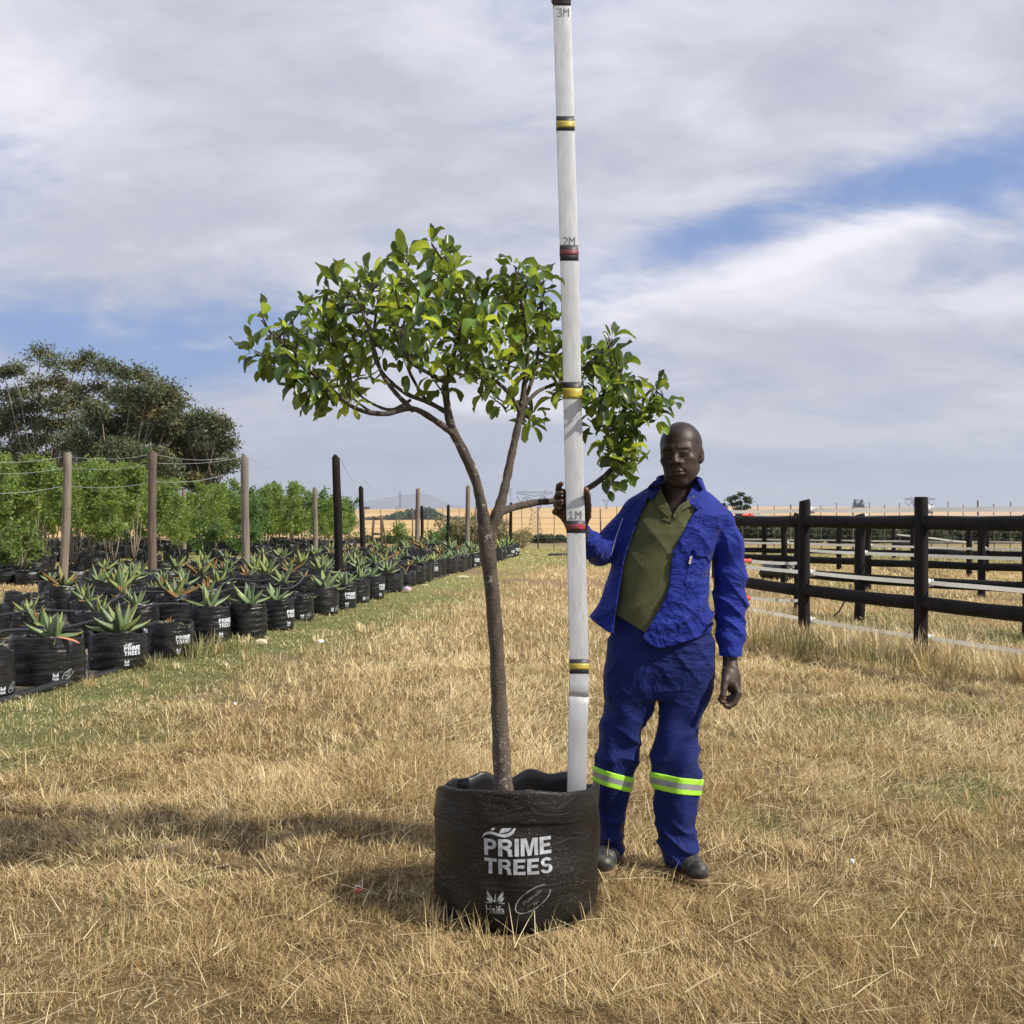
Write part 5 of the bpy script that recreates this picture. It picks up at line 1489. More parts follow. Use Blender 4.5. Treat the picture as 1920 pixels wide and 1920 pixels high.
# low dark farm roof on the wheat crest, left
fb = empty('farm_shed', (0, 0, 0)); xs_ = (688 - CX) / F * 2950; fb.location = (xs_, 2950, float(terrain(xs_, 2950)) + 2); tag(fb, 'small dark roofed shed on the left end of the wheat crest', 'shed')
mb = MB(); mb.box((0, 0, 2.5), (7, 5, 2.5)); mb.build('walls', M_TEAL, fb, False)
mb = MB(); mb.add([(-8, -6, 4.8), (8, -6, 4.8), (8, 6, 4.8), (-8, 6, 4.8), (-8, 0, 7.5), (8, 0, 7.5)], [(0, 1, 5, 4), (3, 4, 5, 2), (0, 3, 2, 1)], [(0, 4, 3), (1, 2, 5)]); mb.build('roof', M_RUST, fb, False)

# ================================================================= LITTER
def scrap(name, px, py, s, mat, label, cat, flat=False):
    x, D = gp(px, py); r = random.Random(px); mb = MB()
    n = 7; V = []; 
    for i in range(n):
        for j in range(n):
            u, v = i / (n - 1) - .5, j / (n - 1) - .5; k = (1 - .25 * (abs(u) + abs(v))) 
            V.append((u * s * k * 1.5, v * s * k, (0.0 if flat else s * .32 * (1 - 2.2 * (u * u + v * v))) + r.uniform(0, .12) * s))
    top = [(a, b, c_ + .012) for a, b, c_ in V]; bot = [(a, b, .004) for a, b, c_ in V]
    idx = lambda i, j: i * n + j
    Q = [(idx(i, j), idx(i + 1, j), idx(i + 1, j + 1), idx(i, j + 1)) for i in range(n - 1) for j in range(n - 1)]
    mb.add(top, Q); mb.add(bot, [q[::-1] for q in Q])
    ring = [idx(i, 0) for i in range(n)] + [idx(n - 1, j) for j in range(1, n)] + [idx(i, n - 1) for i in range(n - 2, -1, -1)] + [idx(0, j) for j in range(n - 2, 0, -1)]
    mb.add(top + bot, [(ring[k], n * n + ring[k], n * n + ring[(k + 1) % len(ring)], ring[(k + 1) % len(ring)]) for k in range(len(ring))])
    o = mb.build(name, mat); o.location = (x, D, float(terrain(x, D)) + .03); o.rotation_euler = (0, 0, r.uniform(0, 3)); return tag(o, label, cat)


M_STONE = pmat('pale_stone', None, Base_Color=(0.55, 0.48, 0.33), Roughness=0.9); M_PAPER = pmat('white_paper', None, Base_Color=(0.78, 0.78, 0.78), Roughness=0.8); M_LILAC = pmat('lilac_plastic', None, Base_Color=(0.55, 0.42, 0.50), Roughness=0.5)
scrap('stone', 490, 1211, .09, M_STONE, 'pale rounded stone in the green strip beside the bags', 'stone'); scrap('paper_scrap', 601, 1209, .055, M_PAPER, 'white paper scrap on the green strip left of the trunk', 'litter')
scrap('plastic_litter', 764, 1111, .15, M_LILAC, 'crumpled lilac plastic packet near the bags', 'litter'); scrap('stone', 797, 1101, .12, M_STONE, 'flat cream stone right of the lilac packet', 'stone', True)
scrap('paper_scrap', 868, 1085, .2, M_STONE, 'long pale scrap on the far green strip beside the edge row', 'litter', True); scrap('paper_scrap', 440, 1331, .02, M_PAPER, 'tiny white scrap in the dry grass on the left', 'litter')
scrap('paper_scrap', 1598, 1634, .016, M_PAPER, 'tiny white scrap in the dry grass right of the boots', 'litter')
lb = scrap('plant_label', 671, 1681, .035, M_RED, 'small red and white plastic label in the shade of the big bag', 'label', True); lb.scale = (.7, .7, .7); lb.location.z -= .012
mb = MB(); mb.box((0, .004, .030), (.014, .008, .002)); mb.build('white_panel', M_PAPER, lb, False)
# ================================================================= MEASURING POLE
POLE_PX = {0.0: 1080.5, .36: 1085.0, .5: 1086, 1: 1079.5, 1.5: 1073, 2: 1067, 2.5: 1060, 3: 1053.5, 3.1: 1052}
POLE_PY = {0.0: 1507, .36: 1305, .5: 1248, 1: 987, 1.5: 738, 2: 475, 2.5: 233, 3: 7, 3.1: -40}


def pole_pt(m):
    D = 3.80 + .12 * m
    ks = sorted(POLE_PX); px = np.interp(m, ks, [POLE_PX[k] for k in ks]); py = np.interp(m, ks, [POLE_PY[k] for k in ks])
    return P(px, py, D)


def pole_sec(m, gw=0.0, gd=0.0, hw=.0325, hd=.0125):
    c = pole_pt(m); return [(c.x + sx * (hw + gw), c.y + sy * (hd + gd), c.z) for sx, sy in ((-1, -1), (1, -1), (1, 1), (-1, 1))]


mp = empty('measuring_pole', pole_pt(0.05)); tag(mp, 'tall flat aluminium measuring pole with coloured tape bands standing in the big bag', 'measuring pole')
minv = Matrix.Translation(-mp.location)


def m_alu(t, b):
    o = t.obj()
    n = t.noise(t.mapping(o, (1, 1, .12)), 60, 5, .65); n2 = t.noise(o, 14, 4, .6)
    zz = t.xyz(o)[2]
    c = t.mix(t.mr(n, .35, .7), (0.58, 0.59, 0.59), (0.43, 0.44, 0.45)); c = t.mix(t.mr(n2, .5, .75, 0, .35), c, (0.50, 0.50, 0.49))
    sp = t.mr(t.noise(t.mapping(o, (1, 1, .5)), 90, 3), .64, .72, 0, .6); c = t.mix(sp, c, (0.35, 0.35, 0.34))
    low = t.mr(zz, .62, .95, .6, 0); c = t.mix(low, c, (0.42, 0.43, 0.44))
    t.set(b.inputs['Base Color'], c); b.inputs['Metallic'].default_value = .35
    t.set(b.inputs['Roughness'], t.mr(n2, .3, .7, .42, .6)); t.set(b.inputs['Normal'], t.bump(n, .25, .003))


M_ALU = pmat('scuffed_aluminium', m_alu)
mb = MB(); V = []; ms = [0.0, .12, .25, .335, .352, .360, .368, .385, .42, .5, .75, 1, 1.25, 1.5, 1.75, 2, 2.25, 2.5, 2.75, 3, 3.09]
for m in ms:
    s = pole_sec(m)
    if .35 <= m <= .37:   # crushed kink: front face dents in and flares sideways
        k = 1 - abs(m - .36) / .012; s = [(s[0][0] - .003 * k, s[0][1] + .010 * k, s[0][2] + .004), (s[1][0] + .004 * k, s[1][1] + .009 * k, s[1][2] - .003), (s[2][0] + .004 * k, s[2][1], s[2][2]), (s[3][0] - .003 * k, s[3][1], s[3][2])]
    if .335 <= m < .35 or m == .385: s = [(p[0], p[1] - (.004 if i < 2 else 0), p[2]) for i, p in enumerate(s)]
    V += s
n = len(ms); Q = [(i * 4 + j, i * 4 + (j + 1) % 4, (i + 1) * 4 + (j + 1) % 4, (i + 1) * 4 + j) for i in range(n - 1) for j in range(4)] + [(3, 2, 1, 0), (4 * n - 4, 4 * n - 3, 4 * n - 2, 4 * n - 1)]
mb.add(V, Q); st = mb.build('staff', M_ALU, mp, False); st.matrix_parent_inverse = minv
bv = st.modifiers.new('bevel', 'BEVEL'); bv.width = .0010; bv.segments = 2; bv.limit_method = 'ANGLE'; bv.angle_limit = R(50)

M_TBLK = pmat('black_tape', None, Base_Color=(0.035, 0.037, 0.042), Roughness=.5); M_TRED = pmat('red_tape', None, Base_Color=(0.19, 0.035, 0.045), Roughness=.45); M_TYEL = pmat('yellow_tape', None, Base_Color=(0.45, 0.36, 0.05), Roughness=.4)
M_TPINK = pmat('loose_red_tape', None, Base_Color=(0.62, 0.07, 0.09), Roughness=.4)


def m_of(py):
    ks = sorted(POLE_PY, key=lambda k: POLE_PY[k]); return float(np.interp(py, [POLE_PY[k] for k in ks], ks))


def band(y0, y1, col, mid0, mid1, extra=None):
    o = None
    for nm, a, b, m_, g in (('tape_band', y0, y1, M_TBLK, .0009), ('coloured_stripe', mid0, mid1, col, .0017)):
        mb = MB(); V = []; ms_ = np.linspace(m_of(b), m_of(a), 4)
        for i, m in enumerate(ms_): gg = g + (.0006 if i in (1, 2) else 0); V += pole_sec(m, g, g)
        Q = [(i * 4 + j, i * 4 + (j + 1) % 4, (i + 1) * 4 + (j + 1) % 4, (i + 1) * 4 + j) for i in range(3) for j in range(4)] + [(3, 2, 1, 0), (12, 13, 14, 15)]
        mb.add(V, Q); ob = mb.build(nm, m_, mp if o is None else o, False)
        ob.matrix_parent_inverse = minv
        if o is None: o = ob
        else: ob.matrix_parent_inverse = (Matrix.Translation(mp.location) @ minv).inverted() if False else Matrix.Identity(4)
    return o


band(-22, 13, M_TRED, -22, 4); band(220, 247, M_TYEL, 229, 241); band(461, 490, M_TRED, 470, 479); band(717, 748, M_TYEL, 728.5, 748); band(976, 999, M_TRED, 983, 993); band(1235, 1262, M_TYEL, 1243, 1254)


def poly_piece(pts, d, mat, name, th=.002, parent=None):
    """small flat sheet on the pole's front face, pts in picture pixels"""
    V2, T = poly2(pts); c = [P(x, y, d) for x, y in V2]; mb = MB(); n = len(c)
    mb.add([tuple(v) for v in c], [], [t[::-1] for t in T]); mb.add([(v.x, v.y + th, v.z) for v in c], [], T)
    ob = mb.build(name, mat, mp, False); ob.matrix_parent_inverse = minv; return ob


poly_piece([(1081, 981), (1087, 983), (1098, 985), (1095, 989), (1090, 993), (1086, 989)], pole_pt(1.0).y - .024, M_TPINK, 'loose_tape_end', .004)
poly_piece([(1040, -6), (1033, 2), (1036, 8), (1043, 10)], pole_pt(3.0).y - .004, M_TRED, 'loose_tape_end'); poly_piece([(1074, 242), (1078, 241), (1077, 250), (1074, 249)], pole_pt(2.5).y - .016, M_TBLK, 'loose_tape_end')
# hand drawn height marks
M_PEN = pmat('grey_marker_ink', None, Base_Color=(0.16, 0.16, 0.16), Roughness=.6)
GL = {'1': [[(0, .25), (.45, 0), (.45, 1)], [(0, 1), (.9, 1)]], '2': [[(0, .15), (.45, 0), (.85, .2), (.75, .5), (0, 1), (.95, 1)]], '3': [[(0, .05), (.8, 0), (.85, .25), (.35, .45), (.9, .65), (.8, .95), (0, 1)]],
      'M': [[(0, 1), (0, 0), (.5, .5), (1, 0), (1, 1)]]}


def mark(txt, x0, y0, w, h, m):
    mb = MB(); dd = lambda yy: 3.80 + .12 * m_of(yy) - .0125 - .0016
    for k, ch in enumerate(txt):
        for st_ in GL[ch]:
            pts = [P(x0 + k * w * 1.35 + u * w, y0 + v * h, dd(y0 + v * h)) for u, v in st_]
            for a, b in zip(pts[:-1], pts[1:]):
                t = (b - a).normalized(); nn = Vector((-t.z, 0, t.x)) * .0019; a2 = a - t * .0012; b2 = b + t * .0012
                mb.add([tuple(a2 - nn), tuple(b2 - nn), tuple(b2 + nn), tuple(a2 + nn)], [(0, 1, 2, 3)])
    ob = mb.build('height_mark', M_PEN, mp, False); ob.matrix_parent_inverse = minv


mark('1M', 1067, 958.5, 9.5, 14, 1.05); mark('2M', 1056, 445, 9, 14, 2.05); mark('3M', 1045, 16.5, 9, 14, 2.97)
# ================================================================= THE MAN (signed distance shapes -> one skin each)
def A3(v): return np.array(v, np.float32)


def smin(a, b, k):
    h = np.clip(.5 + .5 * (b - a) / k, 0, 1); return b * (1 - h) + a * h - k * h * (1 - h)


def smax(a, b, k): return -smin(-a, -b, k)


def sd_sphere(p, c, r): return np.linalg.norm(p - A3(c), axis=1) - r


def sd_ell(p, c, r, rot=None):
    q = p - A3(c)
    if rot is not None: q = q @ np.asarray(rot, np.float32)
    k0 = np.linalg.norm(q / A3(r), axis=1); k1 = np.linalg.norm(q / (A3(r) ** 2), axis=1) + 1e-6
    return k0 * (k0 - 1) / k1


def sd_cap(p, a, b, ra, rb):
    a = A3(a); b = A3(b); ba = b - a; t = np.clip(((p - a) @ ba) / max(float(ba @ ba), 1e-9), 0, 1)
    return np.linalg.norm(p - a - t[:, None] * ba, axis=1) - (ra + (rb - ra) * t)


def sd_chain(p, pts, rs_, k=.01):
    d = None
    for a, b, ra, rb in zip(pts[:-1], pts[1:], rs_[:-1], rs_[1:]):
        e = sd_cap(p, a, b, ra, rb); d = e if d is None else smin(d, e, k)
    return d


def sd_box(p, c, h, r=.0, rot=None):
    q = p - A3(c)
    if rot is not None: q = q @ np.asarray(rot, np.float32)
    q = np.abs(q) - A3(h) + r
    return np.linalg.norm(np.maximum(q, 0), axis=1) + np.minimum(q.max(1), 0) - r


def sd_loft(p, tab, pw=2.3):
    """tab rows: z, cx, cy, a, b (ascending z); ellipse-like section lofted in z"""
    tab = sorted(tab); z = np.array([r[0] for r in tab]); pz = np.clip(p[:, 2], z[0], z[-1])
    cx, cy, a, b = [np.interp(pz, z, [r[i] for r in tab]).astype(np.float32) for i in (1, 2, 3, 4)]
    u = np.abs(p[:, 0] - cx) / a; v = np.abs(p[:, 1] - cy) / b
    d = ((u ** pw + v ** pw + 1e-9) ** (1 / pw) - 1) * np.minimum(a, b)
    dz = np.maximum(z[0] - p[:, 2], p[:, 2] - z[-1])
    return np.where(dz > 0, np.sqrt(np.maximum(d, 0) ** 2 + dz ** 2) + np.minimum(d, 0) * 0, d)


def surface_nets(fn, lo, hi, h, pad=.012):
    lo = np.array(lo, float); hi = np.array(hi, float); B = 12
    nb = np.ceil((hi - lo) / (h * B)).astype(int); N = nb * B + 1
    G = np.full(N, 1.0, np.float32)
    bi = np.stack(np.meshgrid(*[np.arange(k) for k in nb], indexing='ij'), -1).reshape(-1, 3)
    cen = (lo + (bi * B + B / 2) * h).astype(np.float32)
    dc = fn(cen); act = bi[np.abs(dc) < h * B * .87 * 1.25 + pad]; inside = bi[dc <= -(h * B * .87 * 1.25 + pad)]
    for i, j, k in inside: G[i * B:i * B + B + 1, j * B:j * B + B + 1, k * B:k * B + B + 1] = -1
    loc = np.stack(np.meshgrid(*[np.arange(B + 1)] * 3, indexing='ij'), -1).reshape(-1, 3)
    for s in range(0, len(act), 400):
        ch = act[s:s + 400]; gi = (ch[:, None] * B + loc[None]).reshape(-1, 3); v = fn((lo + gi * h).astype(np.float32))
        G[gi[:, 0], gi[:, 1], gi[:, 2]] = v
    S = G < 0
    c = np.zeros(np.array(S.shape) - 1, np.int8)
    for dx in (0, 1):
        for dy in (0, 1):
            for dz in (0, 1): c += S[dx:S.shape[0] - 1 + dx, dy:S.shape[1] - 1 + dy, dz:S.shape[2] - 1 + dz]
    ci = np.argwhere((c > 0) & (c < 8)); vid = -np.ones(c.shape, np.int32); vid[tuple(ci.T)] = np.arange(len(ci))
    acc = np.zeros((len(ci), 3)); cnt = np.zeros(len(ci))
    cor = [(a, b, c_) for a in (0, 1) for b in (0, 1) for c_ in (0, 1)]
    for a in cor:
        for ax in range(3):
            if a[ax]: continue
            b = list(a); b[ax] = 1
            va = G[ci[:, 0] + a[0], ci[:, 1] + a[1], ci[:, 2] + a[2]]; vb = G[ci[:, 0] + b[0], ci[:, 1] + b[1], ci[:, 2] + b[2]]
            m = (va < 0) != (vb < 0); t = np.where(m, va / (va - vb + 1e-12), 0)
            pt = np.array(a, float)[None] + np.eye(3)[ax][None] * t[:, None]; acc[m] += pt[m]; cnt[m] += 1
    V = lo + (ci + acc / np.maximum(cnt, 1)[:, None]) * h
    Q = []
    for ax in range(3):
        sl0 = [slice(None)] * 3; sl1 = [slice(None)] * 3; sl0[ax] = slice(0, -1); sl1[ax] = slice(1, None)
        a = S[tuple(sl0)]; b = S[tuple(sl1)]; e = np.argwhere(a != b); u, v = (ax + 1) % 3, (ax + 2) % 3
        ok = (e[:, u] > 0) & (e[:, v] > 0) & (e[:, u] < c.shape[u]) & (e[:, v] < c.shape[v]) & (e[:, ax] < c.shape[ax]); e = e[ok]
        du = np.eye(3, dtype=int)[u]; dv = np.eye(3, dtype=int)[v]
        q = np.stack([vid[tuple((e - du - dv).T)], vid[tuple((e - dv).T)], vid[tuple(e.T)], vid[tuple((e - du).T)]], 1)
        fl = a[tuple(e.T)]; q[~fl] = q[~fl][:, ::-1]; Q.append(q)
    return V, np.vstack(Q)


def sdf_obj(name, fn, lo, hi, h, mat, parent, color=None, smooth_it=1, midx=None):
    V, Q = surface_nets(fn, lo, hi, h)
    for _ in range(smooth_it):   # light Laplacian pass
        acc = np.zeros_like(V); cnt = np.zeros(len(V))
        for k in range(4):
            np.add.at(acc, Q[:, k], V[Q[:, (k + 1) % 4]]); np.add.at(acc, Q[:, k], V[Q[:, (k + 3) % 4]]); np.add.at(cnt, Q[:, k], 2)
        V = V * .5 + .5 * acc / np.maximum(cnt, 1)[:, None]
    off = np.array(parent.location) if parent is not None else 0
    C = color(V) if color is not None else None
    mi = midx(V[Q].mean(1)) if midx is not None else None
    me = np_mesh(name, V - MANO, Q, None, True, C, mi)
    return link(name, me, parent, mat)


MD = 4.24
MANO = np.array(P(1235, 1640, MD)); MANO[2] = 0.0
man = empty('person', MANO); tag(man, 'man with shaved head in blue work jacket and trousers, holding the pole', 'person')


def pz(py, D=MD): return CAMZ - (py - HY) / F * D
def pxx(px, D=MD): return (px - CX) / F * D
def row(py, xl, xr, cy, b, D=None):
    D = D or cy; return (pz(py, D), pxx((xl + xr) / 2, D), cy, (xr - xl) / 2 / F * D, b)


def ridge(ph, sharp=1.6): return (1 - np.abs(np.sin(ph))) ** sharp


def nz(p, f, s=0):
    return np.sin(p[:, 0] * f + s) * np.sin(p[:, 1] * f * 1.13 + s * 1.7 + 1) * np.sin(p[:, 2] * f * .91 + s * 2.3 + 2)


# ---- hand joints (world) --------------------------------------------------
def hand_chain(pts): return [np.array(P(*q)) for q in pts]


HR = dict(  # his right hand, round the pole from behind
    palm=[hand_chain([(1088, 1000, 4.035), (1082, 972, 4.000), (1080, 945, 3.985)]), [.030, .034, .030]],
    palm2=[hand_chain([(1074, 990, 4.010), (1062, 965, 3.985), (1058, 955, 3.98)]), [.024, .022, .018]],
    fingers=[([(1078, 935, 3.990), (1060, 924, 3.985), (1047, 919, 3.962), (1048, 911, 3.928), (1053, 907, 3.912)], [.0115, .0115, .0112, .0105, .0085]),
             ([(1076, 950, 3.995), (1058, 938, 3.990), (1044, 933, 3.964), (1046, 927, 3.926), (1052, 924, 3.908)], [.0115, .0118, .0116, .0108, .0088]),
             ([(1074, 962, 3.995), (1055, 952, 3.988), (1043, 947, 3.964), (1047, 942, 3.926), (1053, 940, 3.908)], [.011, .0112, .0108, .010, .0085]),
             ([(1072, 972, 3.995), (1052, 966, 3.985), (1040, 960, 3.970), (1044, 954, 3.945), (1050, 952, 3.935)], [.0105, .0105, .0098, .009, .0078])],
    thumb=([(1088, 988, 4.010), (1101, 968, 3.975), (1102.5, 948, 3.940), (1101, 932, 3.915), (1099, 918, 3.897)], [.019, .0145, .0125, .012, .0095]))
HL = dict(
    palm=[hand_chain([(1370, 1250, 4.20), (1371, 1268, 4.185), (1375, 1287, 4.175)]), [.027, .031, .028]],
    palm2=[hand_chain([(1366, 1262, 4.165), (1370, 1280, 4.15)]), [.022, .020]],
    fingers=[([(1378, 1285, 4.145), (1384, 1300, 4.135), (1377, 1318, 4.125), (1366, 1325, 4.118), (1360, 1323, 4.115)], [.0120, .0118, .0112, .0102, .0088]),
             ([(1380, 1286, 4.165), (1385, 1302, 4.16), (1373, 1317, 4.150), (1360, 1319, 4.145), (1353, 1316, 4.143)], [.0118, .0118, .0110, .010, .0085]),
             ([(1379, 1287, 4.185), (1383, 1302, 4.185), (1370, 1314, 4.178), (1356, 1314, 4.172), (1349, 1311, 4.17)], [.0115, .0112, .0106, .0098, .0082]),
             ([(1376, 1287, 4.205), (1379, 1299, 4.207), (1368, 1309, 4.203), (1357, 1308, 4.198), (1351, 1305, 4.196)], [.0105, .010, .0094, .0085, .0075])],
    thumb=([(1364, 1260, 4.165), (1360, 1277, 4.135), (1357, 1292, 4.12), (1356, 1304, 4.112), (1357, 1309, 4.11)], [.0185, .0148, .0125, .0112, .009]))


def sd_hand(p, H):
    d = smin(sd_chain(p, *H['palm'], .02), sd_chain(p, *H['palm2'], .02), .02)
    for pts, rr in H['fingers']:
        d = smin(d, sd_chain(p, hand_chain(pts), rr, .003), .0045)
    pts, rr = H['thumb']; return smin(d, sd_chain(p, hand_chain(pts), rr, .004), .010)


# ---- head -------------------------------------------------------------------
HC = np.array(P(1277, 852, 4.20))
yaw = R(-22); pit = R(3); rol = R(-3)
HRm = (Matrix.Rotation(yaw, 3, 'Z') @ Matrix.Rotation(rol, 3, 'Y') @ Matrix.Rotation(pit, 3, 'X'))
HM = np.array(HRm)


def head_local(p): return (p - HC.astype(np.float32)) @ HM.astype(np.float32)


def sd_head(p):
    q = head_local(p); s = q.copy(); s[:, 0] = np.abs(s[:, 0])
    d = sd_ell(q, (0, .012, .036), (.079, .098, .088))
    d = smin(d, sd_ell(q, (0, -.022, -.038), (.062, .067, .080)), .035)
    d = smin(d, sd_cap(s, (.043, .012, -.058), (.010, -.060, -.104), .019, .016), .030)
    d = smin(d, sd_ell(q, (0, -.070, -.102), (.026, .020, .018)), .02)
    d = smin(d, sd_cap(s, (.010, -.083, .021), (.044, -.068, .020), .011, .010), .018)          # brow
    d = smin(d, sd_ell(s, (.043, -.062, -.020), (.022, .020, .018)), .025)                       # cheekbone
    d = smin(d, sd_ell(s, (.030, -.072, -.055), (.022, .016, .024)), .02)
    d = smax(d, -sd_ell(s, (.031, -.100, .001), (.019, .018, .0125)), .012)                      # sockets
    d = smin(d, sd_ell(s, (.031, -.0765, .004), (.016, .013, .0095)), .005)                      # lids
    d = smin(d, sd_cap(s, (.017, -.0885, .0085), (.046, -.074, .0085), .0042, .0035), .005)
    d = smin(d, sd_cap(s, (.019, -.0875, -.0045), (.043, -.0745, -.003), .0038, .003), .005)
    nb = sd_cap(q, (0, -.082, .014), (0, -.106, -.026), .0075, .0120); nb = smin(nb, sd_ell(s, (.0155, -.096, -.030), (.0105, .012, .0085)), .008)
    d = smin(d, nb, .012)
    d = smax(d, -sd_ell(s, (.0085, -.105, -.0395), (.0050, .008, .005)), .004)                   # nostrils
    d = smin(d, sd_ell(q, (0, -.084, -.066), (.030, .015, .024)), .02)
    d = smin(d, sd_ell(q, (0, -.0955, -.0605), (.0265, .0105, .0070)), .004)                     # lips
    d = smin(d, sd_ell(q, (0, -.0945, -.0735), (.0235, .0110, .0080)), .004)
    d = smax(d, -sd_cap(s, (0, -.108, -.0665), (.026, -.096, -.0680), .0022, .0015), .004)       # mouth line
    d = smax(d, -sd_cap(s, (.0155, -.112, -.043), (.031, -.092, -.066), .0025, .002), .010)
    for x_ in (-.006, .006): d = smax(d, -sd_cap(q, (x_, -.098, .022), (x_ * 1.2, -.098, .034), .0018, .001), .006)   # frown
    # ears
    e = sd_ell(s, (.0765, .016, -.006), (.0085, .019, .030), np.array(Matrix.Rotation(R(14), 3, 'X'))); e = smax(e, -sd_ell(s, (.085, .010, -.002), (.008, .011, .017)), .006)
    e = smin(e, sd_ell(s, (.074, .006, -.030), (.006, .009, .011)), .006)
    return smin(d, e, .008)


NB = P(1272, 930, 4.26)


def sd_body(p):
    d = smin(sd_head(p), sd_cap(p, tuple(HC + np.array((.004, .045, -.065))), (NB.x, NB.y, NB.z - .03), .060, .068), .022)
    d = smin(d, sd_ell(p, (NB.x, NB.y + .02, NB.z - .055), (.11, .070, .045)), .03)
    d = smin(d, sd_ell(p, tuple(P(1262, 1010, 4.26)), (.135, .080, .13)), .05)
    d = smin(d, sd_ell(p, tuple(P(1240, 1130, 4.26)), (.125, .085, .17)), .05)
    d = smin(d, sd_cap(p, P(1198, 962, 4.27), P(1120, 1034, 4.24), .036, .032), .03); d = smin(d, sd_cap(p, P(1120, 1034, 4.24), P(1088, 995, 4.05), .032, .026), .02)
    d = smin(d, sd_cap(p, P(1344, 984, 4.27), P(1368, 1125, 4.27), .042, .038), .03); d = smin(d, sd_cap(p, P(1368, 1125, 4.27), P(1369, 1255, 4.20), .038, .026), .02)
    d = smin(d, sd_cap(p, P(1190, 1215, 4.26), P(1162, 1420, 4.25), .07, .05), .04); d = smin(d, sd_cap(p, P(1162, 1420, 4.25), P(1148, 1600, 4.32), .05, .035), .02)
    d = smin(d, sd_cap(p, P(1282, 1215, 4.26), P(1268, 1420, 4.18), .07, .05), .04); d = smin(d, sd_cap(p, P(1268, 1420, 4.18), P(1276, 1600, 4.19), .05, .035), .02)
    d = smin(d, sd_hand(p, HR), .012); d = smin(d, sd_hand(p, HL), .012)
    return d


def skin_col(V):
    c = np.tile((1.0, 1.0, 1.0), (len(V), 1)); q = head_local(V.astype(np.float32))
    inhead = np.linalg.norm(V - HC, axis=1) < .16
    hair = inhead & (q[:, 2] > .045 + .018 * np.cos(q[:, 0] * 26) * (q[:, 1] < 0) - .25 * np.maximum(q[:, 1] + .03, 0)) & (q[:, 2] > -.03)
    c[hair] = (.55, .60, .68)
    brow = inhead & (q[:, 1] < -.06) & (np.abs(np.abs(q[:, 0]) - .029) < .019) & (np.abs(q[:, 2] - .0195) < .0042); c[brow] = (.30, .30, .32)
    lip = inhead & (q[:, 1] < -.088) & (np.abs(q[:, 0]) < .024) & (q[:, 2] < -.055) & (q[:, 2] > -.081); c[lip] = (1.05, .80, .80)
    stub = inhead & (q[:, 1] < -.03) & (q[:, 2] < -.078); c[stub] = (.72, .72, .75)
    for H in (HR, HL):
        for pts, rr in H['fingers'] + [H['thumb']]:
            tip = np.array(P(*pts[-1])); m = np.linalg.norm(V - tip, axis=1) < .012
            c[m] = c[m] * (1.7, 1.5, 1.4)
        tip = np.array(P(*H['thumb'][0][-1])); m = np.linalg.norm(V - tip, axis=1) < .010; c[m] = (4.2, 3.4, 3.1)
    # palm side of the right hand
    pc = np.array(P(1062, 960, 3.97)); m = (np.linalg.norm(V - pc, axis=1) < .06) & (V[:, 1] < 3.985); c[m] = c[m] * (1.5, 1.35, 1.25)
    return c


def m_skin(t, b):
    o = t.obj(); n = t.noise(o, 260, 3, .6); n2 = t.noise(o, 18, 4)
    base = t.mix(t.mr(n2, .3, .7), (0.036, 0.021, 0.0145), (0.058, 0.034, 0.024))
    t.set(b.inputs['Base Color'], t.mix(1.0, base, t.attr('tint'), 'MULTIPLY')); t.set(b.inputs['Roughness'], t.mr(n2, .3, .7, .40, .54))
    t.set(b.inputs['Normal'], t.bump(n, .25, .0012)); b.inputs['Subsurface Weight'].default_value = .06; b.inputs['Subsurface Scale'].default_value = .01
    b.inputs['Specular IOR Level'].default_value = .4


M_SKIN = pmat('dark_skin', m_skin)
V1, Q1 = None, None
sdf_obj('body', sd_body, (.125, 3.86, .12), (.98, 4.42, 1.76), .0031, M_SKIN, man, skin_col, 1)
# eyes
M_EYE = pmat('eye_white', None, Base_Color=(0.15, 0.12, 0.11), Roughness=.25); M_IRIS = pmat('dark_iris', None, Base_Color=(0.015, 0.010, 0.008), Roughness=.15)
for sx in (-1, 1):
    c = HC + HM @ np.array((sx * .031, -.0772, .0018)); mb = MB()
    def ball(c, r, n=16):
        Vv = [c + r * np.array((math.sin(a) * math.cos(b_), math.sin(a) * math.sin(b_), math.cos(a))) for a in np.linspace(0, math.pi, n) for b_ in np.linspace(0, 2 * math.pi, n, endpoint=False)]
        return Vv, [(i * n + j, (i + 1) * n + j, (i + 1) * n + (j + 1) % n, i * n + (j + 1) % n) for i in range(n - 1) for j in range(n)]
    Vv, Qv = ball(c - MANO, .0112); mb.add(Vv, Qv); e = mb.build('eye', M_EYE, man)
    c2 = HC + HM @ np.array((sx * .031 - .002, -.0842, .0018)); mb = MB(); Vv, Qv = ball(c2 - MANO, .0056, 12); mb.add(Vv, Qv); mb.build('iris', M_IRIS, e)

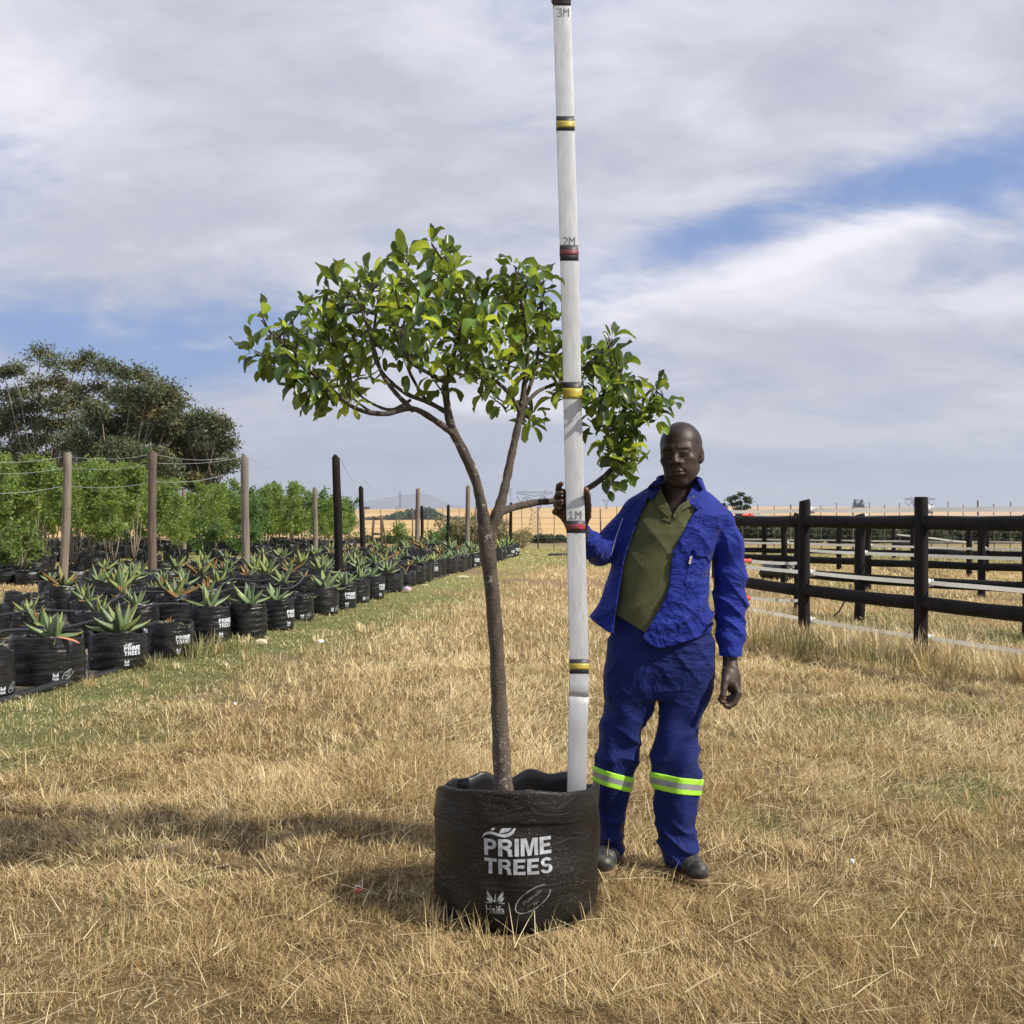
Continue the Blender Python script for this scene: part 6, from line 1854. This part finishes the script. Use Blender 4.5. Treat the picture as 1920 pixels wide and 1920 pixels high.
# ---- trousers ---------------------------------------------------------------
DL, DR = 4.27, 4.18
LEG_L = [row(1200, 1142, 1236, 4.25, .105), row(1250, 1136, 1238, 4.25, .105), row(1290, 1131, 1238, 4.25, .10), row(1330, 1128, 1230, 4.25, .092), row(1370, 1123, 1208, 4.25, .085), row(1400, 1119, 1200, 4.25, .08), row(1425, 1110, 1196, 4.25, .078),
         row(1445, 1106, 1191, 4.255, .076), row(1478, 1108, 1185, 4.26, .074), row(1520, 1118, 1174, 4.28, .072), row(1560, 1120, 1168, 4.29, .073), row(1588, 1118, 1174, 4.30, .078), row(1606, 1120, 1167, 4.30, .074), row(1618, 1122, 1162, 4.30, .072)]
LEG_R = [row(1200, 1236, 1338, 4.25, .105), row(1250, 1236, 1338, 4.25, .105), row(1290, 1234, 1335, 4.24, .10), row(1320, 1233, 1330, 4.23, .092), row(1345, 1231, 1316, 4.22, .087), row(1362, 1229, 1308, 4.21, .083), row(1390, 1226, 1312, 4.20, .08),
         row(1420, 1221, 1317, 4.19, .080), row(1450, 1220, 1317, 4.19, .080), row(1480, 1222, 1315, 4.19, .077), row(1520, 1222, 1312, 4.19, .074), row(1555, 1229, 1306, 4.19, .074), row(1578, 1233, 1313, 4.185, .079), row(1600, 1238, 1310, 4.18, .077), row(1620, 1244, 1307, 4.18, .073)]
HIP = [row(1140, 1150, 1330, 4.25, .118), row(1200, 1142, 1337, 4.25, .122), row(1250, 1136, 1337, 4.25, .12), row(1290, 1134, 1334, 4.25, .105), row(1306, 1140, 1328, 4.25, .09)]


def trouser_folds(p, cx, zk, s):
    """knee bunching, drape and hem folds on one leg"""
    x = p[:, 0] - cx; z = p[:, 2]; f = 0
    ph = z * 62 + x * 30 * s + 1.8 * np.sin(x * 22 + z * 9) + 1.2 * np.sin(p[:, 1] * 25)
    f = f + .011 * ridge(ph * .5) * np.exp(-((z - zk) / .10) ** 2)
    ph = z * 95 - x * 38 * s + 2.0 * np.sin(x * 25 + 1)
    f = f + .012 * ridge(ph * .5) * np.exp(-((z - .12) / .085) ** 2)
    ph = z * 50 + x * 40 * s + np.sin(z * 13)
    f = f + .007 * ridge(ph * .5 + 1) * np.exp(-((z - .74) / .11) ** 2)
    f = f + .006 * np.sin(x * 55 + 2.5 * np.sin(z * 9 + s)) * np.exp(-((z - .40) / .25) ** 2)
    f = f + .005 * nz(p, 34, s)
    return f - .0065


def sd_trousers(p):
    l = sd_loft(p, LEG_L, 2.1) - trouser_folds(p, pxx(1160), .48, 1); r = sd_loft(p, LEG_R, 2.1) - trouser_folds(p, pxx(1270), .47, -1)
    h = sd_loft(p, HIP, 2.4); ph = p[:, 2] * 50 + np.abs(p[:, 0] - pxx(1238)) * 60 + .8 * np.sin(p[:, 1] * 30)
    h = h + .004 - .008 * ridge(ph * .5) * np.exp(-((p[:, 2] - .80) / .09) ** 2)
    d = smin(smin(l, r, .012), h, .03)
    # hollow hems, shoe shafts stay free
    d = np.maximum(d, (pz(1614, 4.30) + .06 * (p[:, 0] - pxx(1150)) * 0) - p[:, 2] - .02)
    return d


def m_cloth(t, b, c0, c1, rough=.8, cell=1500, sheen=.25):
    o = t.obj(); n = t.noise(o, 7, 5, .6, .6); wv = t.noise(o, 420, 2, .6); n3 = t.noise(t.mapping(o, (1, 1, 1), (.6, .3, .2)), 26, 5, .62, 1.2)
    t.set(b.inputs['Base Color'], t.mix(t.mr(n, .35, .7), c0, c1)); b.inputs['Roughness'].default_value = rough
    b.inputs['Sheen Weight'].default_value = sheen; b.inputs['Sheen Roughness'].default_value = .4; b.inputs['Specular IOR Level'].default_value = .25
    t.set(b.inputs['Normal'], t.bump(t.m('ADD', t.m('MULTIPLY', n3, 1.0), t.m('MULTIPLY', wv, .06)), .32, .010))


def creases(t, b, s=1.0):
    o = t.obj(); r_ = None
    for sc_, a, rot in ((3.2, 1.0, (.5, .3, .4)), (7.5, .38, (.2, .9, 1.3))):
        n = t.noise(t.mapping(o, (1, 1, 1.5), rot), sc_, 3, .5, 1.6); q = t.m('SUBTRACT', 1.0, t.m('ABSOLUTE', t.m('MULTIPLY', t.m('SUBTRACT', n, .5), 5.0)), clamp=True)
        q = t.m('MULTIPLY', t.m('POWER', q, 1.4), a); r_ = q if r_ is None else t.m('ADD', r_, q)
    wv = t.noise(o, 420, 2, .6)
    t.set(b.inputs['Normal'], t.bump(t.m('ADD', t.m('MULTIPLY', r_, t.mr(t.noise(o, 2.5, 2), .38, .62, .2, 1.0)), t.m('MULTIPLY', wv, .03)), .5 * s, .026))


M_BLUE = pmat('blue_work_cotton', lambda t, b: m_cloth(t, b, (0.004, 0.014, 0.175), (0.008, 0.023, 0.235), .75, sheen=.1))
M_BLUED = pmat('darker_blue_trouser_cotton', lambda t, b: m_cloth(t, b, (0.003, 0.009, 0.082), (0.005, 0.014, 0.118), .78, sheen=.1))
for _m, _s in ((M_BLUE, 1.0), (M_BLUED, .8)):
    _t = NT(_m.node_tree); _b = _t.n['Principled BSDF']; _t.l.remove(_b.inputs['Normal'].links[0]); creases(_t, _b, _s)
M_OLIVE = pmat('olive_jersey', lambda t, b: m_cloth(t, b, (0.075, 0.080, 0.036), (0.10, 0.106, 0.048), .85, sheen=.2))
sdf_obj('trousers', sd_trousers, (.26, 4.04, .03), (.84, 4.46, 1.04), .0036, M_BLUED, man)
trs = [o for o in man.children if o.name.startswith('trousers')][0] if len(man.children) else None
trs = bpy.data.objects['trousers']

# reflective bands follow the trouser leg, tilted as in the photo
M_HIVIS = pmat('lime_reflective', None, Base_Color=(0.42, 0.86, 0.06), Roughness=.5); M_SILVER = pmat('silver_reflective', None, Base_Color=(0.36, 0.38, 0.40), Roughness=.35, Metallic=.3)
for nm, leg, cxp, zc, sl, sgn, D in (('band', LEG_L, 1150, pz(1463, 4.19), -.30, 1, 4.18), ('band', LEG_R, 1268, pz(1476.5, 4.11), -.155, -1, 4.11)):
    cx_ = pxx(cxp, D); kf = 1 if leg is LEG_L else -1; hw = .030 if leg is LEG_L else .0315
    def plane(p, sl=sl, zc=zc, cx_=cx_): return p[:, 2] - (zc + sl * (p[:, 0] - cx_) - .10 * (p[:, 1] - 4.18))
    def fn(p, leg=leg, kf=kf, plane=plane, hw=hw):
        zk = .48 if kf == 1 else .47
        s = sd_loft(p, leg, 2.1) - trouser_folds(p, pxx(1160 if kf == 1 else 1270), zk, kf) - .0045
        return np.maximum(np.maximum(s, -(s + .010)), np.abs(plane(p)) - hw)
    def mi(c, plane=plane, hw=hw): return (np.abs(plane(c)) < hw * .36).astype(int)
    x0 = cx_ - .13
    sdf_obj('reflective_band', fn, (x0, 4.04, zc - .09), (x0 + .26, 4.42, zc + .09), .0027, [M_HIVIS, M_SILVER], trs, smooth_it=1, midx=mi).location = (0, 0, 0)

# ---- T-shirt ----------------------------------------------------------------
SH = [row(912, 1232, 1304, 4.255, .075), row(930, 1216, 1318, 4.25, .09), row(950, 1200, 1330, 4.25, .105), row(1000, 1178, 1330, 4.245, .120), row(1060, 1160, 1316, 4.24, .120), row(1110, 1152, 1306, 4.24, .120), row(1150, 1147, 1306, 4.24, .120), row(1195, 1147, 1310, 4.24, .118)]


def sd_shirt(p):
    d = sd_loft(p, SH, 2.2)
    x = p[:, 0]; z = p[:, 2]
    ph = (x - pxx(1262)) * 46 + (z - pz(968)) * 34; d = d - .005 * ridge(ph * .5) * np.exp(-((z - 1.27) / .10) ** 2)
    ph = z * 44 - x * 30 + np.sin(x * 16); d = d - .007 * ridge(ph * .5, 1.2) * np.exp(-((z - 1.03) / .12) ** 2)
    d = d - .003 * nz(p, 30, 2)
    shell = np.maximum(d, -(d + .012))
    hem = pz(1150, 4.1) - (x - pxx(1150, 4.1)) * .62
    shell = np.maximum(shell, hem - z)
    # V neck
    px = CX + x / p[:, 1] * F; py = HY - (z - CAMZ) / p[:, 1] * F; s_ = p[:, 1] / F
    xl = np.interp(py, [900, 920, 968], [1236, 1241, 1262]); xr = np.interp(py, [900, 930, 968], [1306, 1298, 1264])
    v = np.maximum(np.maximum((xl - px) * s_, (px - xr) * s_), np.maximum(p[:, 1] - 4.24, (py - 968) * s_))
    return np.maximum(smax(shell, -v, .004), z - pz(908))


SHIRT = sdf_obj('shirt', sd_shirt, (.32, 4.04, .86), (.80, 4.42, 1.50), .0035, M_OLIVE, man)
SHB = lambda px, py: None


def cloth_patch(name, pts, dfun, mat, parent, th=.0045, sub=3, puff=.0):
    """a small sewn piece: outline in picture pixels laid on a surface given by its depth function, with real thickness"""
    V2, T = poly2(pts); bm = bmesh.new(); vs = [bm.verts.new((x, y, 0)) for x, y in V2]
    for t in T: bm.faces.new([vs[i] for i in t])
    for _ in range(sub):
        bmesh.ops.subdivide_edges(bm, edges=[e for e in bm.edges if e.calc_length() > 5], cuts=1); bmesh.ops.triangulate(bm, faces=bm.faces)
    bm.verts.ensure_lookup_table(); bm.verts.index_update(); n = len(bm.verts)
    c = [np.array(P(v.co.x, v.co.y, dfun(v.co.x, v.co.y))) for v in bm.verts]; Tf = [[v.index for v in f.verts] for f in bm.faces]
    be = [(e.verts[0].index, e.verts[1].index) for e in bm.edges if len(e.link_faces) == 1]; bm.free()
    F_ = np.array(c) - MANO; Bk = F_ + (0, th, 0)
    mb = MB(); mb.add(np.vstack([F_, Bk]), [(a, b, n + b, n + a) for a, b in be], [t[::-1] for t in Tf] + [[n + i for i in t] for t in Tf])
    o = mb.build(name, mat, parent); auto_sharp(o, 60); return o


def depth_on(fn, px, py, d0=3.95, d1=4.4, n=160):
    D = np.linspace(d0, d1, n); p = np.array([P(px, py, d) for d in D], np.float32); s = fn(p); i = np.argmax(s < 0)
    return float(D[i]) if s[i] < 0 else None


def on(fn, off, fallback=4.13, soft=None):
    def f(px, py):
        d = depth_on(fn, px, py); return (d if d is not None else fallback) - off
    return f


full_shirt = lambda p: sd_loft(p, SH, 2.2)
cloth_patch('shirt_collar', [(1232, 922), (1239, 916), (1247, 938), (1258, 960), (1254, 970), (1244, 962), (1228, 946)], on(full_shirt, .010, 4.15), M_OLIVE, SHIRT)
cloth_patch('shirt_collar', [(1262, 966), (1272, 950), (1290, 937), (1304, 926), (1312, 940), (1296, 948), (1282, 956), (1272, 968), (1264, 972)], on(full_shirt, .012, 4.15), M_OLIVE, SHIRT)
cloth_patch('shirt_placket', [(1245, 960), (1262, 972), (1260, 980), (1241, 974)], on(full_shirt, .006, 4.13), M_OLIVE, SHIRT)

# ---- jacket -----------------------------------------------------------------
JT = [row(896, 1246, 1306, 4.275, .066), row(912, 1230, 1312, 4.27, .080), row(925, 1208, 1326, 4.265, .095), row(940, 1192, 1345, 4.262, .108), row(965, 1176, 1366, 4.26, .125), row(1000, 1163, 1350, 4.255, .138), row(1040, 1150, 1336, 4.25, .144), row(1080, 1137, 1331, 4.25, .147),
      row(1120, 1123, 1330, 4.25, .149), row(1160, 1110, 1334, 4.25, .151), row(1190, 1100, 1338, 4.25, .153), row(1225, 1090, 1340, 4.25, .153)]
OPL = [(880, 1240), (915, 1232), (930, 1218), (960, 1203), (1000, 1187), (1040, 1173), (1075, 1166), (1120, 1159), (1165, 1152), (1230, 1146)]
OPR = [(880, 1300), (915, 1306), (950, 1304), (965, 1298), (990, 1284), (1030, 1265), (1060, 1257), (1100, 1254), (1130, 1244), (1165, 1223), (1190, 1207), (1230, 1190)]
SL_R = [P(1194, 958, 4.27), P(1162, 1000, 4.27), P(1124, 1036, 4.24), P(1104, 1022, 4.15), P(1084, 994, 4.055)]
SL_L = [P(1346, 982, 4.27), P(1362, 1020, 4.27), P(1369, 1080, 4.275), P(1369, 1130, 4.27), P(1370, 1190, 4.24), P(1371, 1251, 4.20)]


def sleeve_folds(p, a, z0, w, amp=.010, fr=78, sl=40):
    ph = p[:, 2] * fr + p[:, 0] * sl + 1.6 * np.sin(p[:, 0] * 28 + 1.0) + 1.1 * np.sin(p[:, 2] * 17 + p[:, 1] * 20)
    return amp * ridge(ph * .5, 1.3) * np.exp(-((p[:, 2] - z0) / w) ** 2)


def j_outer(p):
    t = sd_loft(p, JT, 2.25)
    x, y, z = p[:, 0], p[:, 1], p[:, 2]
    # chest: folds fan from the shoulder; waist: diagonal pulls down to the right hem
    ph = (x - pxx(1340)) * 62 + (z - pz(960)) * 28 + np.sin(z * 20); t = t - .008 * ridge(ph * .5, 1.4) * np.exp(-((z - 1.27) / .09) ** 2) * (x > pxx(1250))
    ph = (z - pz(1130)) * 55 - (x - pxx(1300)) * 38 + 1.2 * np.sin(x * 22); t = t - .012 * ridge(ph * .5, 1.3) * np.exp(-((z - .98) / .075) ** 2)
    ph = (x - pxx(1150)) * 60 + .5 * np.sin(z * 25); t = t - .002 * np.sin(ph) * np.exp(-((z - 1.0) / .2) ** 2) * (x < pxx(1185))
    s1 = sd_chain(p, SL_R, [.054, .055, .050, .050, .043], .03) - sleeve_folds(p, None, 1.25, .06, .008, 70, -60)
    s2 = sd_chain(p, SL_L, [.064, .065, .061, .060, .054, .0435], .03) - sleeve_folds(p, None, 1.02, .13, .012, 74, 46) - sleeve_folds(p, None, 1.27, .06, .006, 20, 95)
    d = smin(t, s1, .022); d = smin(d, s2, .014)
    d = smin(d, sd_cap(p, P(1228, 932, 4.275), P(1195, 956, 4.27), .050, .054), .02); d = smin(d, sd_cap(p, P(1316, 940, 4.275), P(1348, 976, 4.27), .050, .060), .02)
    return d + .0045 - .0025 * nz(p, 38, 5)


def hem_z(px):  # picture x -> hem height
    return np.interp(px, [1095, 1107, 1140, 1165, 1200, 1212, 1232, 1260, 1300, 1340], [pz(1163, 4.12), pz(1166, 4.12), pz(1187, 4.12), pz(1190, 4.12), pz(1191, 4.12), pz(1203, 4.12), pz(1215, 4.12), pz(1211, 4.12), pz(1199, 4.12), pz(1186, 4.12)])


def sd_jacket(p):
    d = j_outer(p); x, y, z = p[:, 0], p[:, 1], p[:, 2]
    shell = np.maximum(d, -(d + .011))
    # cuffs: open ends
    for a, b, r_ in ((SL_R[-2], SL_R[-1], .08), (SL_L[-2], SL_L[-1], .08)):
        a = np.array(a); b = np.array(b); u = (b - a) / np.linalg.norm(b - a); q = (p - b.astype(np.float32)) @ u.astype(np.float32)
        near = np.linalg.norm(p - b.astype(np.float32), axis=1) < .10
        shell = np.where(near & (q > -.002), np.maximum(shell, q), shell)
    # torso opening, cut on the front only
    px = CX + x / y * F; py = HY - (z - CAMZ) / y * F
    xl = np.interp(py, *zip(*OPL)); xr = np.interp(py, *zip(*OPR)); s = y / F
    cut = np.maximum(np.maximum((xl - px) * s, (px - xr) * s), y - 4.245)
    arm = np.minimum(sd_chain(p, SL_L, [.072] * 6), sd_chain(p, SL_R, [.068] * 5))
    cut = np.maximum(cut, -np.minimum(arm, 1) - .0 * x) if False else cut
    shell = smax(shell, -cut, .003)
    hz = hem_z(px) - z
    hand = (sd_chain(p, SL_L, [.075] * 6) < 0) & (px > 1340)
    shell = np.where(hand, shell, np.maximum(shell, hz))
    top = z - (pz(903) + .10 * (y - 4.2))
    return np.maximum(shell, top)


JK = sdf_obj('jacket', sd_jacket, (.16, 3.98, .82), (.98, 4.46, 1.52), .0036, M_BLUE, man)
jsurf = lambda p: j_outer(p)
# collar: stand at the back of the neck and two lapels
def sd_collar(p):
    c = [row(880, 1234, 1312, 4.275, .078), row(900, 1230, 1317, 4.268, .086), row(926, 1214, 1326, 4.262, .096)]
    d = sd_loft(p, c, 2.0); shell = np.maximum(d, -(d + .007))
    px = CX + p[:, 0] / p[:, 1] * F; py = HY - (p[:, 2] - CAMZ) / p[:, 1] * F
    xr = np.interp(py, [870, 900, 935], [1306, 1303, 1300]); xl = np.interp(py, [870, 900, 935], [1246, 1238, 1226]); s = p[:, 1] / F
    cut = np.maximum(np.maximum((xl - px) * s, (px - xr) * s), p[:, 1] - 4.27)
    top = p[:, 2] - (pz(896) + .16 * (p[:, 1] - 4.20) - .10 * np.abs(p[:, 0] - pxx(1273)))
    return np.maximum(np.maximum(shell, -cut), np.maximum(top, pz(926) - p[:, 2]))


sdf_obj('collar', sd_collar, (.46, 4.12, 1.40), (.78, 4.42, 1.56), .0030, M_BLUE, JK)
cloth_patch('lapel', [(1301, 893), (1310, 899), (1316, 912), (1322, 932), (1318, 948), (1309, 955), (1298, 948), (1287, 936), (1294, 922), (1300, 908)], on(jsurf, .016, 4.19), M_BLUE, JK, .007)
cloth_patch('lapel', [(1236, 898), (1240, 908), (1232, 924), (1222, 938), (1212, 930), (1216, 912), (1226, 902)], on(jsurf, .012, 4.19), M_BLUE, JK, .007)
pk = cloth_patch('chest_pocket', [(1300, 1030), (1330, 1034), (1329, 1062), (1322, 1096), (1290, 1104), (1284, 1092), (1292, 1060)], on(jsurf, .005, 4.13), M_BLUE, JK, .006)
cloth_patch('pocket_flap', [(1301, 1027), (1316, 1029), (1332, 1034), (1334, 1052), (1329, 1054), (1326, 1044), (1306, 1042)], on(jsurf, .016, 4.13), M_BLUE, pk, .005)
cloth_patch('chest_panel', [(1262, 1030), (1296, 1026), (1297, 1034), (1262, 1037)], on(jsurf, .0035, 4.13), M_BLUE, JK, .004)
M_TAG = pmat('grey_label_tag', None, Base_Color=(0.45, 0.45, 0.42), Roughness=.8)
cloth_patch('label_tag', [(1294, 1043), (1298, 1043), (1295, 1058), (1291, 1057)], on(jsurf, .010, 4.13), M_TAG, pk, .003)
M_SEAM = pmat('pale_seam', None, Base_Color=(0.30, 0.34, 0.50), Roughness=.8)
cloth_patch('front_edge_seam', [(1167, 971), (1168.5, 972), (1155, 1010), (1146, 1044), (1144.5, 1044), (1153, 1010)], on(jsurf, .004, 4.13), M_SEAM, JK, .003)
cloth_patch('hem_band', [(1252, 1192), (1290, 1180), (1338, 1166), (1338, 1172), (1290, 1186), (1252, 1198)], on(jsurf, .003, 4.13), M_BLUE, JK, .003)
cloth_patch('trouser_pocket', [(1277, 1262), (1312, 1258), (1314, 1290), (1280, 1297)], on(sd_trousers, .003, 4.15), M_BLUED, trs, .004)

# ---- boots ------------------------------------------------------------------
M_BOOT = pmat('scuffed_black_leather', lambda t, b: (t.set(b.inputs['Base Color'], t.mix(t.mr(t.noise(t.obj(), 40, 5), .4, .7), (0.018, 0.018, 0.018), (0.10, 0.09, 0.075))), t.set(b.inputs['Normal'], t.bump(t.noise(t.obj(), 60, 4), .4, .004))), Roughness=.5)
M_SOLE = pmat('tan_rubber_sole', None, Base_Color=(0.22, 0.14, 0.08), Roughness=.8)
for heel, toe in ((np.array((pxx(1150, 4.34), 4.33, 0)), np.array((pxx(1128, 4.15), 4.14, 0))), (np.array((pxx(1268, 4.20), 4.23, 0)), np.array((pxx(1318, 4.07), 4.055, 0)))):
    u = (toe - heel) / np.linalg.norm(toe - heel)
    def fb(p, heel=heel, toe=toe, u=u):
        d = sd_cap(p, tuple(heel + (0, 0, .045)), tuple(heel + u * .10 + (0, 0, .052)), .037, .040)
        d = smin(d, sd_cap(p, tuple(heel + u * .10 + (0, 0, .045)), tuple(toe - u * .03 + (0, 0, .040)), .040, .037), .02)
        d = smin(d, sd_cap(p, tuple(heel + u * .02 + (0, 0, .05)), tuple(heel + u * .015 + (0, 0, .16)), .040, .046), .02)
        L = ((p - heel.astype(np.float32)) @ u.astype(np.float32)); d = d + .0015 * np.sin(L * 260) * np.exp(-((L - .145) / .02) ** 2)
        return smax(d, .014 - p[:, 2], .006)
    lo = np.minimum(heel, toe) - .08; hi = np.maximum(heel, toe) + .08; lo[2] = -.01; hi[2] = .23
    bo = sdf_obj('boot', fb, lo, hi, .003, M_BOOT, man)
    def fs(p, heel=heel, toe=toe, u=u):
        q = p.copy(); q[:, 2] = .03
        d = sd_cap(q, tuple(heel + (0, 0, .03)), tuple(toe - u * .03 + (0, 0, .03)), .040, .042)
        return np.maximum(d, np.maximum(p[:, 2] - .022, .001 - p[:, 2]))
    sdf_obj('sole', fs, lo, hi, .003, M_SOLE, bo)
